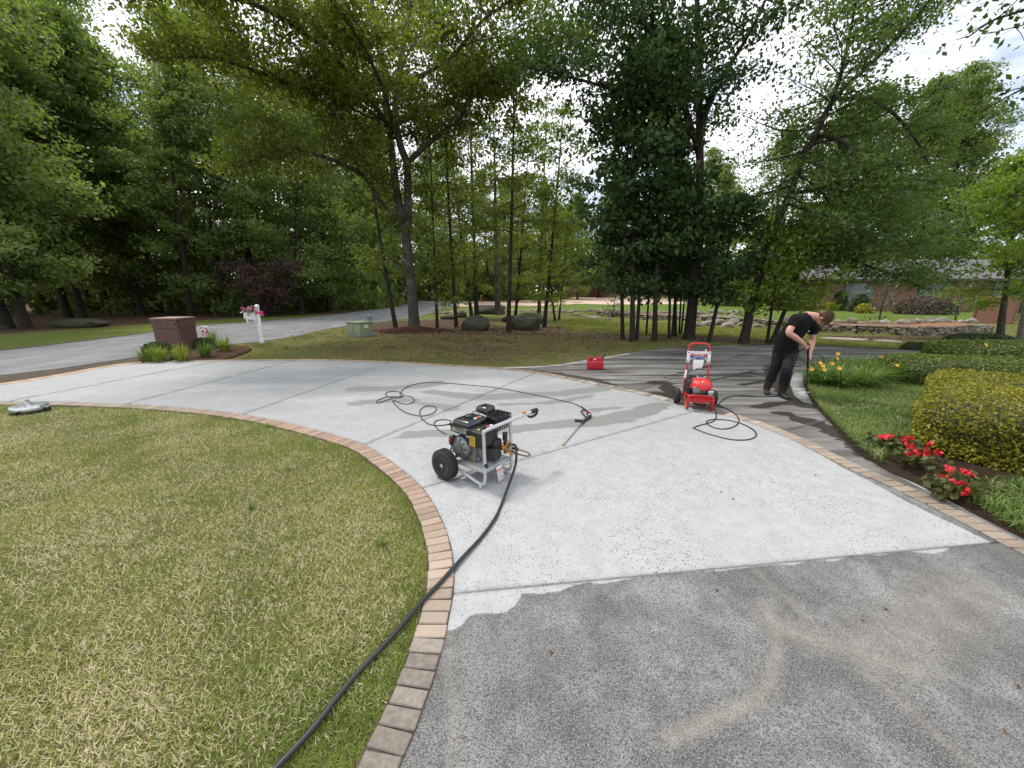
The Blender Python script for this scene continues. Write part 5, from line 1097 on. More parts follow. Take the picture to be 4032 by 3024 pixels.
def wheel(par, c, r, w_, tread=True):
    prof = [(r*.56, -w_*.40), (r*.60, -w_*.5), (r*.86, -w_*.5), (r*.97, -w_*.38), (r, -w_*.2), (r, w_*.2), (r*.97, w_*.38), (r*.86, w_*.5), (r*.60, w_*.5), (r*.56, w_*.40)]
    wh = MB().lathe([(r*.16, -w_*.42), (r*.2, -w_*.40), (r*.22, -w_*.28), (r*.42, -w_*.24), (r*.48, -w_*.40), (r*.585, -w_*.44), (r*.585, w_*.44), (r*.48, w_*.40), (r*.42, w_*.24), (r*.22, w_*.28), (r*.16, w_*.42)], c, 'Y', 28).build('wheel', 'black_paint', par)
    MB().lathe(prof, c, 'Y', 36).build('tyre', 'black_rubber', wh)
    MB().lathe([(r*.10, -w_*.50), (r*.12, -w_*.47), (r*.12, w_*.47), (r*.10, w_*.50)], c, 'Y', 14).build('axle_nut', 'chrome', wh)
    tr = MB()
    for k in range(32):
        a = 2*math.pi*k/32
        for s in (-1, 1): tr.box((c[0]+math.cos(a)*r, c[1]+s*w_*.2, c[2]+math.sin(a)*r), (.010, w_*.30, r*.13), (s*.35, -a, 0))
    tr.build('tread', 'black_rubber', wh); return wh
wheel(pw, (-.255, -.285, .158), .158, .105); wheel(pw, (-.255, .285, .158), .158, .105)
MB().cyl((-.255, -.30, .158), (-.255, .30, .158), .011, 10).build('axle', 'dull_metal', pw)
# frame: two bent side tubes and the handle bar
for s in (-1, 1):
    y = .205*s; top = .585
    MB().tube([(-.27, y, .158), (-.2, y, .125), (.0, y, .075), (.13, y, .045), (.195, y, .05), (.222, y, .10), (.222, y, .25), (.215, y, top-.08), (.21, y, top)], .0165, 12, sm=5).build('side_tube', 'silver_paint', pw)
    MB().lathe([(.02, 0), (.024, .004), (.024, .028), (.018, .034)], (.165, y, .0), 'Z', 12).build('foot', 'black_rubber' if False else 'silver_paint', pw)
    MB().lathe([(.012, -.022), (.02, -.018), (.02, .012), (.012, .018)], (.245, y, .255), 'X', 10).build('knob', 'black_plastic', pw)
MB().tube([(.205, -.20, .585), (.215, -.15, .60), (.225, .0, .605), (.235, .25, .61), (.255, .58, .618)], .0185, 14, sm=4).build('handle_bar', 'silver_paint', pw)
MB().tube([(.21, .205, .55), (.212, .207, .60)], .0185, 12).build('joint', 'silver_paint', pw)
g_ = MB().tube([(.251, .51, .617), (.255, .58, .618), (.257, .615, .618)], [.024, .026, .024], 14).build('grip', 'black_rubber', pw)
MB().tube([(.257, .615, .615), (.26, .62, .593), (.255, .595, .565), (.25, .54, .558), (.248, .48, .573), (.246, .465, .588)], [.012, .013, .014, .015, .012, .008], 8, sm=3).build('lever', 'black_rubber', g_)
MB().box((.242, .40, .641), (.03, .045, .02), bev=.005).build('throttle_clip', 'orange_print', pw)
for y in (-.185, -.16): MB().cyl((.21, y, .585), (.20, y, .63), .011, 8).build('clamp', 'black_plastic', pw)
# deck tray
dk = MB().box((.0, 0, .195), (.43, .385, .012), bev=.003).box((.205, 0, .178), (.012, .385, .046), bev=.003).box((0, -.187, .178), (.41, .012, .046), bev=.003).box((0, .187, .178), (.41, .012, .046), bev=.003).build('deck', 'silver_paint', pw)
MB().box((.12, .11, .2025), (.075, .09, .0016)).build('label_plate', 'white_print', dk, 0); MB().box((-.02, -.15, .2022), (.05, .04, .0015)).build('warning_sticker', 'yellow_print', dk, 0)
for k in range(3): MB().box((.10+k*.018, .11, .2036), (.006, .06, .0006)).build('print_line', 'grey_print', dk, 0)
# engine
en = MB().box((-.07, -.02, .30), (.22, .26, .19), bev=.02).box((-.07, -.02, .235), (.26, .20, .05), bev=.01).lathe([(.09, -.06), (.11, -.05), (.11, .05), (.09, .06)], (.03, -.02, .33), 'X', 20).build('engine_block', 'dull_metal', pw)
fins = MB()
for k in range(9): fins.box((-.06, .14+k*.012, .36), (.20-.006*k, .006, .17), bev=.002, seg=1)
fins.build('cooling_fins', 'dull_metal', en)
rc = MB().lathe([(.105, 0), (.118, -.01), (.116, -.05), (.10, -.075), (.07, -.085), (.03, -.088)], (-.11, -.15, .36), 'Y', 28).build('recoil_cover', 'dull_metal', pw)
MB().lathe([(.06, -.0), (.06, -.01), (.02, -.016)], (-.11, -.238, .36), 'Y', 20).build('recoil_hub', 'dull_metal', rc)
for k in range(10):
    a = k*.628; MB().box((-.11+math.cos(a)*.085, -.228, .36+math.sin(a)*.085), (.04, .012, .010), (0, -a, 0)).build('slot', 'black_plastic', rc, 0)
MB().box((-.20, -.215, .415), (.05, .07, .09), bev=.01).build('switch_box', 'black_plastic', pw); MB().box((-.20, -.256, .425), (.028, .012, .034), bev=.004).build('switch', 'red_plastic', pw)
MB().tube([(-.20, -.19, .38), (-.24, -.21, .30), (-.22, -.2, .24), (-.15, -.2, .24)], .008, 8, sm=4).build('cable', 'black_rubber', pw)
tank = MB().box((-.105, -.055, .60), (.26, .32, .075), bev=.035, seg=4, taper=(.86, .86)).box((-.105, -.055, .535), (.265, .325, .075), bev=.02, seg=3).build('fuel_tank', 'black_paint', pw)
MB().box((-.105, -.055, .570), (.285, .345, .010), bev=.004).build('tank_seam', 'black_paint', tank)
MB().lathe([(.032, 0), (.045, .003), (.045, .018), (.038, .026), (.015, .03)], (-.11, -.06, .635), 'Z', 20).build('fuel_cap', 'black_plastic', tank)
MB().tube([(-.16, .02, .635), (-.16, .06, .658), (-.08, .06, .658), (-.08, .02, .636)], .005, 6, sm=3).build('tank_wire', 'black_plastic', tank)
for k in range(3): MB().box((-.03, -.06+k*.035, .639), (.03, .024, .0015)).build('icon', 'orange_print' if k else 'white_print', tank, 0)
st = MB().box((-.105, -.2185, .545), (.20, .002, .048)).build('tank_sticker', 'grey_print', tank, 0)
MB().box((-.185, -.2205, .553), (.03, .0016, .03)).build('sticker_mark', 'orange_print', st, 0)
for k in range(3): MB().box((-.085, -.2205, .560-k*.013), (.14, .0016, .005)).build('print_line', 'black_print', st, 0)
ac = MB().box((.09, -.075, .475), (.17, .25, .16), bev=.02, seg=3, taper=(.96, .96)).box((.09, -.075, .552), (.185, .265, .03), bev=.012, seg=2).build('air_cleaner', 'black_plastic', pw)
s2 = MB().box((.095, -.045, .5685), (.05, .13, .0016), (0, 0, .1)).build('cover_label', 'black_print', ac, 0); MB().box((.095, -.01, .5699), (.022, .055, .0016)).build('red_stripe', 'red_print', ac, 0); MB().box((.10, .035, .5699), (.022, .04, .0016)).build('white_stripe', 'white_print', ac, 0); MB().lathe([(.016, 0), (.016, .0015)], (.085, -.135, .5675), 'Z', 14).build('round_sticker', 'yellow_print', ac, 0)
ys = MB().box((.06, -.2015, .46), (.075, .003, .10)).build('warning_sticker', 'yellow_print', ac, 0)
for k in range(5): MB().box((.06, -.2037, .495-k*.017), (.06, .0012, .006)).build('print_line', 'black_print', ys, 0)
MB().box((-.12, .20, .66), (.17, .17, .075), bev=.02, seg=3, taper=(.85, .85)).build('carburettor_cover', 'black_paint', pw)
mf = MB().box((.045, .20, .565), (.17, .20, .13), bev=.025, seg=3).build('muffler', 'black_paint', pw)
cg = MB()
for k in range(7): cg.box((.045-.09+k*.03, .20, .635), (.008, .22, .008)); cg.box((.045-.09+k*.03, .308, .565), (.008, .008, .15))
for k in range(7): cg.box((.045, .20-.105+k*.035, .637), (.19, .008, .008)); cg.box((.139, .20-.105+k*.035, .565), (.008, .008, .15))
for k in range(5): cg.box((.139, .20, .50+k*.033), (.008, .22, .008)); cg.box((.045, .308, .50+k*.033), (.19, .008, .008))
cg.build('muffler_guard', 'black_paint', mf)
pm = MB().box((.13, .01, .30), (.13, .15, .13), bev=.02).lathe([(.06, -.05), (.07, -.03), (.07, .03), (.055, .05)], (.17, .0, .29), 'X', 18).box((.15, .03, .40), (.10, .12, .08), bev=.02).build('pump_body', 'black_plastic', pw)
bz = MB().box((.20, .13, .335), (.055, .13, .045), bev=.008).box((.21, .14, .31), (.035, .06, .10), bev=.006)
for k in range(3): bz.lathe([(.016, 0), (.02, .004), (.02, .026), (.014, .032)], (.20, .085+k*.042, .355), 'Z', 6)
bz.tube([(.21, .16, .27), (.24, .17, .26), (.28, .18, .262)], .014, 8)
bz.build('brass_manifold', 'brass', pw)
MB().lathe([(.010, -.05), (.012, 0), (.026, .004), (.027, .085), (.022, .09)], (.215, .115, .405), 'Z', 16).build('pressure_knob', 'black_plastic', pw)
MB().tube([(.235, .185, .345), (.262, .19, .35)], .018, 10).build('inlet_fitting', 'chrome', pw)
MB().tube([(.215, .21, .29), (.26, .23, .285), (.31, .26, .275), (.36, .30, .255), (.385, .315, .225), (.36, .29, .215), (.30, .24, .235), (.24, .20, .25)], .0085, 8, sm=5).build('short_hose', 'copper_hose', pw)
MB().tube([(.235, .21, .297), (.29, .245, .287)], .016, 8).build('hose_sleeve', 'black_rubber', pw)
MB().box((.0, -.11, .30), (.02, .014, .16), (0, .25, 0), bev=.004).build('bracket', 'white_plastic', pw)
tg = MB().box((0, 0, 0), (.0016, .088, .155), bev=.0006, seg=1).build('tag', 'white_plastic', pw); tg.location = (.236, .01, .10); tg.rotation_euler = (.06, -.16, 0)
MB().box((.0016, -.02, .035), (.0008, .04, .022)).box((.0016, .022, .035), (.0008, .038, .022)).build('tag_heading', 'orange_print', tg, 0)
for k in range(5): MB().box((.0016, 0, .015-k*.007), (.0008, .074, .0025)).build('tag_line', 'grey_print', tg, 0)
for k, (a, b) in enumerate([(-.025, -.035), (-.005, -.04), (.015, -.035), (-.02, -.058), (.01, -.06)]): MB().box((.0016, a, b), (.0008, .009, .016)).build('tag_picture', 'black_print' if k % 2 else 'grey_print', tg, 0)
MB().box((.0016, .028, -.055), (.0008, .02, .025)).build('tag_mark', 'orange_print', tg, 0); MB().lathe([(.005, -.001), (.005, .002)], (0.0, .032, .065), 'X', 10).build('tag_hole', 'black_print', tg)

# ---------------------------------------------------------------- hoses and spray guns
def hose(name, label, pts, r, mat, z0=None, sm=8):
    P = [Vector(p) for p in pts]; base = P[0].copy(); base.z = 0
    o = MB().tube([tuple(p-base) for p in P], r, 10, sm=sm).build(name, mat); o.location = base; tag(o, label, 'hose'); return o
def gl(pts, z): return [Vector((*G(u, v, z), z)) for u, v in pts]
Mw = Matrix.Translation(pw.location) @ Matrix.Rotation(math.radians(-38), 4, 'Z')
inlet = Mw @ Vector((.255, .19, .348)); side = Mw @ Vector((.30, .20, .33))
zc = 0.031+.0135
sup = [inlet, Mw @ Vector((.29, .195, .335)), Mw @ Vector((.325, .16, .24)), Mw @ Vector((.335, .11, .12))]+gl([(1975, 1985), (1950, 2040), (1900, 2110)], zc)+gl([(1817, 2200), (1740, 2286), (1658, 2371), (1551, 2497), (1380, 2681), (1240, 2858), (1095, 3016), (960, 3170)], .0515)
hose('supply_hose', 'thick black supply hose running from the silver pressure washer over the pavers and lawn', sup, .0135, 'hose_black', sm=6)
zc = 0.031+.0075
c7g = lambda pts: gl([(1400+.9042*a, 1400+.9042*b) for a, b in pts], zc)
hp_pts = [Mw @ Vector((-.10, .10, .30)), Mw @ Vector((-.22, .10, .20))]+c7g([(425, 352), (385, 338), (350, 312), (343, 292), (360, 281), (395, 279), (415, 285), (410, 296), (380, 303), (345, 304), (315, 296), (290, 275), (279, 250), (290, 228), (318, 218), (345, 222), (352, 236), (335, 252), (300, 262), (260, 260), (215, 246), (185, 225), (165, 205), (166, 195), (195, 207), (225, 211), (250, 203), (255, 190), (240, 178), (205, 176), (165, 185), (130, 196), (100, 206), (91, 203), (100, 193), (130, 182), (170, 178), (200, 182), (205, 168), (185, 157), (150, 157), (132, 165), (135, 175), (165, 184), (190, 180), (197, 160), (215, 142), (245, 129), (300, 118), (380, 119), (480, 127), (590, 137), (700, 155), (800, 175), (880, 192), (940, 206), (975, 220), (993, 233)])
hose('pressure_hose', 'thin grey-brown hose lying in loose coils on the clean concrete behind the silver pressure washer', hp_pts, .0078, 'hose_grey', sm=5)
# gun lying on the concrete
cg_ = lambda a, b, z=.05: Vector((*G(2200+.1206*a, 1580+.1206*b, z), z))
gun = thing('spray_gun', 'black spray gun with steel lance and green tip lying on the clean concrete', 'spray gun', cg_(960, 480, 0.031))
def loc(ps): return [tuple(Vector(p)-gun.location) for p in ps]
bdy = MB().tube(loc([cg_(850, 265), cg_(930, 330), cg_(1010, 420, .06), cg_(1000, 490, .06), cg_(930, 560, .055), cg_(850, 620, .052)]), [.014, .018, .026, .028, .022, .018], 10, sm=4).build('gun_body', 'black_plastic', gun)
MB().tube(loc([cg_(850, 275), cg_(745, 310), cg_(745, 345), cg_(810, 430), cg_(890, 510)]), .011, 8, sm=4).build('trigger_guard', 'black_plastic', gun)
MB().tube(loc([cg_(905, 350, .056), cg_(950, 420, .056)]), .013, 8).build('trigger', 'red_plastic', gun)
MB().lathe([(.016, 0), (.016, .006)], tuple(cg_(1000, 435, .086)-gun.location), 'Z', 14).build('badge', 'white_print', gun)
MB().tube(loc([cg_(860, 600), cg_(790, 690), cg_(745, 730)]), [.02, .018, .013], 10).build('lance_grip', 'black_plastic', gun)
MB().tube(loc([cg_(780, 640), cg_(640, 630), cg_(530, 620)]), [.015, .019, .021], 10).build('side_handle', 'black_plastic', gun)
MB().tube(loc([cg_(740, 735), cg_(730, 750)]), .013, 8).build('collar', 'brass', gun)
MB().tube(loc([cg_(735, 745, .045), cg_(185, 1390, .042)]), .0065, 8).build('lance', 'chrome', gun)
MB().tube(loc([cg_(190, 1380, .043), cg_(150, 1430, .043)]), [.013, .017], 8).build('nozzle', 'green_nozzle', gun)
MB().tube(loc([cg_(740, 170, .042), cg_(840, 255, .048)]), [.009, .012], 8).build('hose_sleeve', 'black_rubber', gun); MB().tube(loc([cg_(835, 250, .048), cg_(865, 280, .05)]), .011, 8).build('fitting', 'chrome', gun)

# ---------------------------------------------------------------- red pressure washer
a, b = Vector((*G(2707, 1622), .03)), Vector((*G(2797, 1627), .03))
rp = (a+b)/2; rzr = math.atan2(b.y-a.y, b.x-a.x)
rw = thing('pressure_washer', 'red upright pressure washer with white instrument panel standing on the paver band', 'pressure washer', rp, rzr-.06)
W2 = (b-a).length/2                              # half of the track of the feet
def rwheel(x):
    wh = MB().lathe([(.02, -.04), (.07, -.03), (.078, -.04), (.078, .04), (.07, .03), (.02, .04)], (x, .42, .13), 'X', 24).build('wheel', 'black_plastic', rw)
    MB().lathe([(.078, -.035), (.085, -.045), (.115, -.045), (.13, -.025), (.13, .025), (.115, .045), (.085, .045), (.078, .035)], (x, .42, .13), 'X', 30).build('tyre', 'black_rubber', wh)
rwheel(-W2-.115); rwheel(W2+.115); MB().cyl((-W2-.15, .42, .13), (W2+.15, .42, .13), .01, 8).build('axle', 'dull_metal', rw)
hw = W2+.02
for s in (-1, 1):
    MB().tube([(s*hw, .42, .13), (s*(hw+.005), .30, .22), (s*(hw-.005), .10, .24), (s*(hw-.02), .0, .25), (s*(hw-.02), -.03, .215), (s*(hw-.005), .0, .06), (s*(hw-.01), .04, .018), (s*(hw-.012), .10, .02), (s*(hw-.01), .2, .10), (s*hw, .30, .19)], .0155, 10, sm=5).build('side_rail', 'red_paint', rw)
    MB().lathe([(.016, 0), (.02, .003), (.02, .02)], (s*(hw-.012), .06, .0), 'Z', 10).build('foot', 'black_rubber', rw)
TH = 1.03
MB().tube([(-hw+.0, .42, .13), (-hw+.005, .44, .35), (-hw+.025, .47, .62), (-hw+.03, .50, TH-.10), (-hw+.05, .505, TH-.025), (-hw+.10, .51, TH), (0, .512, TH+.004), (hw-.10, .51, TH), (hw-.05, .505, TH-.025), (hw-.03, .50, TH-.10), (hw-.025, .47, .62), (hw-.005, .44, .35), (hw, .42, .13)], .0155, 12, sm=6).build('handle', 'red_paint', rw)
MB().tube([(-hw+.0, .0, .10), (-hw+.002, -.03, .19), (-hw+.012, -.034, .235), (-hw+.05, -.036, .258), (0, -.038, .262), (hw-.05, -.036, .258), (hw-.012, -.034, .235), (hw-.002, -.03, .19), (hw, .0, .10)], .0155, 10, sm=4).build('front_bar', 'red_paint', rw)
tr_ = MB().box((0, .14, .19), (2*hw-.04, .40, .014), bev=.004).build('tray', 'red_paint', rw)
nxp, nzp = 12, 6; Vp = []
for j in range(nzp+1):
    for i in range(nxp+1):
        tx = -1+2*i/nxp; tz = j/nzp; Vp.append((tx*(hw-.025)*(1-.10*tz*tz), -.030+.045*math.sin(tz*1.9)*(1-.5*tx*tx)-.01*tz, .250-.125*tz+.02*tz*tx*tx))
fpo = MB().add(Vp, [(j*(nxp+1)+i, j*(nxp+1)+i+1, (j+1)*(nxp+1)+i+1, (j+1)*(nxp+1)+i) for j in range(nzp) for i in range(nxp)]).build('dished_front', 'red_paint', rw, 60); md = fpo.modifiers.new('thick', 'SOLIDIFY'); md.thickness = .005
tr2 = MB().box((0, .0, .205), (2*hw-.10, .035, .045), bev=.016, seg=3).build('bumper', 'red_plastic', rw)
# engine: vertical shaft with rounded red shroud
eb = MB().box((0, .17, .27), (.22, .24, .15), bev=.02).lathe([(.10, 0), (.13, .02), (.13, .12), (.12, .15)], (-.0, .19, .24), 'Z', 24).build('engine_block', 'dull_metal', rw)
sh = MB()
prof = [(.165, .0), (.178, .015), (.175, .06), (.155, .105), (.11, .135), (.05, .147), (.005, .149)]
sh.lathe(prof, (.01, .16, .355), 'Z', 28)
sh.v = [(x*1.0, (y-.16)*1.08+.16, z-(y-.16)*-.10) for x, y, z in sh.v]; shr = sh.build('engine_shroud', 'red_plastic', rw)
rb = MB()
for k in range(7):
    a_ = -1.0+k*.33-math.pi/2; rb.tube([(.01+math.cos(a_)*.06, .16+math.sin(a_)*.06, .355+.147-.006), (.01+math.cos(a_)*.125, .16+math.sin(a_)*.13, .355+.118), (.01+math.cos(a_)*.17, .16+math.sin(a_)*.185, .355+.045)], [.004, .006, .005], 5)
rb.build('shroud_ribs', 'red_paint', shr)
MB().box((.02, .24, .515), (.11, .10, .012), (.12, 0, 0), bev=.004).build('shroud_vent', 'grey_print', shr); MB().box((.02, .24, .524), (.085, .075, .006), (.12, 0, 0)).build('vent_mesh', 'black_plastic', shr)
tk = MB().box((-.15, .22, .36), (.11, .24, .24), bev=.03, seg=3).build('fuel_tank', 'black_plastic', rw); MB().lathe([(.03, 0), (.038, .004), (.038, .028), (.03, .034)], (-.15, .26, .475), 'Z', 16).build('fuel_cap', 'black_plastic', tk); MB().box((-.10, .30, .51), (.10, .05, .04), bev=.01).build('filler', 'black_plastic', tk)
cb = MB().box((-.08, .0, .335), (.10, .08, .07), bev=.015).lathe([(.03, 0), (.036, .01), (.03, .03)], (-.10, -.03, .365), 'Y', 14).build('carburettor', 'dull_metal', rw)
mf = MB().box((.135, .0, .30), (.09, .09, .10), bev=.015, seg=2).build('muffler', 'chrome', rw)
sl_ = MB()
for k in range(5): sl_.box((.10+k*.017, -.047, .30), (.006, .006, .07))
sl_.build('muffler_slots', 'black_plastic', mf)
MB().tube([(-.03, -.02, .35), (.02, -.06, .33), (.06, -.03, .29), (.0, .0, .26)], .006, 6, sm=4).build('wire', 'black_rubber', rw); MB().box((.03, -.01, .27), (.05, .05, .06), bev=.01).build('spark_plug_cap', 'black_plastic', rw)
MB().box((.04, .12, .12), (.14, .14, .12), bev=.02).cyl((-.08, .08, .10), (.02, .1, .1), .03, 12).build('pump', 'black_plastic', rw); MB().cyl((.10, .40, .40), (.16, .44, .44), .014, 8).build('hose_connector', 'yellow_print', rw)
# instrument panel with sticker and nozzle rack
pz, px = .80, hw-.03
def arc(cx, cz, r, a0, a1, n=8): return [(cx+r*math.cos(a), cz+r*math.sin(a)) for a in np.linspace(a0, a1, n)]
ol = [(-px-.022, .905), (-px+.022, .905), (-px+.022, .885), (px-.022, .885), (px-.022, .905), (px+.022, .905), (px+.022, .700), (px-.022, .700)]+arc(px-.075, .735, .045, 0.0, math.pi, 8)+arc(-px+.075, .735, .045, 0.0, math.pi, 8)+[(-px+.022, .700), (-px-.022, .700)]
panel = MB().prism(ol, .022, (0, 0, 0), (0, 0, 0), .004).build('instrument_panel', 'white_plastic', rw); panel.location = (0, .445, .0); panel.rotation_euler = (-.045, 0, 0)
MB().prism([(-.085, .76), (.085, .76), (.075, .66), (.055, .615), (-.02, .615), (-.05, .585), (-.075, .60)], .035, (0, -.012, 0), (0, 0, 0), .008).build('gun_holster', 'white_plastic', panel)
MB().box((0, -.004, .895), (2*px-.05, .03, .022), bev=.005).build('nozzle_rack', 'white_plastic', panel)
for k, x in enumerate((-.12, -.06, .0)): MB().lathe([(.012, 0), (.014, .004), (.014, .022)], (x, -.006, .905), 'Z', 10).build('nozzle_hole', 'black_plastic', panel)
MB().lathe([(.009, 0), (.014, .004), (.014, .03), (.009, .036)], (.10, -.006, .905), 'Z', 10).build('nozzle', 'white_plastic', panel)
for x in (-px, px):
    for z in (.88, .722): MB().lathe([(.010, -.018), (.010, -.008)], (x, 0, z), 'Y', 12).build('bolt', 'black_plastic', panel)
MB().box((0, -.0125, .848), (2*px-.06, .003, .034)).build('red_stripe', 'red_print', panel, 0)
MB().prism([(-px+.03, .830), (px-.03, .830), (px-.03, .770), (px-.05, .790), (px-.085, .789), (px-.125, .765), (-px+.125, .765), (-px+.085, .789), (-px+.05, .790), (-px+.03, .770)], .003, (0, -.0125, 0)).build('blue_field', 'blue_print', panel, 0)
text('TROY-BILT', .030, 'white_print', panel, (.012, -.0145, .848), (HP, 0, 0), bold=True)
MB().tube([(-.085+.011*math.cos(a_), -.0148, .848+.011*math.sin(a_)) for a_ in np.linspace(0, 6.28, 13)[:-1]], .0018, 5, closed=True).build('logo_ring', 'white_print', panel, 0)
text('PRESSURE WASHER', .0185, 'white_print', panel, (.0, -.0145, .815), (HP, 0, 0), bold=True)
text('2550', .0165, 'white_print', panel, (-.062, -.0145, .796), (HP, 0, 0), bold=True); text('MAX PSI', .008, 'white_print', panel, (-.024, -.0145, .794), (HP, 0, 0))
text('2.3', .0165, 'white_print', panel, (.016, -.0145, .796), (HP, 0, 0), bold=True); text('MAX GPM', .008, 'white_print', panel, (.052, -.0145, .794), (HP, 0, 0))
MB().box((.108, -.0148, .803), (.030, .0012, .011), bev=.0005).build('logo_patch', 'white_print', panel, 0)
tg = MB().box((-hw+.0, .40, .52), (.004, .06, .14), (0, .1, .3), bev=.001).build('hang_tag', 'white_plastic', rw)
Mr = Matrix.Translation(rp) @ Matrix.Rotation(rzr-.06, 4, 'Z')
# green garden hose behind the washer to the right, then round the lily bed
gh = [Mr @ Vector((.14, .42, .42))]+[D(2850, 1466, Mr.translation.y+.55), D(2950, 1445, 6.95)]+[Vector((*G(u, v, .04), .04)) for u, v in [(3020, 1452), (3100, 1440), (3160, 1434)]]
gh = [Mr @ Vector((.13, .42, .42)), Mr @ Vector((.13, .62, .30)), Mr @ Vector((.08, .95, .12))]+gl([(2720, 1528), (2790, 1500), (2860, 1484), (2960, 1461), (3060, 1446), (3130, 1440), (3180, 1434), (3215, 1428)], .04)
gh_loop = gl([(3250, 1423), (3240, 1405), (3200, 1392), (3165, 1395), (3148, 1405), (3160, 1420), (3190, 1425), (3230, 1415), (3290, 1408)], .045)
hose('garden_hose', 'green garden hose crossing the wet loop behind the man', gh+gh_loop, .010, 'hose_green', sm=6)

# ---------------------------------------------------------------- fuel can
fp = Vector((*G(2342, 1457), .028)); cs = .295/47*48*1.0
can = thing('fuel_can', 'red plastic fuel can with black spout on the loop slab', 'fuel can', fp, .05)
Hc = .30; Wc = .38; dep = .24
bmx = MB().box((0, 0, Hc*.36), (Wc, dep, Hc*.72), bev=.03, seg=3)
# upper part: bridge over two hand holes
bmx.box((-.165, 0, Hc*.80), (.045, dep*.42, Hc*.34), bev=.015, seg=2).box((-.09, 0, Hc*.78), (.07, dep*.5, Hc*.24), bev=.015, seg=2).box((.105, 0, Hc*.80), (.13, dep*.5, Hc*.32), bev=.018, seg=2).box((-.015, 0, Hc*.965), (.34, dep*.34, .030), bev=.012, seg=2)
bmx.box((.155, 0, Hc*.74), (.07, dep*.45, .12), (0, .6, 0), bev=.015, seg=2)
bd = bmx.build('can_body', 'can_red', can)
MB().box((Wc/2+.001, 0, Hc*.40), (.003, .10, .14)).build('label', 'white_print', bd, 0)
MB().tube([(.175, 0, .26), (.20, 0, .305)], [.038, .032], 14).build('spout_collar', 'black_plastic', can)
MB().tube([(.195, 0, .295), (.215, 0, .34), (.235, 0, .385), (.262, 0, .405)], [.026, .017, .013, .010], 10, sm=3).build('spout', 'black_plastic', can)
MB().box((.235, 0, .335), (.03, .02, .02), bev=.004).build('spout_catch', 'black_plastic', can)

# ---------------------------------------------------------------- surface cleaner on the near lawn
sp = Vector((*G(122, 1622, .03), .03)); scl = thing('surface_cleaner', 'round brushed aluminium surface cleaner resting on the near lawn', 'surface cleaner', sp, .3)
MB().lathe([(.205, .0), (.212, .01), (.212, .075), (.20, .092), (.12, .098), (.03, .10)], (0, 0, .03), 'Z', 40).build('housing', 'aluminium', scl)
MB().lathe([(.213, 0), (.216, .003), (.216, .022), (.213, .026)], (0, 0, .022), 'Z', 40).build('skirt', 'black_rubber', scl)
MB().lathe([(.03, 0), (.034, .01), (.034, .03), (.02, .04), (.02, .055), (.028, .058), (.028, .075), (.012, .08)], (0, 0, .128), 'Z', 16).build('swivel', 'chrome', scl)
for a_ in (math.pi*.97, -.12, math.pi*1.5):
    c = (math.cos(a_)*.245, math.sin(a_)*.245, .04); k = MB().lathe([(.012, -.012), (.034, -.010), (.034, .010), (.012, .012)], c, 'X', 16).build('castor', 'black_rubber', scl)
    MB().tube([(math.cos(a_)*.205, math.sin(a_)*.205, .07), (math.cos(a_)*.24, math.sin(a_)*.24, .075), c], .009, 6).build('castor_arm', 'chrome', k)

# ---------------------------------------------------------------- brick pillar, flag, mailbox, utility boxes
simple('pillar_brick', (.135, .075, .062), .9, var=.35, scale=9, bump=.004); simple('pillar_cap', (.36, .255, .20), .9, var=.2, scale=8, bump=.003); simple('dark_mortar', (.20, .165, .14), .95)
pc = Vector((*G(691, 1392), 0)); pil = thing('brick_pillar', 'square dark brick pillar with tan top beside the driveway entrance', 'pillar', pc+Vector((-.20, .40, 0)), math.radians(4.0))
PS = .76; PH = 1.12
MB().box((0, 0, PH/2-.06), (PS-.03, PS-.03, PH-.06)).build('mortar_core', 'dark_mortar', pil, 0)
bk = MB().box((0, 0, 0), (.132, .10, .058), bev=.004, seg=1).mesh('brick', 0); bk.materials.append(MATS['pillar_brick'])
rg = random.Random(3)
rows = 14; rh = (PH-.09)/rows
for r in range(rows):
    for sd_ in range(4):
        for k in range(5):
            off = -.28+k*.14+(.028 if r % 2 else -.028); grow = .025 if r >= rows-3 else 0
            v = Matrix.Rotation(sd_*HP, 3, 'Z') @ Vector((off, -PS/2+.04-grow+rg.uniform(-.003, .003), rh*(r+.5))); o = bpy.data.objects.new('brick', bk); COL.objects.link(o); o.parent = pil; o.location = v; o.rotation_euler = (0, 0, sd_*HP); o.scale = (1, 1, rh/.066)
cp = MB().box((0, 0, PH-.045), (PS+.07, PS+.07, .07), bev=.006).build('cap', 'pillar_brick', pil)
tile = MB().box((0, 0, 0), (.157, .076, .012), bev=.002, seg=1).mesh('cap_brick', 0); tile.materials.append(MATS['pillar_cap'])
for i in range(5):
    for j in range(10):
        o = bpy.data.objects.new('cap_brick', tile); COL.objects.link(o); o.parent = cp; o.location = (-.33+i*.165, -.36+j*.08, PH-.006); o.scale = (1.03, 1.06, 1)
fpn = GT(828, 1356); flg = thing('garden_flag', 'small white garden flag with red flowers beside the brick pillar', 'flag', fpn+Vector((-.12, 0, 0)), .35)
MB().tube([(.17, 0, 0), (.17, 0, .72), (-.14, 0, .72)], .006, 6).build('pole', 'iron', flg)
V = []; n = 10
for i in range(n+1):
    for j in range(n+1): x = -.13+.28*i/n; z = .28+.43*j/n; V.append((x, .012*math.sin(i*.9+j*.3), z))
Fc = [(i*(n+1)+j, (i+1)*(n+1)+j, (i+1)*(n+1)+j+1, i*(n+1)+j+1) for i in range(n) for j in range(n)]
fm = MB().add(V, Fc); fo = fm.build('cloth', 'white_plastic', flg); md = fo.modifiers.new('thick', 'SOLIDIFY'); md.thickness = .003
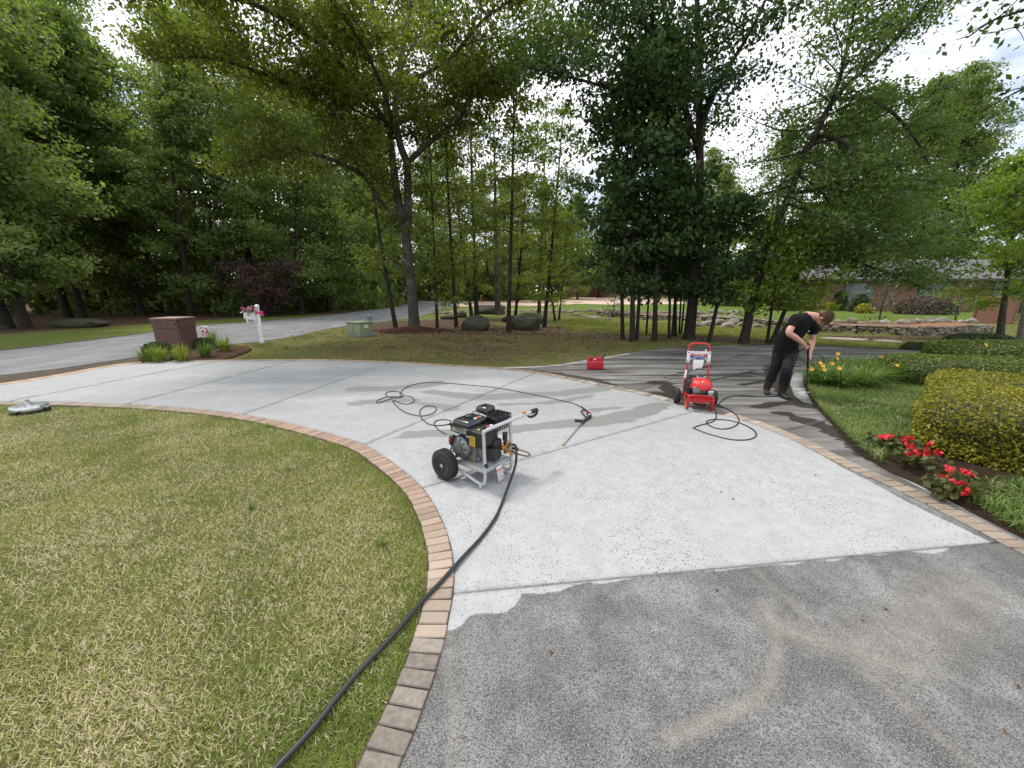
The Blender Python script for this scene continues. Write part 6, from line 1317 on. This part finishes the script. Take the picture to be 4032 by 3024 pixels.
for k, (x, z, s, mt) in enumerate([(-.08, .62, .035, 'red_plastic'), (.05, .60, .03, 'red_plastic'), (-.05, .50, .045, 'red_plastic'), (.07, .47, .04, 'red_plastic'), (-.07, .37, .035, 'red_plastic'), (.04, .35, .03, 'bow_pink'), (0, .56, .018, 'flower_yellow'), (.02, .42, .03, 'utility_green'), (-.09, .44, .025, 'utility_green'), (.1, .54, .022, 'blue_print')]):
    MB().lathe([(s, -.016), (s, -.014)], (x, 0, z), 'Y', 8).build('printed_flower', mt, fo, 0)
mpn = GT(1033, 1352); mb_ = thing('mailbox', 'white mailbox on a white post numbered 980 with pink flowers', 'mailbox', mpn, math.radians(28))
PHt = 1.38
po = MB().box((0, 0, PHt/2), (.135, .135, PHt), bev=.006).box((0, 0, .10), (.155, .155, .20), bev=.01).build('post', 'white_paint', mb_)
MB().box((0, 0, PHt+.02), (.17, .17, .03), bev=.006).lathe([(.105, 0), (.07, .03), (.02, .055)], (0, 0, PHt+.035), 'Z', 4, (0, 0, math.pi/4)).build('post_cap', 'white_paint', po)
MB().box((0, -.069, .62), (.07, .006, .78)).build('post_groove', 'grey_print', po, 0) if False else None
arm = MB().box((-.20, 0, .80), (.36, .06, .07), bev=.006).prism([(-.067, .60), (-.067, .765), (-.22, .765), (-.15, .72), (-.10, .66)], .05).build('arm', 'white_paint', mb_)
plate = MB().box((-.225, -.112, .868), (.31, .016, .155), bev=.003).build('number_plate', 'white_paint', mb_)
text('980', .155, 'black_print', plate, (-.225, -.121, .866), (HP, 0, 0), bold=True)
bx_ = MB(); pr = [(-.10, 0), (.10, 0), (.10, .13)]+[(.10*math.cos(a_), .13+.10*math.sin(a_)) for a_ in np.linspace(0, math.pi, 10)][1:]
bx_.prism([(x-.26, z+.945) for x, z in [(-.185, 0), (.185, 0), (.185, .19)]+[(.185*math.cos(a_), .19+.08*math.sin(a_)) for a_ in np.linspace(.1, math.pi, 9)]], .24, (0, 0, 0), (0, 0, 0), .006)
bx = bx_.build('box', 'white_paint', mb_)
MB().box((-.30, -.128, 1.10), (.10, .010, .022), bev=.003).box((-.255, -.128, 1.085), (.022, .010, .05), bev=.003).build('flag_lever', 'black_plastic', bx)
r = np.random.default_rng(8)
fl = thing('flower_garland', 'pink and cream flower arrangement on top of the white mailbox', 'flowers', mpn, math.radians(28))
P = np.c_[r.normal(size=160)*.12-.24, r.normal(size=160)*.10-.06, 1.24+r.normal(size=160)*.07]; V, F_, t = leaf_cloud(P, r, .07, .045); link('greenery', np_mesh('greenery', V, F_, {'tint': t}), fl, 'leaf_box', kind='stuff')
for k in range(34):
    c = np.array((r.normal()*.10-.25, r.normal()*.07-.10, 1.28+r.normal()*.06)); Q = c+r.normal(size=(10, 3))*.016; V, F_, t = leaf_cloud(Q, r, .058, .054, up=.4); link('bloom', np_mesh('bloom', V, F_, {'tint': t}), fl, 'pink_flower' if k % 3 == 0 else 'pale_flower')
bw = thing('ribbon_bow', 'bright pink ribbon bow tied round the mailbox post', 'bow', mpn, math.radians(28))
for k, (a_, b_, l, w_) in enumerate([(.3, .5, .13, .06), (-.3, .2, .14, .06), (2.8, .4, .12, .06), (.1, -.5, .18, .05), (-.2, -.8, .17, .05), (3.0, -.2, .12, .05)]):
    d = Vector((math.cos(a_)*math.cos(b_), -.25, math.sin(b_))); pts = [Vector((.05, -.085, 1.16))+d*l*t_+Vector((0, -.03*math.sin(t_*3.14), 0)) for t_ in (0, .5, 1)]; pr_ = d.cross(Vector((0, 1, 0))).normalized()*w_*.5
    MB().add([pts[0]-pr_*.3, pts[0]+pr_*.3, pts[1]+pr_, pts[2]+pr_*.9, pts[2]-pr_*.9, pts[1]-pr_], [(0, 1, 2, 5), (5, 2, 3, 4)]).build('ribbon', 'bow_pink', bw)
MB().ball((.05, -.09, 1.16), (.03, .025, .03), 2).build('knot', 'bow_pink', bw); MB().box((0, 0, 1.16), (.15, .15, .035), bev=.004).build('band', 'bow_pink', bw)
up = GT(1412, 1326); ub = thing('utility_box', 'pale green metal utility box on the grass near the big tree', 'utility box', up+Vector((0, .3, 0)), math.radians(-32))
MB().box((0, 0, .05), (1.0, .85, .10), bev=.02).build('plinth', 'utility_teal', ub)
MB().box((-.02, 0, .35), (.92, .76, .52), bev=.025, seg=2, taper=(.97, .92)).build('cabinet', 'utility_green', ub)
MB().box((0, -.02, .625), (.98, .80, .05), bev=.015, seg=2).build('lid', 'utility_green', ub)
for x in (-.23, .23): MB().box((x, -.372, .33), (.43, .02, .44), (-.06, 0, 0), bev=.006).build('door', 'utility_green', ub)
MB().box((.473, -.05, .45), (.006, .18, .13), (0, -.03, 0)).build('warning_label', 'white_print', ub, 0); MB().box((.478, -.03, .44), (.003, .12, .03), (0, -.03, 0)).build('red_line', 'red_print', ub, 0); MB().box((.478, -.07, .47), (.003, .05, .05), (0, -.03, 0)).build('dark_mark', 'black_print', ub, 0)
MB().box((-.02, -.395, .33), (.03, .02, .06), bev=.004).build('lock', 'dull_metal', ub)
u2 = GT(1459, 1300); pd = thing('cable_pedestal', 'slim grey-green cable pedestal behind the utility box', 'pedestal', u2, .3); MB().box((0, 0, .32), (.22, .2, .64), bev=.02).build('body', 'utility_teal', pd); MB().box((0, 0, .68), (.27, .25, .12), bev=.03, seg=2).build('hood', 'utility_teal', pd)
# ---------------------------------------------------------------- the bending man
def c3p(a, b, y): return D(2920+.2652*a, 1180+.2652*b, y)
def cloth_mat(name, col, sc=9, dist=.03):
    N = NT(name); o = N.obj(); n = N.noise(N.mapped(o, (1, 1, .45)), sc, 4, .55, 1.2); f = N.noise(o, 220, 2)
    c = N.mix(n, tuple(x*.75 for x in col), tuple(x*1.35 for x in col)); N.bsdf(c, .9, bump=N.bump(N.math('ADD', n, N.math('MULTIPLY', f, .05)), dist, .9), spec=.15)
cloth_mat('shirt_cloth', (.0105, .0105, .011)); cloth_mat('trouser_cloth', (.022, .022, .025), 11, .035)
def skin():
    N = NT('skin'); o = N.obj(); n = N.noise(o, 14, 4); c = N.mix(n, (.50, .25, .19), (.62, .36, .28)); p = N.bsdf(c, .5, spec=.4)
    for x in N.t.nodes:
        if x.type == 'BSDF_PRINCIPLED': x.inputs['Subsurface Weight'].default_value = .12; x.inputs['Subsurface Radius'].default_value = (.02, .008, .004); x.inputs['Subsurface Scale'].default_value = .5
skin(); simple('boot_brown', (.045, .026, .018), .6, var=.4, scale=14, bump=.003); simple('boot_black', (.016, .014, .013), .5, var=.3, scale=14); simple('eye_white', (.7, .68, .65), .3); simple('lip', (.42, .16, .13), .5)
def hair_mat():
    N = NT('hair'); o = N.obj(); n = N.noise(N.mapped(o, (1, 1, 3.5)), 55, 5, .7); b = N.noise(o, 6, 3); c = N.mix(n, (.06, .036, .018), (.21, .135, .07)); c = N.mix(N.math('MULTIPLY', b, .4), c, (.09, .06, .03)); N.bsdf(c, .6, bump=N.bump(n, .01, 1.0), spec=.3)
hair_mat()
def loft(mb, pts, ra, rb, side, n=16, sm=4):
    q = smooth([tuple(p)+(a, b) for p, a, b in zip(pts, ra, rb)], sm); P = [Vector(x[:3]) for x in q]; m = len(P); v = []; f = []
    for i in range(m):
        t = (P[min(i+1, m-1)]-P[max(i-1, 0)]).normalized(); s = Vector(side); s = (s-t*s.dot(t)).normalized(); b = t.cross(s)
        for k in range(n): a = 2*math.pi*k/n; v.append(P[i]+s*math.cos(a)*float(q[i][3])+b*math.sin(a)*float(q[i][4]))
    for i in range(m-1):
        for k in range(n): f.append((i*n+k, i*n+(k+1) % n, (i+1)*n+(k+1) % n, (i+1)*n+k))
    f.append(tuple(range(n-1, -1, -1))); f.append(tuple((m-1)*n+k for k in range(n))); mb.add(v, f); return mb
def remesh(o, vox, it=6, fac=.5):
    m = o.modifiers.new('skin_over', 'REMESH'); m.mode = 'VOXEL'; m.voxel_size = vox; m.use_smooth_shade = True
    s = o.modifiers.new('relax', 'SMOOTH'); s.iterations = it; s.factor = fac
footR, footL = Vector((*G(3023, 1556), .03)), Vector((*G(3093, 1573), .03)); yR, yL = footR.y, footL.y; YM = (yR+yL)/2
man_base = (footR+footL)/2; man = thing('person', 'man in black t-shirt, dark trousers and boots bending over a spray wand', 'person', man_base)
def ML(ps): return [Vector(p)-man_base for p in ps]
J = dict(hipR=c3p(575, 735, YM+.02), hipL=c3p(745, 765, YM-.06), kneeR=c3p(505, 1000, yR-.10), kneeL=c3p(675, 1030, yL-.12), ankR=footR+Vector((.0, .05, .11)), ankL=footL+Vector((-.04, .07, .11)),
         p0=c3p(650, 770, YM-.02), p1=c3p(665, 690, YM-.03), p2=c3p(705, 560, YM-.06), p3=c3p(825, 415, YM-.13), p4=c3p(910, 315, YM-.17), p5=c3p(985, 240, YM-.18), n1=c3p(1060, 240, YM-.19), n2=c3p(1120, 255, YM-.2),
         shR=c3p(800, 290, YM-.34), elR=c3p(702, 490, YM-.42), wrR=c3p(915, 650, YM-.36), shL=c3p(1065, 385, YM-.03), elL=c3p(1052, 595, YM-.02), wrL=c3p(1010, 815, YM-.10), head=c3p(1205, 268, YM-.22))
J = {k: v-man_base for k, v in J.items()}
side = (J['shL']-J['shR']).normalized()
WA, WB, WC = c3p(988, 690, YM-.31)-man_base, c3p(981, 1000, YM-.10)-man_base, Vector((*G(3176, 1541, .06), .06))-man_base
body = MB()
loft(body, [J['p0'], J['p1'], J['p2'], J['p3'], J['p4'], J['p5']], [.16, .17, .18, .19, .17, .09], [.12, .13, .14, .13, .11, .075], side)
body.tube([J['p5']-(J['n1']-J['p5'])*.4, J['p5'], J['n1'], J['n2']], [.085, .075, .066, .066], 12, sm=3)
hu = Vector((.85, -.58, -.28)).normalized(); hf = Vector((-.25, .50, -1)); hf = (hf-hu*hf.dot(hu)).normalized(); hs = hu.cross(hf)
def hd(r, f, u): return J['head']+hs*r+hf*f+hu*u
HM = Matrix((hs, hf, hu)).transposed()
def ell(mb, c, r, sub=3):
    bm = bmesh.new(); bmesh.ops.create_icosphere(bm, subdivisions=sub, radius=1)
    mb.add([c+HM @ Vector((v.co.x*r[0], v.co.y*r[1], v.co.z*r[2])) for v in bm.verts], [[v.index for v in f.verts] for f in bm.faces]); bm.free()
ell(body, hd(0, -.012, .03), (.085, .105, .10)); ell(body, hd(0, .035, -.05), (.066, .065, .085)); ell(body, hd(0, .062, -.095), (.040, .034, .035))
ell(body, hd(0, .112, -.025), (.014, .022, .026), 2); ell(body, hd(0, .098, .0), (.011, .014, .03), 2)
for s in (-1, 1): ell(body, hd(s*.086, -.012, -.012), (.012, .024, .036), 2); ell(body, hd(s*.045, .075, -.02), (.022, .016, .014), 2)
body.tube([J['p4']*.4+J['shR']*.6, J['shR'], J['shR']*.5+J['elR']*.5, J['elR'], J['elR']*.62+J['wrR']*.38, J['wrR']], [.075, .068, .057, .051, .049, .034], 12, sm=4)
body.tube([J['p4']*.4+J['shL']*.6, J['shL'], J['shL']*.5+J['elL']*.5, J['elL'], J['elL']*.62+J['wrL']*.38, J['wrL']], [.075, .068, .057, .050, .048, .033], 12, sm=4)
def hand(c, wr, ax, grip_r, flip):
    """five fingers closing round a bar: c point on the bar, ax its direction, wr the wrist"""
    ax = ax.normalized(); d = (wr-c); d = (d-ax*d.dot(ax)).normalized(); e = ax.cross(d)*flip
    palm = c+d*(grip_r+.016); body.tube([wr, wr*.45+palm*.55, palm, palm-d*.004+e*.012], [.031, .036, .039, .034], 12, sm=3)
    for i, (o_, ln) in enumerate([(-.031, .9), (-.010, 1.0), (.011, .95), (.031, .8)]):
        k = [c+ax*o_*1.05+d*(grip_r+.014)+e*.020]
        for th in (.7, 1.35, 2.1, 2.75): k.append(c+ax*(o_*1.0)+(d*math.cos(th*ln)+e*math.sin(th*ln))*(grip_r+.009))
        body.tube(k, [.0105, .0105, .0098, .009, .0078], 8, sm=3)
    th = [c-ax*.042+d*(grip_r+.018), c-ax*.052+d*(grip_r+.006)-e*.026, c-ax*.040-e*(grip_r+.012)+d*.004, c-ax*.022-e*(grip_r+.008)-d*.016]
    body.tube(th, [.014, .013, .0115, .009], 8, sm=3)
wax = (WB-WA).normalized()
hand(WA+wax*.02, J['wrR'], wax, .017, 1); hand(c3p(984, 905, YM-.165)-man_base, J['wrL'], wax, .017, -1)
for hip, kn, an in (('hipR', 'kneeR', 'ankR'), ('hipL', 'kneeL', 'ankL')): body.tube([J['p1']*.3+J[hip]*.7, J[hip], J[kn], J[an]], [.09, .09, .055, .04], 10, sm=3)
bo = body.build('body', 'skin', man); remesh(bo, .0075, 4)
for s in (-1, 1):
    e_ = MB(); ell(e_, hd(s*.034, .088, -.012), (.013, .010, .009), 2); e_.build('eye', 'eye_white', bo)
m_ = MB(); ell(m_, hd(0, .098, -.078), (.024, .008, .007), 2); m_.build('mouth', 'lip', bo)
hr = MB(); ell(hr, hd(0, -.030, .040), (.096, .112, .103), 4); ell(hr, hd(0, -.075, -.02), (.078, .058, .075), 3); ell(hr, hd(0, .055, .090), (.070, .050, .042), 3)
for s in (-1, 1): ell(hr, hd(s*.074, .015, .015), (.020, .028, .045), 2)
ho = hr.build('hair', 'hair', man); remesh(ho, .008, 3)
tuft = np.random.default_rng(5); n = 5200; d_ = nrm(tuft.normal(size=(n, 3))); d_ = d_[(d_[:, 2] > -.45) & ~((d_[:, 1] > .45) & (d_[:, 2] < .45))]
Pn = d_*np.array((.097, .113, .104))+np.array((0, -.030, .040)); hmn = np.array(HM); Pw = Pn @ hmn.T+np.array(J['head'])
A_ = nrm(d_*np.array((1, 1, .6))+np.array((0, .6, -.5))+tuft.normal(size=d_.shape)*.25) @ hmn.T; S_ = nrm(np.cross(A_, d_ @ hmn.T)); L_ = .018*tuft.uniform(.6, 1.3, (len(d_), 1))
Vh = np.stack([Pw-S_*.0022, Pw+S_*.0022, Pw+A_*L_], 1).reshape(-1, 3); link('hair_strands', np_mesh('hair_strands', Vh, np.arange(len(Vh)).reshape(-1, 3)), ho, 'hair', kind='stuff')
sh_ = MB(); loft(sh_, [J['p0']+(J['p1']-J['p0'])*.1, J['p1'], J['p2'], J['p3'], J['p4'], J['p5']+(J['n1']-J['p5'])*.15], [.205, .21, .212, .215, .19, .082], [.165, .17, .175, .158, .13, .078], side)
def slv(a, b, e, r0, r1): 
    m = J[b]*.42+J[e]*.58; sh_.tube([J['p4']*.45+J[b]*.55, J[b], J[b]*.62+J[e]*.38, m], [.095, .092, .084, .082], 14, sm=4)
slv('p4', 'shR', 'elR', .1, .08); slv('p4', 'shL', 'elL', .1, .08)
so_ = sh_.build('shirt', 'shirt_cloth', man); remesh(so_, .011, 5)
em = MB(); ec = J['p3']*.25+J['shL']*.75; nv = Vector((.25, -1, .05)).normalized()
ep = c3p(1000, 470, YM-.265)-man_base; em.ball(ep, (.020, .006, .013), 2, (0, -.5, .2)); em.build('shirt_emblem', 'grey_print', man)
tr_ = MB(); loft(tr_, [J['p2']*.35+J['p1']*.65, J['p1'], J['p0'], J['p0']-Vector((0, 0, .07))], [.185, .198, .195, .16], [.15, .155, .15, .12], side)
for hip, kn, an in (('hipR', 'kneeR', 'ankR'), ('hipL', 'kneeL', 'ankL')):
    low = J[an]*.60+J[kn]*.40; tr_.tube([J['p1']*.35+J[hip]*.65, J[hip], J[hip]*.5+J[kn]*.5, J[kn], J[kn]*.5+low*.5, low-Vector((0, 0, .02))], [.120, .118, .102, .088, .082, .084], 14, sm=4)
to_ = tr_.build('trousers', 'trouser_cloth', man); remesh(to_, .011, 4)
def boot(an, kn, dirv):
    d = Vector(dirv).normalized(); s = Vector((-d.y, d.x, 0)); a = J[an]; z0 = 0.0; mb = MB()
    heel = Vector((a.x, a.y, z0))-d*.065
    mb.tube([a*.40+J[kn]*.60, a*.70+J[kn]*.30, a+Vector((0, 0, .03)), Vector((a.x, a.y, z0+.06))], [.075, .072, .066, .058], 14, sm=3)
    b_ = mb.build('boot', 'boot_brown', man); remesh(b_, .008, 3)
    ft = MB(); loft(ft, [heel+Vector((0, 0, .05)), heel+d*.06+Vector((0, 0, .052)), heel+d*.14+Vector((0, 0, .050)), heel+d*.22+Vector((0, 0, .038)), heel+d*.275+Vector((0, 0, .030))], [.040, .046, .050, .050, .030], [.045, .048, .046, .034, .020], s)
    f_ = ft.build('boot_foot', 'boot_black', b_); remesh(f_, .007, 3)
    sl2 = MB(); loft(sl2, [heel-d*.012+Vector((0, 0, .010)), heel+d*.06+Vector((0, 0, .010)), heel+d*.14+Vector((0, 0, .010)), heel+d*.22+Vector((0, 0, .010)), heel+d*.285+Vector((0, 0, .012))], [.036, .043, .046, .047, .028], [.012, .012, .010, .010, .010], s); sl2.build('sole', 'black_rubber', b_)
boot('ankR', 'kneeR', (-.50, -.87, 0)); boot('ankL', 'kneeL', (-.05, -1, 0))
# spray wand held in both hands
wd = thing('spray_wand', 'black pressure wand held upright by the bending man', 'spray wand', man_base)
MB().tube([WA-wax*.055, WA-wax*.03, WA+wax*.06, WA+wax*.10], [.020, .030, .026, .019], 12, sm=3).build('gun_body', 'black_plastic', wd)
bk_ = WA+wax*.04; MB().tube([bk_, bk_+Vector((-.08, -.02, -.015)), bk_+Vector((-.14, -.03, -.03))], [.018, .015, .012], 10, sm=3).build('trigger_handle', 'black_plastic', wd)
MB().tube([WA+wax*.08, WB-wax*.04, WB], [.017, .017, .021], 12).build('grip_tube', 'black_plastic', wd)
MB().tube([WB-wax*.01, WC], .0075, 8).build('lance', 'iron', wd); MB().tube([WC+(WB-WC).normalized()*.03, WC], [.013, .015], 10).build('nozzle', 'black_plastic', wd)
r = np.random.default_rng(3); n = 420; tt = r.random(n); dn = (WC-WB).normalized(); Pd = np.array(WC+man_base)+np.outer(tt, np.array(dn))*.05+r.normal(size=(n, 3))*np.array((.05, .04, .004))*tt[:, None]; Pd[:, 2] = np.maximum(Pd[:, 2], .034)
simple('water_drop', (.85, .88, .9), .15); V, F_, t = leaf_cloud(Pd, r, .012, .009, up=.1); link('water_spray', np_mesh('spray', V, F_), None, 'water_drop', kind='stuff', label='white spray of water under the wand tip', category='water spray')
# black hose from the wand to the red washer
zc = .028+.0085
hz_ = [bk_+Vector((-.13, -.03, -.03))+man_base, c3p(800, 850, YM-.30), c3p(755, 1010, YM-.30), c3p(735, 1150, YM-.29), c3p(705, 1270, YM-.30)]+gl([(2920+.2652*a, 1180+.2652*b) for a, b in [(640, 1385), (540, 1425), (380, 1440), (150, 1436), (0, 1432)]], zc)+gl([(2580+.2772*a, 1300+.2772*b) for a, b in [(1400, 938), (1250, 930), (1120, 935), (1010, 960), (940, 1010), (885, 1065), (930, 1085), (1030, 1125), (1130, 1185), (1185, 1260), (1180, 1320), (1110, 1375), (980, 1405), (850, 1390), (750, 1340), (732, 1300), (775, 1275), (900, 1268), (1060, 1285), (1230, 1330), (1370, 1400), (1435, 1470), (1400, 1530), (1270, 1560), (1080, 1553), (880, 1510), (700, 1455), (560, 1400), (545, 1388), (620, 1355), (740, 1325), (830, 1290), (868, 1230), (865, 1180), (850, 1130)]], zc)+[Mr @ Vector((.10, .05, .10))]
hose('washer_hose', 'thin black hose looping from the red pressure washer to the man\'s wand', hz_, .0085, 'hose_black', sm=5)
